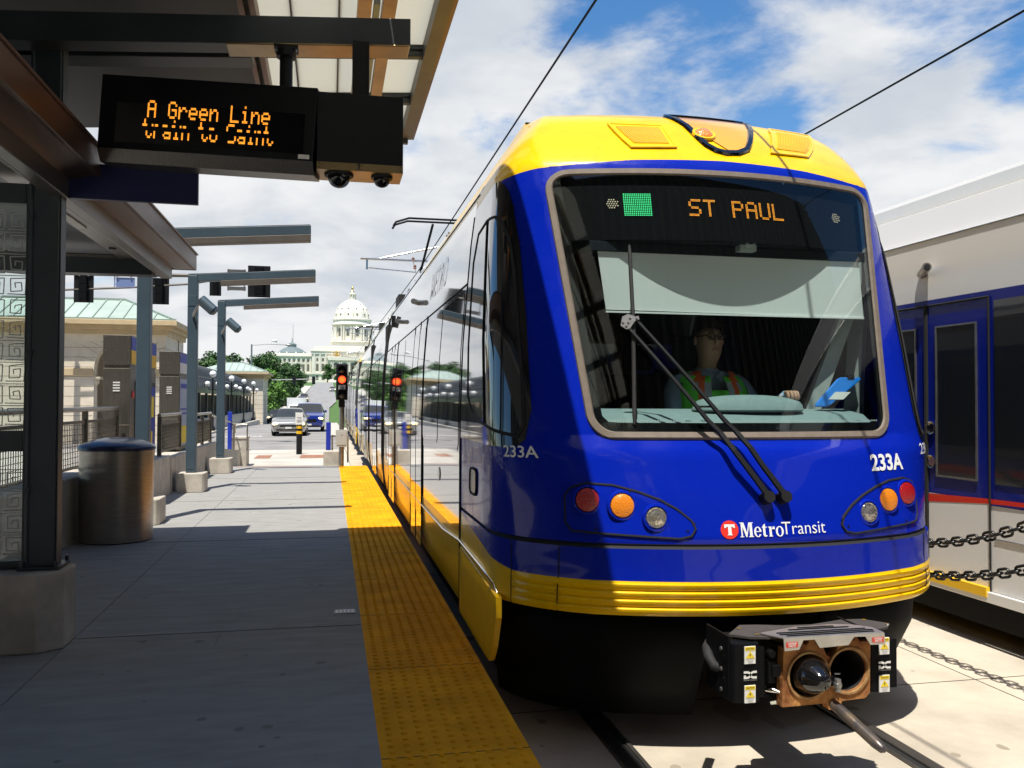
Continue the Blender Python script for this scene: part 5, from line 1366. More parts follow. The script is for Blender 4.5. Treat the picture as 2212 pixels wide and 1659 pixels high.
# ------------------------------------------------------------------ overhead wires
def wire(pts, r, label):
    return tag(MB().tube(pts, r, 6).build('overhead_wire', M['tram_skirt'], smooth=60), label, 'wire', 'overhead contact wires')
wire([(2.195, -20, 5.02), (2.35, 23.9, 5.02), (2.05, 60, 5.02), (2.3, 100, 5.0)], .012, 'overhead wire above the blue tram')
wire([(6.1, -20, 5.02), (6.2, 24, 5.02), (6.0, 60, 5.02)], .012, 'overhead wire above the white tram')
def cantilever(y, label):
    T = thing('catenary_mast', label, 'mast', (4.15, y, -.36), 'catenary masts between the tracks')
    mb = MB(); mb.cyl((4.15, y, -.36), (4.15, y, 6.1), .13, .10, 14); mb.build('mast', M['metal_grey'], T, smooth=40)
    mb = MB(); mb.tube([(.80, y, 5.38), (4.1, y, 5.36)], .036, 8); mb.tube([(1.35, y, 5.40), (4.1, y, 6.05)], .028, 8); mb.tube([(3.0, y, 5.38), (4.1, y, 5.95)], .02, 8)
    mb.tube([(.98, y, 5.38), (.98, y, 5.08)], .03, 8); mb.tube([(1.02, y, 5.13), (2.33, y, 5.045)], .018, 8)
    mb.build('arm', M['chrome'], T, smooth=50)
    mb = MB()
    for x, z in ((2.25, 5.43), (2.3, 5.22)): mb.lathe([(.02, z-.09), (.05, z-.06), (.03, z-.03), (.05, z), (.02, z+.03)], (x, y, 0), 10)
    mb.tube([(2.25, y, 5.36), (2.33, y, 5.03)], .007, 5)
    mb.build('insulator', mat('insulator_brown', (0.20, 0.07, 0.05), 0.3) if y < 30 else bpy.data.materials['insulator_brown'], T, smooth=50)
cantilever(23.9, 'grey catenary mast with cantilever arm just behind the first pantograph')
cantilever(47.0, 'grey catenary mast with cantilever arm beyond the second tram car')
cantilever(72.0, 'grey catenary mast with cantilever arm farthest down the tracks')

# ------------------------------------------------------------------ white tram on the far track
def build_far():
    X0, X1 = 4.77, 7.43; y0, y1 = -7.0, 21.0
    T = thing('tram', 'white and dark blue tram with a red stripe, on the far track behind the chains', 'tram', (6.1, 5, -.36))
    prof = [(.06, .0), (.69, .0), (2.28, .0), (2.30, .0), (2.785, .01), (2.80, .05), (3.06, .13), (3.10, .30), (3.22, .6)]
    loop = [(X0+i_, z) for z, i_ in prof]+[(X1-i_, z) for z, i_ in prof][::-1]; n = len(loop)
    mb = MB(); vs = [(x, y, z) for y in (y0, y1) for x, z in loop]
    def cm(z): return 1 if .69 < z < 2.29 else 0
    mb.v = vs; mb.f = [(i, (i+1) % n, n+(i+1) % n, n+i) for i in range(n)]; mb.m = [cm((loop[i][1]+loop[(i+1) % n][1])/2) for i in range(n)]
    mb.add([vs[i] for i in range(n)], [tuple(range(n))], 1); mb.add([vs[n+i] for i in range(n)], [tuple(range(n))], 1)
    mb.build('body', [M['far_white'], M['far_blue']], T, smooth=30)
    def flat(name, m, ya, yb, za, zb, off, par, sg=-1):
        x = (X0-off) if sg < 0 else (X1+off)
        return make(name, [(x, ya, za), (x, yb, za), (x, yb, zb), (x, ya, zb)], [(0, 1, 2, 3)], None, m, par, fix=False)
    def ringrect(ya, yb, za, zb, w, off, name, m, par, sg=-1):
        mb = MB(); x = (X0-off) if sg < 0 else (X1+off); xx = sorted((x, x-sg*-.012))
        for a, b, c, d in ((ya-w, yb+w, za-w, za), (ya-w, yb+w, zb, zb+w), (ya-w, ya, za, zb), (yb, yb+w, za, zb)): mb.box(xx[0], xx[1], a, b, c, d)
        return mb.build(name, m, par)
    for sg in (-1, 1):
        # red swoosh
        mb = MB(); x = X0-.0075 if sg < 0 else X1+.0075
        zz = [(y0+.3, .762, .735), (3.0, .762, .735), (4.6, .755, .730), (5.5, .738, .700), (6.2, .708, .640), (7.6, .69, .60), (12, .69, .60), (y1-.3, .69, .61)]
        mb.add([(x, y, z) for y, a, b in zz for z in (a, b)], [(2*i, 2*i+1, 2*i+3, 2*i+2) for i in range(len(zz)-1)]); mb.build('red_stripe', M['dial_red'], T, fix=False)
        for ys_, kind in ((6.82, 'd'), (-2.2, 'd'), (15.2, 'd'), (2.0, 'w'), (3.75, 'w'), (7.3, 'w'), (9.2, 'w'), (11.1, 'w'), (-4.5, 'w'), (17.2, 'w')):
            if kind == 'd':
                yb = ys_-1.36
                d = flat('door', M['far_blue'], yb, ys_, .72, 2.225, .006, T, sg); flat('door_base', M['far_white'], yb, ys_, .06, .72, .0055, d, sg)
                for a, b in ((yb+.13, yb+.55), (ys_-.55, ys_-.13)):
                    flat('door_glass', M['tram_side_glass'], a, b, .87, 2.045, .012, d, sg); ringrect(a, b, .87, 2.045, .014, .008, 'glass_frame', M['metal_grey'], d, sg)
                mb = MB(); x = X0-.010 if sg < 0 else X1+.010
                for y in (yb, yb+.68, ys_): mb.tube([(x, y, .06), (x, y, 2.23)], .008 if y != yb+.68 else .018, 6)
                mb.tube([(x, yb, 2.232), (x, ys_, 2.232)], .009, 6); mb.build('door_seal', M['seam'], d)
                for z, m in ((1.243, M['black_gloss']), (.972, M['sign_blue'])):
                    mb = MB(); mb.lathe([(.052, 0), (.050, .014), (.036, .018), (.034, .010), (.0, .010)], (x if sg > 0 else x-.014, yb+.62, z), 22, 0, 'X', caps=False)
                    b = mb.build('door_button', M['chrome'], d, smooth=40, fix=False); MB().lathe([(.034, 0), (.0, .001)], (x-.003 if sg > 0 else x-.0005-.0, yb+.62, z), 18, 0, 'X', caps=False).build('button_face', m, b, fix=False)
                mb = MB(); mb.box(min(X0-.05, X0-.02) if sg < 0 else X1+.01, X0-.01 if sg < 0 else X1+.05, yb, ys_-.68, .02, .09); mb.build('sill', M['yellow_paint'], d)
            else:
                w = flat('side_window', M['tram_side_glass'], ys_, ys_+1.66, .85, 2.20, .008, T, sg)
        mb = MB(); x = X0-.004 if sg < 0 else X1+.004; mb.tube([(x+.01, y0, 2.778), (x+.01, y1, 2.778)], .006, 5); mb.tube([(x, y0, .45), (x, 5.42, .45)], .005, 5); mb.build('panel_seam', M['metal_grey'], T)
        mb = MB(); mb.box(*sorted((x, x+sg*.035)), y0, y1, -.02, .06); mb.build('sill_strip', M['far_white'], T, bevel=.006)
        mb = MB(); mb.box(*sorted((x-sg*.08, x-sg*.05)), y0, y1, -.22, -.02); mb.build('skirt', M['tram_skirt'], T)
    mb = MB(); mb.cyl((4.775, 6.21, 2.505), (4.68, 6.02, 2.535), .036, n=16); mb.cyl((4.682, 6.024, 2.5345), (4.677, 6.014, 2.536), .022, n=12, m=1); mb.build('side_camera', [M['stainless'], M['black']], T, smooth=40)
    mb = MB(); mb.box(5.4, 6.8, y0+1, y1-1, 3.2, 3.4); mb.build('roof_equipment', M['far_white'], T, bevel=.05)
    mb = MB(); mb.box(4.95, 7.25, y0+.2, y1-.2, -.2, .06); mb.build('underframe', M['tram_skirt'], T)
    for yb in (-4, 7, 18):
        for dy in (-.9, .9):
            for sx in (-1, 1): mb = MB(); mb.cyl((6.1+sx*.68, yb+dy, -.04), (6.1+sx*.80, yb+dy, -.04), .30, n=24); mb.build('wheel', M['metal_grey'], T, smooth=40)
build_far()

# ------------------------------------------------------------------ street furniture across the road
def traffic_signals():
    y = 38.5
    T = thing('signal_mast', 'tall mast with a long arm crossing over the street in front of the pavilion', 'mast', (-11.3, y, -.5))
    mb = MB(); mb.cyl((-11.3, y, -.5), (-11.3, y, 7.2), .16, .11, 14); mb.build('mast', M['metal_grey'], T, smooth=40)
    mb = MB(); mb.tube([(-11.3, y, 6.72), (-8, y, 6.74), (-4.4, y, 6.80), (-2.75, y, 6.82)], [.11, .09, .07, .05], 10)
    mb.tube([(-11.3, y+.02, 5.98), (-8.2, y+.02, 6.2), (-5.85, y+.02, 6.42), (-4.2, y+.02, 6.76)], .045, 8); mb.build('arm', M['fitting_grey'], T, smooth=40)
    for x in (-10.2, -9.85, -8.75, -8.2, -7.25, -6.85, -4.9, -3.1): MB().lathe([(.13, x-.03), (.13, x+.03)], (0, y, 6.74), 12, 0, 'X').build('clamp_band', M['label_white'], T)
    protos = None
    for i, (x, zt, k) in enumerate(((-10.03, 6.60, .8), (-7.07, 6.60, .8), (-4.82, 6.62, .5), (-3.02, 7.26, .98))):
        lab = ('black traffic signal facing away, leftmost on the mast arm', 'black traffic signal facing away, second from the left on the mast arm', 'small black traffic signal facing away, half hidden behind a post arm', 'black traffic signal facing away at the tip of the mast arm')[i]
        s = thing('traffic_signal', lab, 'traffic light', (x, y, zt), 'traffic signals on the mast arm'); s.scale = (k, k, k)
        if protos is None:
            mb = MB(); mb.box(-.48, .48, -.02, .02, -1.36, .04); mb.build('backplate', M['black'], s, world=False, bevel=.04)
            mb = MB(); mb.box(-.19, .19, -.26, -.02, -1.30, -.04)
            for z in (-.24, -.66, -1.08): mb.box(-.16, .16, -.27, -.26, z-.17, z+.17)
            mb.build('housing', M['tram_skirt'], s, world=False, bevel=.03)
            for z in (-.24, -.66, -1.08): MB().lathe([(.15, .02), (.15, .30)], (0, 0, z), 14, 0, 'Y', caps=False).build('visor', M['black'], s, world=False, fix=False)
            protos = s
        else:
            for ch in protos.children:
                c = ch.copy(); COL.objects.link(c); c.parent = s
    mb = MB(); mb.box(-8.78, -8.05, y-.02, y+.02, 6.18, 6.60); mb.box(-8.86, -8.82, y-.01, y+.03, 6.15, 6.75); mb.box(-8.82, -8.78, y-.01, y+.03, 6.3, 6.34)
    tag(mb.build('street_sign', mat('sign_back_blue', (0.16, 0.22, 0.42), 0.5), bevel=.004), 'blue grey sign panel hanging from the mast arm, left of a blue post', 'sign')
    mb = MB(); mb.box(-4.34, -3.57, y-.02, y+.02, 6.20, 6.36); mb.box(-4.34, -3.57, y-.02, y+.02, 6.96, 7.10); mb.box(-4.30, -4.25, y, y+.03, 6.18, 7.12); mb.box(-3.66, -3.61, y, y+.03, 6.18, 7.12)
    tag(mb.build('street_sign', M['metal_grey']), 'bare metal sign panels seen from behind near the tip of the mast arm', 'sign')
traffic_signals()
T = thing('one_way_sign', 'white one way sign with a black arrow, half hidden by the canopy post', 'sign', (-9.5, 33, -.5))
mb = MB(); mb.cyl((-9.45, 33.05, -.5), (-9.45, 33.05, 2.25), .03, n=8); mb.build('pole', M['metal_grey'], T)
mb = MB(); mb.box(-9.74, -9.20, 33, 33.01, 1.66, 2.18); s = mb.build('panel', M['label_white'], T, bevel=.004)
for tt, z in (('ONE', 2.07), ('WAY', 1.91)):
    vs, fs = text_mesh(tt, .21, .005); make('sign_text', [(-9.47+v.x, 32.994, z+v.y) for v in vs], fs, None, M['label_black'], s, fix=False)
mb = MB(); mb.add([(x, 32.994, z) for x, z in ((-9.66, 1.745), (-9.40, 1.745), (-9.40, 1.70), (-9.25, 1.765), (-9.40, 1.83), (-9.40, 1.785), (-9.66, 1.785))], [tuple(range(7))]); mb.build('arrow', M['label_black'], s, fix=False)
mb = MB(); mb.lathe([(.15, 32.99), (.15, 33.0)], (-9.34, 0, 1.36), 18, 0, 'Y'); r = mb.build('round_panel', M['label_white'], T)
mb = MB(); mb.lathe([(.14, 32.985), (.10, 32.985)], (-9.34, 0, 1.36), 18, 0, 'Y', caps=False); mb.beam((-9.44, 32.984, 1.46), (-9.24, 32.984, 1.26), .03, .004, up=(0, 1, 0)); mb.build('prohibition_ring', M['label_red'], r, fix=False)

def globe_lamp(y, x, label, z0=-.5):
    T = thing('globe_lamp', label, 'street lamp', (x, y, z0), 'globe street lamps along the arcade')
    mb = MB(); mb.lathe([(.16, z0), (.16, z0+.35), (.07, z0+.5), (.05, z0+2.6), (.07, z0+2.65), (.04, z0+3.3)], (x, y, 0), 12); mb.tube([(x-.30, y, z0+2.8), (x-.2, y, z0+2.6), (x+.2, y, z0+2.6), (x+.30, y, z0+2.8)], .025, 6); mb.build('pole', M['chain'], T, smooth=40)
    for dx, z, r in ((-.30, 2.95, .155), (.30, 2.95, .155), (0, 3.52, .20)):
        mb = MB(); mb.sphere((x+dx, y, z0+z), r, 14, 10); mb.build('globe', M['globe'], T, smooth=60)
    return T
for y, x, lb in ((53, -6.72, 'globe street lamp nearest the camera, in front of the arcade'), (63, -6.74, 'second globe street lamp along the arcade'), (72, -6.75, 'third globe street lamp along the arcade'), (81, -6.76, 'farthest globe street lamp, beside the far pavilion')): globe_lamp(y, x, lb)
T = thing('globe_lamp', 'single globe street lamp beyond the far pavilion, in front of the trees', 'street lamp', (-6.9, 96, -.9))
mb = MB(); mb.cyl((-6.9, 96, -.9), (-6.9, 96, 1.9), .06, n=8); mb.build('pole', M['chain'], T); MB().sphere((-6.9, 96, 2.1), .26, 12, 8).build('globe', M['globe'], T, smooth=60)
T = thing('street_light', 'tall grey street light with a long arm reaching over the road', 'street light', (-7.9, 92, -.9))
mb = MB(); mb.cyl((-7.9, 92, -.9), (-7.9, 92, 7.3), .12, .08, 10); mb.tube([(-7.9, 92, 7.2), (-6.1, 92, 7.35), (-4.4, 92, 7.30)], .05, 8); mb.build('pole', M['metal_grey'], T, smooth=40)
mb = MB(); mb.sphere((-4.2, 92, 7.28), .3, 10, 6, sc=(1.3, .5, .35)); mb.build('lamp_head', M['metal_grey'], T, smooth=50)
mb = MB(); mb.tube([(-6.1, 92, 7.35), (-5.8, 92, 7.7), (-5.1, 92, 7.4)], .04, 6); mb.sphere((-5.6, 92, 7.7), .25, 10, 6, sc=(1.2, .6, .5)); mb.build('camera_arm', M['label_white'], T)
T = thing('signal_mast', 'distant grey mast arm over the street in front of the light green tree', 'mast', (-7.2, 112, -1.3))
mb = MB(); mb.cyl((-7.2, 112, -1.3), (-7.2, 112, 4.5), .10, n=8); mb.tube([(-7.2, 112, 4.1), (-1.5, 112, 4.3)], .06, 8); mb.build('mast', M['metal_grey'], T)
mb = MB()
for x in (-4.4, -2.0): mb.box(x-.2, x+.2, 111.8, 112.1, 3.6, 4.6)
mb.build('signal_head', M['black'], T)
mb = MB(); mb.lathe([(.16, -.9), (.16, -.82), (.11, -.8), (.11, -.35), (.15, -.33), (.13, -.22), (.03, -.15)], (-5.85+-.9, 88, 0), 12); mb.cyl((-6.95, 88, -.5), (-6.55, 88, -.5), .06, n=8)
tag(mb.build('fire_hydrant', M['orange_red'], smooth=40), 'small red fire hydrant at the kerb beyond the arcade', 'hydrant')

# ------------------------------------------------------------------ cars
def build_car(name, paint, kind):
    T = thing(name, None, 'car')
    # stations along the length: (y, half width at belt, z sill, z belt, half width roof, z roof) front at -y
    if kind == 'sedan':
        L, Wd = 4.9, .92
        st = [(-2.45, .62, .35, .60, .60, .60), (-2.38, .80, .25, .70, .74, .71), (-2.1, .89, .22, .78, .80, .80), (-1.2, .92, .22, .92, .80, .94), (-.95, .92, .22, .95, .78, .97), (-.25, .92, .22, .98, .62, 1.42), (.3, .92, .22, .99, .62, 1.46), (.9, .92, .22, 1.0, .60, 1.42), (1.65, .92, .22, 1.01, .74, 1.06), (2.3, .86, .26, 1.0, .76, 1.02), (2.45, .72, .35, .8, .6, .82)]
        glass_y = (-1.0, 1.7)
    else:
        L, Wd = 4.5, .93
        st = [(-2.25, .64, .40, .75, .62, .76), (-2.18, .82, .30, .95, .76, .97), (-1.9, .90, .28, 1.04, .80, 1.07), (-1.15, .93, .28, 1.12, .80, 1.14), (-.9, .93, .28, 1.14, .78, 1.17), (-.3, .93, .28, 1.16, .70, 1.68), (.3, .93, .28, 1.17, .70, 1.74), (1.4, .93, .28, 1.18, .69, 1.72), (2.05, .92, .28, 1.18, .70, 1.55), (2.22, .88, .32, 1.1, .74, 1.15), (2.25, .80, .42, .8, .7, .82)]
        glass_y = (-.95, 2.1)
    rings = []
    for y, w, zs, zb, wr, zr in st:
        half = [(w*.90, zs), (w, zs+.15), (w, zb-.08), (w*.985, zb), (wr, zr-.02 if zr > zb+.1 else zr), (wr*.80, zr+.015), (0, zr+.025)]
        rings.append([(-x, y, z) for x, z in half]+[(x, y, z) for x, z in half[::-1][1:]])
    mb = MB(); mb.loft(rings, 0); k = len(rings[0])
    mi = []
    for q in range(len(rings)-1):
        ya = (st[q][0]+st[q+1][0])/2; rise = (st[q][5]-st[q][3]+st[q+1][5]-st[q+1][3])/2
        for i in range(k):
            g = 0
            if i in (3, 8) and rise > .2: g = 1
            if i in (4, 5, 6, 7, 3, 8) and abs(st[q+1][5]-st[q][5]) > .3: g = 1
            mi.append(g)
    mb.m = mi+[0]*2
    b = mb.build('body', [paint, M['car_glass']], T, world=False, smooth=35)
    fr = st[0][0]
    for sx in (-1, 1):
        mb = MB(); mb.sphere((sx*.68, fr+.09, .66 if kind == 'sedan' else .82), .12, 10, 6, sc=(1.5, .9, .75)); mb.build('headlight', M['car_lamp'], T, world=False, smooth=50)
        mb = MB(); mb.box(sx*.98-.07, sx*.98+.07, -.75, -.62, st[4][3]+.02, st[4][3]+.17); mb.build('wing_mirror', paint, T, world=False, bevel=.03)
    mb = MB(); mb.box(-.45, .45, fr-.005, fr+.1, .50 if kind == 'sedan' else .58, .60 if kind == 'sedan' else .78); mb.build('grille', M['black'], T, world=False)
    mb = MB(); mb.box(-.62, .62, fr+.0, fr+.16, .30, .40); mb.build('air_intake', M['black'], T, world=False)
    mb = MB(); mb.box(-.16, .16, fr-.02, fr+.0, .40, .50); mb.build('number_plate', M['label_white'], T, world=False)
    for y in (-1.45, 1.42):
        for sx in (-1, 1):
            mb = MB(); mb.lathe([(.20, sx*.80-.11), (.32, sx*.80-.10), (.335, sx*.80), (.32, sx*.80+.10), (.20, sx*.80+.11)], (0, y, .335), 22, 0, 'X'); w = mb.build('wheel', M['rubber'], T, world=False, smooth=40)
            mb = MB(); mb.lathe([(.21, sx*.915-.01), (.18, sx*.915+.005), (.05, sx*.915+.012), (.0, sx*.915+.012)], (0, y, .335), 16, 0, 'X', caps=False); mb.build('rim', M['metal_grey'], w, world=False, fix=False)
    return T
car = build_car('sedan', M['car_silver'], 'sedan'); car.location = (-2.12, 49.4, -.42); car['label'] = 'silver sedan waiting at the crossing with its headlights on'
suv = build_car('suv', M['car_blue'], 'suv'); suv.location = (-1.22, 55.6, -.42); suv['label'] = 'blue car with lit headlights just behind the silver sedan'
drk = build_car('sedan', M['car_dark'], 'sedan'); drk.location = (-5.3, 92, hgt(92)+.20); drk['label'] = 'dark car on the left of the road beside the white truck'
T = thing('box_truck', 'white box truck coming down the road behind the waiting cars', 'truck', (-4.0, 110, hgt(110)+.20))
mb = MB(); mb.box(-1.12, 1.12, -1.2, 3.6, .75, 2.95); mb.build('cargo_box', M['car_white'], T, world=False, bevel=.03)
mb = MB(); rings = []
for y, z0, z1, w in ((-3.1, .45, 1.1, .85), (-3.0, .4, 1.25, .95), (-2.4, .4, 1.35, 1.0), (-1.9, .4, 2.1, .95), (-1.25, .4, 2.2, .95)): rings.append([(-w, y, z0), (w, y, z0), (w, y, z1-.3), (w*.85, y, z1), (-w*.85, y, z1), (-w, y, z1-.3)])
mb.loft(rings, 0); mb.build('cab', M['car_white'], T, world=False, bevel=.02)
mb = MB(); mb.add([(-.8, -2.40, 1.42), (.8, -2.40, 1.42), (.76, -1.96, 2.02), (-.76, -1.96, 2.02)], [(0, 1, 2, 3)]); mb.build('windscreen', M['car_glass'], T, world=False, fix=False)
mb = MB(); mb.box(-.6, .6, -3.13, -3.09, .6, .95); mb.build('grille', M['black'], T, world=False)
for sx in (-.75, .75): MB().box(sx-.13, sx+.13, -3.12, -3.06, .7, .9).build('headlight', M['label_white'], T, world=False)
for y in (-2.3, 2.3):
    for sx in (-1, 1): MB().lathe([(.36, sx*.85-.12), (.38, sx*.85), (.36, sx*.85+.12)], (0, y, .38), 18, 0, 'X').build('wheel', M['rubber'], T, world=False)
parked = []
def paint_copy(src, paint):
    for ch in src.children:
        for q in [ch]+list(ch.children):
            if q.name.startswith(('body', 'wing_mirror')):
                q.data = q.data.copy(); q.data.materials[0] = paint
for i, (x, y, p, src, lb) in enumerate(((-5.5, 150, 'car_silver', car, 'silver car parked up the hill, nearest in the row by the trees'), (-5.6, 165, 'car_dark', car, 'dark car parked up the hill, second in the row by the trees'), (-5.6, 181, 'car_blue', suv, 'blue car parked up the hill, third in the row by the trees'), (-5.6, 199, 'car_dark', suv, 'dark tall car parked up the hill, last in the row by the trees'), (.9, 262, 'car_silver', car, 'silver car near the crest of the road below the domed building'))):
    c = copy_tree(src); c.location = (x, y, hgt(y)+.22); c['label'] = lb; c['group'] = 'cars parked up the hill'; paint_copy(c, M[p])
    c.rotation_euler.x = atan2(hgt(y+2)-hgt(y-2), 4)
# ------------------------------------------------------------------ pavilions and arcade across the street
XZ = lambda y: Matrix(((1, 0, 0, 0), (0, 0, 1, y), (0, 1, 0, 0), (0, 0, 0, 1)))          # (u, v, w) -> (x, y+w, z)
YZ = lambda x: Matrix(((0, 0, 1, x), (1, 0, 0, 0), (0, 1, 0, 0), (0, 0, 0, 1)))          # (u, v, w) -> (x+w, y=u, z=v)
def pavilion(x0, x1, y0, y1, zb, ze, zr, rx, arch, label, side_arch=None):
    T = thing('pavilion', label, 'pavilion', ((x0+x1)/2, (y0+y1)/2, zb), 'stone pavilions with green roofs')
    def wall_poly(a, b, arches):
        pts = [(a, zb)]
        for c, r, zs in arches:
            pts += [(c-r, zb), (c-r, zs)]+[(c-r*cos(t), zs+r*sin(t)) for t in [pi*i/14 for i in range(1, 14)]]+[(c+r, zs), (c+r, zb)]
        return pts+[(b, zb), (b, ze), (a, ze)]
    mb = MB(); mb.prism(wall_poly(x0, x1, arch), 0, .6, XZ(y0))
    mb.prism(wall_poly(y0+.6, y1, side_arch or []), -.6, 0, YZ(x1)); mb.box(x0, x1, y1, y1+.3, zb, ze); mb.box(x0, x0+.5, y0+.6, y1, zb, ze); mb.box(x0, x1, y0+3.2, y0+3.4, zb, ze)
    w = mb.build('wall', M['stone'], T)
    mb = MB(); z = zb+.45
    def spans(a, b, arches, z):
        out = [(a, b)]
        for c, r, zs in arches:
            rr = r if z <= zs else (sqrt(max(0, r*r-(z-zs)**2)) if z < zs+r else 0)
            rr += .03
            if rr > .04:
                nxt = []
                for p, q in out:
                    if c-rr > p: nxt.append((p, min(q, c-rr)))
                    if c+rr < q: nxt.append((max(p, c+rr), q))
                out = [(p, q) for p, q in nxt if q > p]
        return out
    while z < ze-.5:
        for p, q in spans(x0, x1, arch, z): mb.box(p, q, y0-.004, y0+.01, z-.012, z+.012)
        for p, q in spans(y0, y1, side_arch or [], z): mb.box(x1-.01, x1+.004, p, q, z-.012, z+.012)
        z += .42
    for c, r, zs in arch:
        for i in range(1, 12):
            t = pi*i/12; u = (r+.05, r+.75); mb.beam((c-u[0]*cos(t), y0-.002, zs+u[0]*sin(t)), (c-u[1]*cos(t), y0-.002, min(ze-.3, zs+u[1]*sin(t))), .02, .006, up=(0, 1, 0))
    mb.build('stone_joint', M['stone_dark'], w)
    mb = MB()
    for c, r, zs in arch:
        for sx in (-1, 1):
            xx = sorted((c+sx*(r+.02), c+sx*(r+2.0 if sx < 0 else r+.9))); mb.box(max(x0, xx[0]), min(x1, xx[1]), y0-.07, y0-.005, zs-.34, zs-.02)
    mb.build('string_course', M['cornice'], w, bevel=.02)
    for c, r, zs in arch:
        for sx in (-1, 1):
            cx = c+sx*(r+.02)-.2; mb = MB(); mb.lathe([(.36, zb), (.36, zb+.25), (.29, zb+.32), (.27, zs-.75), (.36, zs-.65), (.36, zs-.5)], (cx, y0+.35, 0), 16); mb.box(cx-.45, cx+.45, y0+.1, y0+.55, zs-.5, zs-.38); mb.build('column', M['stone'], T, smooth=40)
    o = .55
    mb = MB(); mb.box(x0-.12, x1+.12, y0-.12, y1+.3, ze, ze+.22); mb.box(x0-.3, x1+.3, y0-.3, y1+.4, ze+.22, ze+.40); mb.box(x0-o, x1+o, y0-o, y1+o, ze+.40, ze+.62); mb.build('cornice', M['cornice'], T, bevel=.02)
    ym = (y0+y1)/2; e = ze+.62
    A = (x0-o+.1, y0-o+.1, e); B = (x1+o-.1, y0-o+.1, e); C = (x1+o-.1, y1+o-.1, e); D_ = (x0-o+.1, y1+o-.1, e); E = (x0+abs(x1-rx), ym, zr); F_ = (rx, ym, zr)
    mb = MB(); mb.add([A, B, C, D_, E, F_], [(0, 1, 5, 4), (1, 2, 5), (2, 3, 4, 5), (3, 0, 4)]); rf = mb.build('roof', M['copper_green'], T)
    mb = MB(); x = x0+.3
    while x < x1+o-.2:
        # standing seams up the front slope
        if x <= rx: top = (x, ym, zr)
        else:
            t = (x-rx)/(B[0]-rx); top = (x, ym+(B[1]-ym)*t, zr+(e-zr)*t)
        if x < E[0]:
            t = (E[0]-x)/(E[0]-A[0]); top = (x, ym+(A[1]-ym)*t, zr+(e-zr)*t)
        mb.beam((x, A[1], e+.02), (top[0], top[1], top[2]+.02), .05, .06); x += .62
    mb.beam((E[0], ym, zr+.03), (rx, ym, zr+.03), .12, .10); mb.beam((B[0], B[1], e+.03), (rx, ym, zr+.03), .10, .10); mb.box(A[0]-.05, B[0]+.05, A[1]-.06, A[1]+.02, e-.02, e+.07)
    mb.build('roof_seams', M['copper_seam'], rf)
    return T
pavilion(-16.5, -7.07, 40.0, 44.4, -.5, 4.30, 6.05, -9.2, [(-8.75, 1.22, 2.85)], 'pale stone pavilion with an arch and green roof behind the stainless cabinets', [(42.2, .8, 2.95)])
pavilion(-12.0, -6.15, 84, 90, -1.0, 3.55, 5.15, -8.2, [], 'smaller looking far stone pavilion with green roof at the end of the arcade', [(87, .9, 1.4)])

def arcade():
    T = thing('arcade', 'long dark arcade with a barrel vaulted metal roof between the two stone pavilions', 'arcade', (-10, 66, -.5))
    y0, y1 = 45.2, 83.4; x0, x1 = -11.9, -7.2; zs, h = 2.15, 1.75; n = 16
    prof = [(x0+(x1-x0)*(.5-.5*cos(pi*i/n)), zs+h*sin(pi*i/n)) for i in range(n+1)]
    mb = MB(); mb.add([(x, y, z) for y in (y0, y1) for x, z in prof], [(i, i+1, n+2+i, n+1+i) for i in range(n)]); r = mb.build('barrel_roof', M['arcade_metal'], T, smooth=50)
    mb = MB(); y = y0
    while y <= y1: mb.tube([(x, y, z+.02) for x, z in prof], .045, 5); y += .8
    for q in (2, 5, 8, 11, 14): mb.tube([(prof[q][0], y0, prof[q][1]+.02), (prof[q][0], y1, prof[q][1]+.02)], .04, 5)
    mb.build('roof_ribs', M['arcade_metal'], r)
    mb = MB(); mb.box(x1-.12, x1+.08, y0, y1, zs-.25, zs+.05); mb.box(x0-.08, x0+.12, y0, y1, zs-.25, zs+.05); mb.build('eave_beam', M['arcade_metal'], T)
    y = y0+.3
    while y < y1:
        mb = MB(); mb.box(x1-.12, x1+.02, y, y+.16, .35, zs-.25); mb.build('column', M['arcade_metal'], T); y += 2.9
    mb = MB(); mb.box(x0, x0+.2, y0, y1, -.9, zs); mb.box(x1-3.2, x1-3.0, y0, y1, -.9, zs-.2); mb.build('rear_wall', M['arcade_glass'], T)
    mb = MB(); mb.box(x1-.05, x1+.25, 44, y1+6, -1.1, .36); mb.box(x1-.08, x1+.28, 44, y1+6, .36, .44); mb.build('parapet', M['concrete_cast'], T, bevel=.02)
arcade()

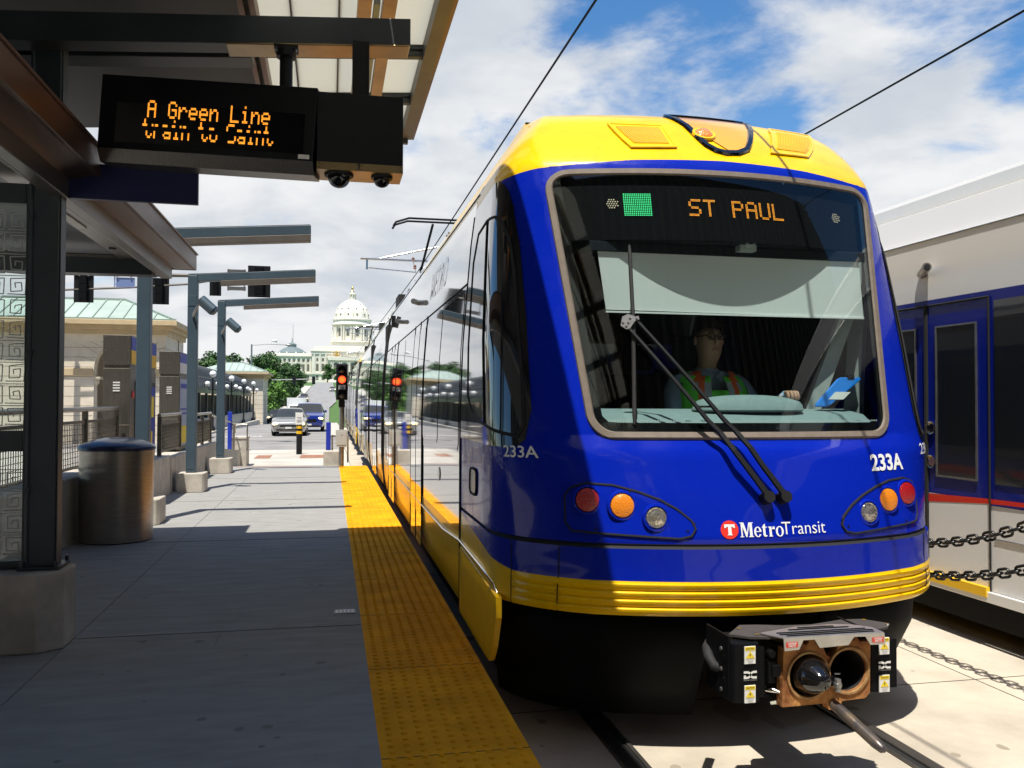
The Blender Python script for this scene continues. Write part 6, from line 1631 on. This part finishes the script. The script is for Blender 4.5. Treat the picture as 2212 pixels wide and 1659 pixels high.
# ------------------------------------------------------------------ trees
def tree_mesh(seed, h, rad, base, mats, n, leaf, conic=False):
    rr = random.Random(seed); mbt = MB(); mbc = MB()
    mbt.tube([(0, 0, -.3), (rr.uniform(-.1, .1), 0, h*.25), (rr.uniform(-.2, .2), rr.uniform(-.2, .2), h*.55), (0, 0, h*.8)], [h*.032, h*.026, h*.016, h*.005], 7)
    blobs = []
    for i in range(17):
        t = rr.random(); z = base+(h-base)*(.12+.80*t); R_ = rad*(sqrt(max(.05, 1-(2*t-.85)**2*.8)) if not conic else (1.05-t))
        a = rr.uniform(0, 2*pi); d = R_*rr.uniform(.25, .78)
        blobs.append((d*cos(a), d*sin(a), z, rad*rr.uniform(.26, .46)))
        mbt.tube([(0, 0, base*.8+(z-base)*.4), (d*cos(a)*.5, d*sin(a)*.5, z-rad*.15), (d*cos(a), d*sin(a), z)], [h*.010, h*.007, h*.003], 5)
    blobs.append((0, 0, h-rad*.3, rad*.32))
    vs = []; fs = []; mi = []
    for k in range(n):
        bx, by, bz, br = blobs[rr.randrange(len(blobs))]
        v = Vector((rr.gauss(0, 1), rr.gauss(0, 1), rr.gauss(0, 1))).normalized()*br*(rr.random()**.33)*rr.choice((.8, 1, 1, 1.12))
        p = Vector((bx, by, bz))+Vector((v.x, v.y, v.z*.8))
        nrm = (v.normalized()*.5+Vector((rr.uniform(-1, 1), rr.uniform(-1, 1), rr.uniform(-.2, 1)))).normalized(); u = nrm.orthogonal().normalized(); w = nrm.cross(u)
        a = rr.uniform(0, 6.28); u, w = u*cos(a)+w*sin(a), w*cos(a)-u*sin(a); s = leaf*rr.uniform(.6, 1.4); b = len(vs)
        vs += [p-u*s, p-w*s*.55, p+u*s, p+w*s*.55]; fs.append((b, b+1, b+2, b+3)); mi.append(rr.choice((0, 0, 1)))
    return mbt, (vs, fs, mi), mats
tree_protos = {}
G = 'street trees up the hill'
def tree(kind, x, y, h, label, group, turn=0.0):
    spec = {'broad': (11, 9.0, 3.9, 1.6, ('leaf_a', 'leaf_b'), 5200, .26), 'light': (23, 6.0, 2.0, 1.0, ('leaf_c', 'leaf_b'), 4200, .15), 'round': (37, 8.0, 3.6, 1.0, ('leaf_a', 'leaf_b'), 5200, .24), 'small': (5, 7.0, 3.2, 1.0, ('leaf_b', 'leaf_a'), 1600, .36)}[kind]
    z = hgt(y)+.1; x = x*.95 if y > 90 and x < 0 and group == G else x; h = h*(.70 if y > 140 and x > -10 else .84) if group == G else h
    T = thing('tree', label, 'tree', (x, y, z), group)
    if kind not in tree_protos:
        mbt, (vs, fs, mi), mm = tree_mesh(*spec[:4], spec[4], spec[5], spec[6])
        t = mbt.build('trunk', M['bark'], T, world=False); c = make('crown', vs, fs, mi, [M[m] for m in mm], T, world=False, fix=False)
        tree_protos[kind] = (t, c, spec[1])
    else:
        for q in tree_protos[kind][:2]:
            c = q.copy(); COL.objects.link(c); c.parent = T
    k = h/spec[1]; T.scale = (k, k, k); T.rotation_euler.z = turn
    return T
TR = [('light', -6.95, 99, 7.3, 'light green leafy tree right of the far pavilion, nearest the road', 0), ('broad', -17.5, 98, 8.6, 'dark tree just right of the near stone pavilion, behind the arcade', 1), ('round', -15.6, 112, 9.0, 'round dark tree behind the arcade, seen between two blue posts', 2),
      ('broad', -13.6, 122, 11.0, 'tall dark tree behind the far pavilion roof, left of the street light', 3), ('broad', -11.2, 132, 11.2, 'tall dark tree behind the tall street light', .6), ('round', -9.4, 150, 9.5, 'dark tree close right of the light green tree', 1.4), ('light', -8.1, 116, 5.4, 'second light green tree, behind the nearest light green one', 2.2),
      ('round', -8.8, 176, 11.0, 'big dark round tree overhanging the kerb halfway up the hill', 2.7), ('broad', -9.0, 205, 12.0, 'dark tree on the kerb near the top of the row', 4), ('round', -9.4, 240, 11.5, 'last dark tree of the row, nearest the domed building', 5),
      ('broad', -19, 140, 11, 'dark tree far behind the arcade roof', 2), ('round', -22, 165, 12, 'dark tree farthest left behind the arcade', 3.3), ('broad', -14.5, 185, 12.5, 'tall dark tree deep behind the row, left of the dome', 1.1), ('round', -16, 225, 13, 'distant dark tree behind the row, below the grey wing dome', .3)]
for kd, x, y, h, lb, tn in TR: tree(kd, x, y, h, lb, G, tn)
for i, (x, y, h, lb) in enumerate(((-1.2, 480, 10, 'small dark tree in front of the white domed building, left of its entrance'), (4.5, 470, 8, 'small dark tree before the domed building, next to the rail signal'), (-24, 500, 11, 'distant tree before the left wing of the domed building'), (-33, 470, 11, 'distant tree before the far left end of the domed building'), (22, 460, 10, 'distant tree before the right part of the domed building'))): tree('small', x, y, h, lb, 'distant trees before the domed building', i*1.3)
rr = random.Random(9)
for i in range(9):
    tree('broad', -30-rr.uniform(0, 40), 60+i*14, rr.uniform(8, 12), 'leafy tree behind the pavilions, hidden from the platform', 'trees behind the pavilions', i)
for i in range(6):
    tree('round', 14+rr.uniform(0, 8), 60+i*22, rr.uniform(8, 12), 'leafy tree beyond the tracks, hidden behind the trams', 'trees beyond the tracks', i)

# ------------------------------------------------------------------ the domed capitol on the hill
def capitol():
    cx, cy, cz = 15.2, 614.0, 14.4
    T = thing('capitol_building', 'white marble domed government building on the hill at the end of the street', 'building', (cx, cy, cz))
    def B(name, mbx, m, par=T, **k): mbx.v = [(x+cx, y+cy, z+cz) for x, y, z in mbx.v]; return mbx.build(name, M[m], par, **k)
    mb = MB(); mb.box(-27, 27, -22, 22, -6, 20.5); mb.box(-16, 16, -27, -22, -6, 16); main = B('main_block', mb, 'marble', bevel=.3)
    mb = MB(); mb.box(-28, 28, -23, 23, 20.5, 21.6); mb.box(-26, 26, -21, 21, 21.6, 24.0); mb.box(-17, 17, -28, -21.5, 16, 17); mb.box(-14, 14, -15, 15, 24, 27.6); mb.box(-15, 15, -16, 16, 27.6, 28.4); B('attic', mb, 'marble', main, bevel=.2)
    for sx in (-1, 1):
        mb = MB(); xs = sorted((sx*27, sx*57)); mb.box(*xs, -15, 15, -6, 17.2); w = B('wing', mb, 'marble', bevel=.3)
        xs = sorted((sx*27.5, sx*58)); mb = MB(); mb.box(*xs, -16, 16, 17.2, 18.3); mb.box(*sorted((sx*28, sx*56.5)), -14.5, 14.5, 18.3, 19.6); B('wing_attic', mb, 'marble', w, bevel=.2)
        mb = MB(); mb.lathe([(10, 19.6), (10, 20.6), (9.2, 21.2), (6.5, 23.2), (3.0, 24.6), (3.0, 26.2), (3.3, 26.4), (1.6, 27.4), (.3, 28.0), (.15, 31)], (sx*41, 0, 0), 24); B('wing_dome', mb, 'slate_dome', w, smooth=35)
        mb = MB()
        for i in range(10): a = 2*pi*i/10; mb.box(sx*41+9.9*cos(a)-.4, sx*41+9.9*cos(a)+.4, 9.9*sin(a)-.4, 9.9*sin(a)+.4, 19.8, 20.9)
        B('parapet', mb, 'marble', w)
        for i in range(9):
            x = sx*(29.6+3.1*i)
            for z0, z1, ww in ((1.5, 4.6, .7), (7.4, 12.2, .75), (13.6, 15.4, .6)):
                mb = MB(); mb.box(x-ww, x+ww, -15.06, -14.9, z0, z1); B('window', mb, 'window_dark', w)
        mb = MB()
        for i in range(10):
            x = sx*(28.1+3.1*i); mb.box(x-.45, x+.45, -15.5, -15.0, 6.4, 16.4)
        mb.box(*sorted((sx*27.2, sx*57.2)), -15.6, -15, 5.4, 6.4); mb.box(*sorted((sx*27.2, sx*57.2)), -15.6, -15, 16.4, 17.2); B('pilasters', mb, 'marble', w)
    for x in [-23.5, -19.8]+[19.8, 23.5]:
        for z0, z1, ww in ((1.5, 4.6, .8), (7.4, 12.4, .9), (14, 16.2, .7)):
            mb = MB(); mb.box(x-ww, x+ww, -22.06, -21.9, z0, z1); B('window', mb, 'window_dark', main)
    for x in (-11, -5.5, 0, 5.5, 11):
        mb = MB(); pts = [(x-1.5, 6.5), (x+1.5, 6.5), (x+1.5, 11.5)]+[(x+1.5*cos(t), 11.5+1.5*sin(t)) for t in [pi*i/8 for i in range(1, 8)]]+[(x-1.5, 11.5)]
        mb.prism(pts, -27.08, -26.9, XZ(0)); B('arched_window', mb, 'window_dark', main)
        mb = MB(); mb.box(x-1.1, x+1.1, -27.08, -26.9, .3, 4.2); B('door_arch', mb, 'window_dark', main)
    mb = MB()
    for i in range(6):
        x = -13.7+5.5*i
        for d in (-.55, .55): mb.cyl((x+d, -27.5, 6), (x+d, -27.5, 14.6), .42, .36, 8)
    mb.box(-16.5, 16.5, -28.2, -27, 4.8, 6); mb.box(-16.5, 16.5, -28.2, -27, 14.6, 16)
    for x in (-25.5, -21.7, -17.9, 17.9, 21.7, 25.5): mb.box(x-.5, x+.5, -22.5, -22, 6.4, 19)
    mb.box(-27.3, 27.3, -22.6, -22, 5.2, 6.4); mb.box(-27.3, 27.3, -22.6, -22, 19, 20.5); B('portico_columns', mb, 'marble', main)
    # drum, dome, lantern
    mb = MB(); mb.lathe([(15, 27), (15, 29.0), (12.4, 29.2), (12.4, 39.6), (14.0, 39.8), (14.3, 40.6), (13.4, 41), (13.0, 43.4), (13.6, 43.6), (13.6, 44.4), (11.6, 45)], (0, 0, 0), 48); dr = B('drum', mb, 'marble', smooth=30)
    for i in range(12):
        a = 2*pi*(i+.5)/12; R = Matrix.Rotation(a, 4, 'Z')
        mb = MB(); mb.tbox(R @ Matrix.Translation((12.42, 0, 35)), .2, 2.0, 5.2); B('window', mb, 'window_dark', dr)
        mb = MB(); mb.tbox(R @ Matrix.Translation((13.02, 0, 42.2)), .15, 1.3, 1.2); B('window', mb, 'window_dark', dr)
    for i in range(12):
        a = 2*pi*i/12
        mb = MB()
        for d in (-.07, .07): mb.cyl((13.5*cos(a+d), 13.5*sin(a+d), 29.6), (13.5*cos(a+d), 13.5*sin(a+d), 38.8), .62, .52, 8)
        B('column_pair', mb, 'marble', dr)
    mb = MB(); pr = [(11.6, 45), (11.5, 47), (11.0, 49.4), (10.0, 51.8), (8.4, 54.2), (6.2, 56.3), (3.9, 57.7), (2.9, 58.1)]; mb.lathe(pr, (0, 0, 0), 48); dm = B('dome', mb, 'marble', smooth=50)
    for i in range(12):
        a = 2*pi*i/12; mb = MB(); mb.tube([((r+.12)*cos(a), (r+.12)*sin(a), z) for r, z in pr], [.55, .55, .52, .5, .45, .38, .3, .25], 5); B('dome_rib', mb, 'marble', dm, smooth=50)
        for r, z, s in ((11.3, 47.6, .62), (10.1, 51.6, .5), (7.7, 54.9, .36)):
            b = a+pi/12; mb = MB(); mb.sphere(((r+.1)*cos(b), (r+.1)*sin(b), z), s, 8, 6); B('round_window', mb, 'window_dark', dm)
    mb = MB(); mb.lathe([(2.9, 58), (3.1, 58.4), (2.6, 58.6), (1.7, 58.7), (1.7, 62.2), (2.4, 62.4), (2.4, 62.8), (1.6, 63.2), (1.5, 63.9)], (0, 0, 0), 16)
    for i in range(8): a = 2*pi*i/8; mb.cyl((2.3*cos(a), 2.3*sin(a), 58.6), (2.3*cos(a), 2.3*sin(a), 62.4), .28, n=6)
    ln = B('lantern', mb, 'marble', dm)
    mb = MB(); mb.lathe([(1.5, 63.9), (1.2, 64.8), (.5, 65.5), (.35, 66.0), (.9, 66.6), (.9, 67.2), (.2, 67.9), (.1, 69)], (0, 0, 0), 12); B('finial', mb, 'gold', ln, smooth=50)
    # gilded four-horse statue above the portico
    mb = MB()
    for i in range(4):
        x = -12.6+1.25*i; mb.sphere((x, -25.2, 18.9), 1, 8, 6, sc=(.42, 1.1, .55)); mb.cyl((x, -26.1, 19.1), (x, -26.6, 20.3), .28, .22, 6); mb.sphere((x, -26.9, 20.4), .4, 6, 5, sc=(.6, 1.1, .6))
        for d in (-.7, .7): mb.cyl((x, -25.2+d, 17), (x, -25.2+d, 18.6), .15, n=5)
    mb.box(-11.7, -9.7, -24.2, -22.6, 17.2, 19.0); mb.cyl((-10.7, -23.4, 19), (-10.7, -23.4, 20.6), .4, .3, 6); mb.sphere((-10.7, -23.4, 21), .4, 6, 5)
    B('gilded_statue', mb, 'gold', main, smooth=60)
    mb = MB()
    for i in range(10): mb.box(-17+i*.2, 17-i*.2, -45+i*1.6, -27, -6+i*.75, -5.25+i*.75)
    B('stairs', mb, 'marble')
    T2 = thing('flagpole', 'thin flagpole with a small flag above the left wing of the domed building', 'flagpole', (cx-40.5, cy+3, cz+19.6))
    mb = MB(); mb.cyl((cx-40.5, cy+3, cz+27), (cx-40.5, cy+3, cz+41), .16, .1, 6); mb.build('pole', M['metal_grey'], T2)
    mb = MB(); mb.add([(cx-40.4, cy+3, cz+40.8), (cx-38.6, cy+3.2, cz+40.5), (cx-38.7, cy+3.1, cz+39.4), (cx-40.4, cy+3, cz+39.7)], [(0, 1, 2, 3)]); mb.build('flag', M['label_white'], T2, fix=False)
capitol()

# office block behind the photographer: what the windscreen mirrors
T = thing('office_block', 'dark brown office block behind the platform, seen only mirrored in the windscreen', 'building', (10, -48, -.5))
mb = MB(); mb.box(-34, 110, -64, -42, -.5, 62); w = mb.build('wall', M['tower_brown'], T)
mb = MB()
for i in range(48): mb.box(-33.6+2.9*i, -32.6+2.9*i, -42, -41.6, 0, 62)
mb.build('fins', M['fin_brown'], T)

T = thing('office_block', 'tall brown block added unseen behind the photographer on the left to block sky light', 'building', (-35, -18, -.5))
mb = MB(); mb.box(-50, -22, -40, 4, -.5, 45); w = mb.build('wall', M['tower_brown'], T)  # block added out of view, keeps open sky off the platform
mb = MB()
for i in range(22): mb.box(-22, -21.6, -39.6+2*i, -39+2*i, 0, 45)
mb.build('fins', M['fin_brown'], T)
# ------------------------------------------------------------------ the driver
def driver():
    ox = XC+.12                                        # seat centre
    OY, OZ = -.25, .135
    V = []; Rr = []; E_ = []
    def add(p, r, par=None):
        V.append(Vector((p[0], p[1]+OY, p[2]+OZ))); Rr.append(r if isinstance(r, tuple) else (r, r))
        if par is not None: E_.append((par, len(V)-1))
        return len(V)-1
    pel = add((ox, 5.30, .98), (.17, .13)); ab = add((ox, 5.27, 1.12), (.17, .135), pel); ch = add((ox, 5.26, 1.30), (.185, .13), ab); sh = add((ox, 5.27, 1.465), (.13, .085), ch)
    nk = add((ox, 5.265, 1.53), (.056, .056), sh); jaw = add((ox, 5.222, 1.605), (.080, .080), nk); hd = add((ox, 5.225, 1.70), (.091, .102), jaw); tp = add((ox, 5.235, 1.78), (.074, .084), hd)
    hands = {}
    for sg in (-1, 1):
        s = add((ox+sg*.215, 5.27, 1.425), (.075, .075), sh)
        if sg > 0: el = add((ox+.34, 5.17, 1.22), .047, s); fa = add((ox+.35, 5.03, 1.29), .040, el); wr = add((ox+.335, 4.92, 1.348), .030, fa)
        else: el = add((ox-.31, 5.08, 1.20), .047, s); fa = add((ox-.28, 4.92, 1.22), .040, el); wr = add((ox-.25, 4.80, 1.24), .030, fa)
        w = V[wr]; pm = add((w.x, w.y-.045-OY, w.z+.008-OZ), (.036, .020), wr); hands[sg] = (pm, w)
        hip = add((ox+sg*.10, 5.24, .96), .085, pel); kn = add((ox+sg*.15, 4.86, .98), .066, hip); an = add((ox+sg*.15, 4.84, .52), .045, kn); add((ox+sg*.15, 4.70, .42), (.045, .035), an)
    def fingers():
        for sg in (-1, 1):
            pm, w0 = hands[sg]
            for i, (dx, l) in enumerate(((-.030, .85), (-.010, 1.0), (.010, .95), (.029, .75))):
                w = w0-Vector((0, OY, OZ)); b = add((w.x+dx, w.y-.078, w.z+.020), .0115, pm); k1 = add((w.x+dx*1.1, w.y-.078-.030*l, w.z+.018), .0105, b); k2 = add((w.x+dx*1.1, w.y-.078-.044*l, w.z-.006), .0095, k1); add((w.x+dx*1.1, w.y-.078-.040*l, w.z-.026), .008, k2)
            t = add((w.x-sg*.042, w.y-.040, w.z-.002), .012, pm); t2 = add((w.x-sg*.060, w.y-.066, w.z-.012), .0105, t); add((w.x-sg*.062, w.y-.090, w.z-.018), .009, t2)
    fingers()
    me = bpy.data.meshes.new('person'); me.from_pydata(V, E_, []); o = bpy.data.objects.new('person_tmp', me); COL.objects.link(o)
    md = o.modifiers.new('skin', 'SKIN'); md.use_smooth_shade = True; md.branch_smoothing = .6
    for i, sv in enumerate(me.skin_vertices[0].data): sv.radius = Rr[i]; sv.use_root = (i == pel)
    sb = o.modifiers.new('sub', 'SUBSURF'); sb.levels = 2; sb.render_levels = 2
    dg = bpy.context.evaluated_depsgraph_get(); dg.update(); m2 = bpy.data.meshes.new_from_object(o.evaluated_get(dg)); bpy.data.objects.remove(o)
    m2.materials.clear()
    for m in ('skin', 'shirt', 'cab_navy'): m2.materials.append(M[m])
    hw = [hands[-1][1], hands[1][1]]
    cen = Vector((ox, 5.225+OY, 1.69+OZ))
    for v in m2.vertices:                              # shape the face
        p = v.co
        if p.z > 1.56+OZ and p.y < 5.22+OY:
            q = p-cen
            if abs(q.x) < .016 and -.04 < q.z < .02: v.co.y -= .020*(1-abs(q.x)/.016)*(.4+.6*max(0, 1-(q.z+.04)/.06))
            if .008 < abs(q.x) < .05 and .0 < q.z < .035: v.co.y += .008
    for p in m2.polygons:
        c = p.center; k = 1
        if c.z > 1.515+OZ and abs(c.x-ox) < .14: k = 0
        elif min((c-h).length for h in hw) < .17 and c.y < min(h.y for h in hw)+.06 or min((c-h).length for h in hw) < .02: k = 0
        elif c.z < 1.0+OZ: k = 2
        p.material_index = k; p.use_smooth = True
    P = bpy.data.objects.new('person', m2); COL.objects.link(P)
    tag(P, 'driver in glasses, pale blue shirt and green and orange safety vest behind the windscreen', 'person')
    # vest laid over chest and shoulders
    vs = []; mats = []; fs = []
    n = 40; hs = [1.02, 1.08, 1.14, 1.20, 1.26, 1.32, 1.38, 1.43, 1.47, 1.50]
    for z in hs:
        rx = lerp([(1.0, .24), (1.3, .27), (1.40, .265), (1.50, .17)], z); ry = lerp([(1.0, .215), (1.3, .215), (1.40, .19), (1.50, .13)], z)
        for i in range(n+1):
            a = -pi/2+2*pi*i/n
            open_ = .014+max(0, z-1.20)*.30
            x = rx*abs(sin(a+pi/2))**.85*(1 if sin(a+pi/2) > 0 else -1); y = -ry*cos(a+pi/2)
            vs.append((ox+x, 5.265+y, z))
    mi = []
    for q in range(len(hs)-1):
        for i in range(n):
            c = Vector([sum(vs[j][k] for j in (q*(n+1)+i, q*(n+1)+i+1, (q+1)*(n+1)+i, (q+1)*(n+1)+i+1))/4 for k in range(3)])
            x = abs(c.x-ox); z = c.z
            if c.y < 5.265 and x < .006+max(0, z-1.36)*.62: continue
            if x > .215 and z > 1.28: continue
            k = 0
            if c.y < 5.265:
                xs = .115-.02*(z-1.2)
                if abs(x-xs) < .022: k = 1
                elif abs(x-xs) < .040: k = 2
                if 1.11 < z < 1.17: k = 2
            fs.append((q*(n+1)+i, q*(n+1)+i+1, (q+1)*(n+1)+i+1, (q+1)*(n+1)+i)); mi.append(k)
    make('vest', vs, fs, mi, [M['vest_green'], M['vest_orange'], M['vest_silver']], P, world=False, smooth=50, fix=False).modifiers.new('thick', 'SOLIDIFY').thickness = .006
    mb = MB(); mb.sphere((ox, 5.245, 1.735), .1, 18, 12, sc=(.94, 1.12, 1.08)); keep = [(f, m) for f, m in zip(mb.f, mb.m) if all(mb.v[i][2] > 1.755 or (mb.v[i][1] > 5.24 and mb.v[i][2] > 1.66) for i in f)]; mb.f = [f for f, _ in keep]; mb.m = [m for _, m in keep]
    mb.build('hair', M['hair'], P, world=False, smooth=60, fix=False)
    mb = MB()
    for sx in (-1, 1): mb.tube([(ox+sx*.034+.026*cos(t), 5.122, 1.712+.018*sin(t)) for t in [2*pi*i/14 for i in range(14)]], .003, 5, closed=True); mb.tube([(ox+sx*.060, 5.124, 1.716), (ox+sx*.088, 5.23, 1.716)], .003, 5)
    mb.tube([(ox-.008, 5.12, 1.714), (ox+.008, 5.12, 1.714)], .003, 5); mb.build('glasses', M['black'], P, world=False)
    for sx in (-1, 1):
        mb = MB(); mb.sphere((ox+sx*.090, 5.235, 1.69), .03, 8, 6, sc=(.35, .6, 1)); mb.build('ear', M['skin'], P, world=False, smooth=60)
        mb = MB(); mb.sphere((ox+sx*.033, 5.137, 1.710), .0075, 8, 6, m=0); mb.build('eye', M['hair'], P, world=False, smooth=60)
        mb = MB(); mb.tube([(ox+sx*.016, 5.121, 1.738), (ox+sx*.036, 5.117, 1.744), (ox+sx*.055, 5.130, 1.738)], [.003, .005, .003], 5); mb.build('eyebrow', M['hair'], P, world=False)
    mb = MB(); mb.tube([(ox-.026, 5.128, 1.628), (ox, 5.122, 1.631), (ox+.026, 5.128, 1.628)], [.003, .006, .003], 6); mb.build('mouth', mat('lips', (0.40, 0.16, 0.13), 0.5), P, world=False)
    mb = MB(); mb.sphere((ox, 5.118, 1.675), .016, 8, 6, sc=(.8, 1.1, 1.3)); mb.sphere((ox, 5.126, 1.70), .010, 8, 6, sc=(.7, .9, 2.0)); mb.build('nose', M['skin'], P, world=False, smooth=60)
    mb = MB(); vs = []
    for sx in (-1, 1): mb.add([(ox+sx*.005, 5.150, 1.475), (ox+sx*.075, 5.175, 1.50), (ox+sx*.085, 5.155, 1.455), (ox+sx*.035, 5.135, 1.425)], [(0, 1, 2, 3)])
    mb.build('collar', M['shirt'], P, world=False, fix=False)
    for ch in P.children: ch.location = (0, OY, OZ)
driver()
T = thing('tablet', 'blue cased tablet propped up on the dashboard behind the windscreen', 'tablet', (2.90, 4.5, 1.41))
TM = Matrix.Translation((0, 4.50, 1.42)) @ Matrix.Rotation(radians(-12), 4, 'X') @ Matrix(((1, 0, 0, 0), (0, 0, 1, 0), (0, 1, 0, 0), (0, 0, 0, 1)))
mb = MB(); mb.prism([(2.76, 0), (2.835, 0), (2.86, .012), (3.065, .155), (3.078, .168), (3.068, .178), (2.945, .176), (2.925, .168), (2.765, .02)], 0, .02, TM); mb.build('case', M['tablet_blue'], T, bevel=.005)
mb = MB(); mb.prism([(2.845, .042), (2.94, .042), (2.995, .087), (2.895, .087)], -.003, -.0005, TM); mb.build('label', M['label_white'], T)
mb = MB(); mb.prism([(2.985, .168), (3.03, .168), (3.03, .190), (2.985, .190)], -.006, .026, TM); mb.build('clip', M['black'], T)
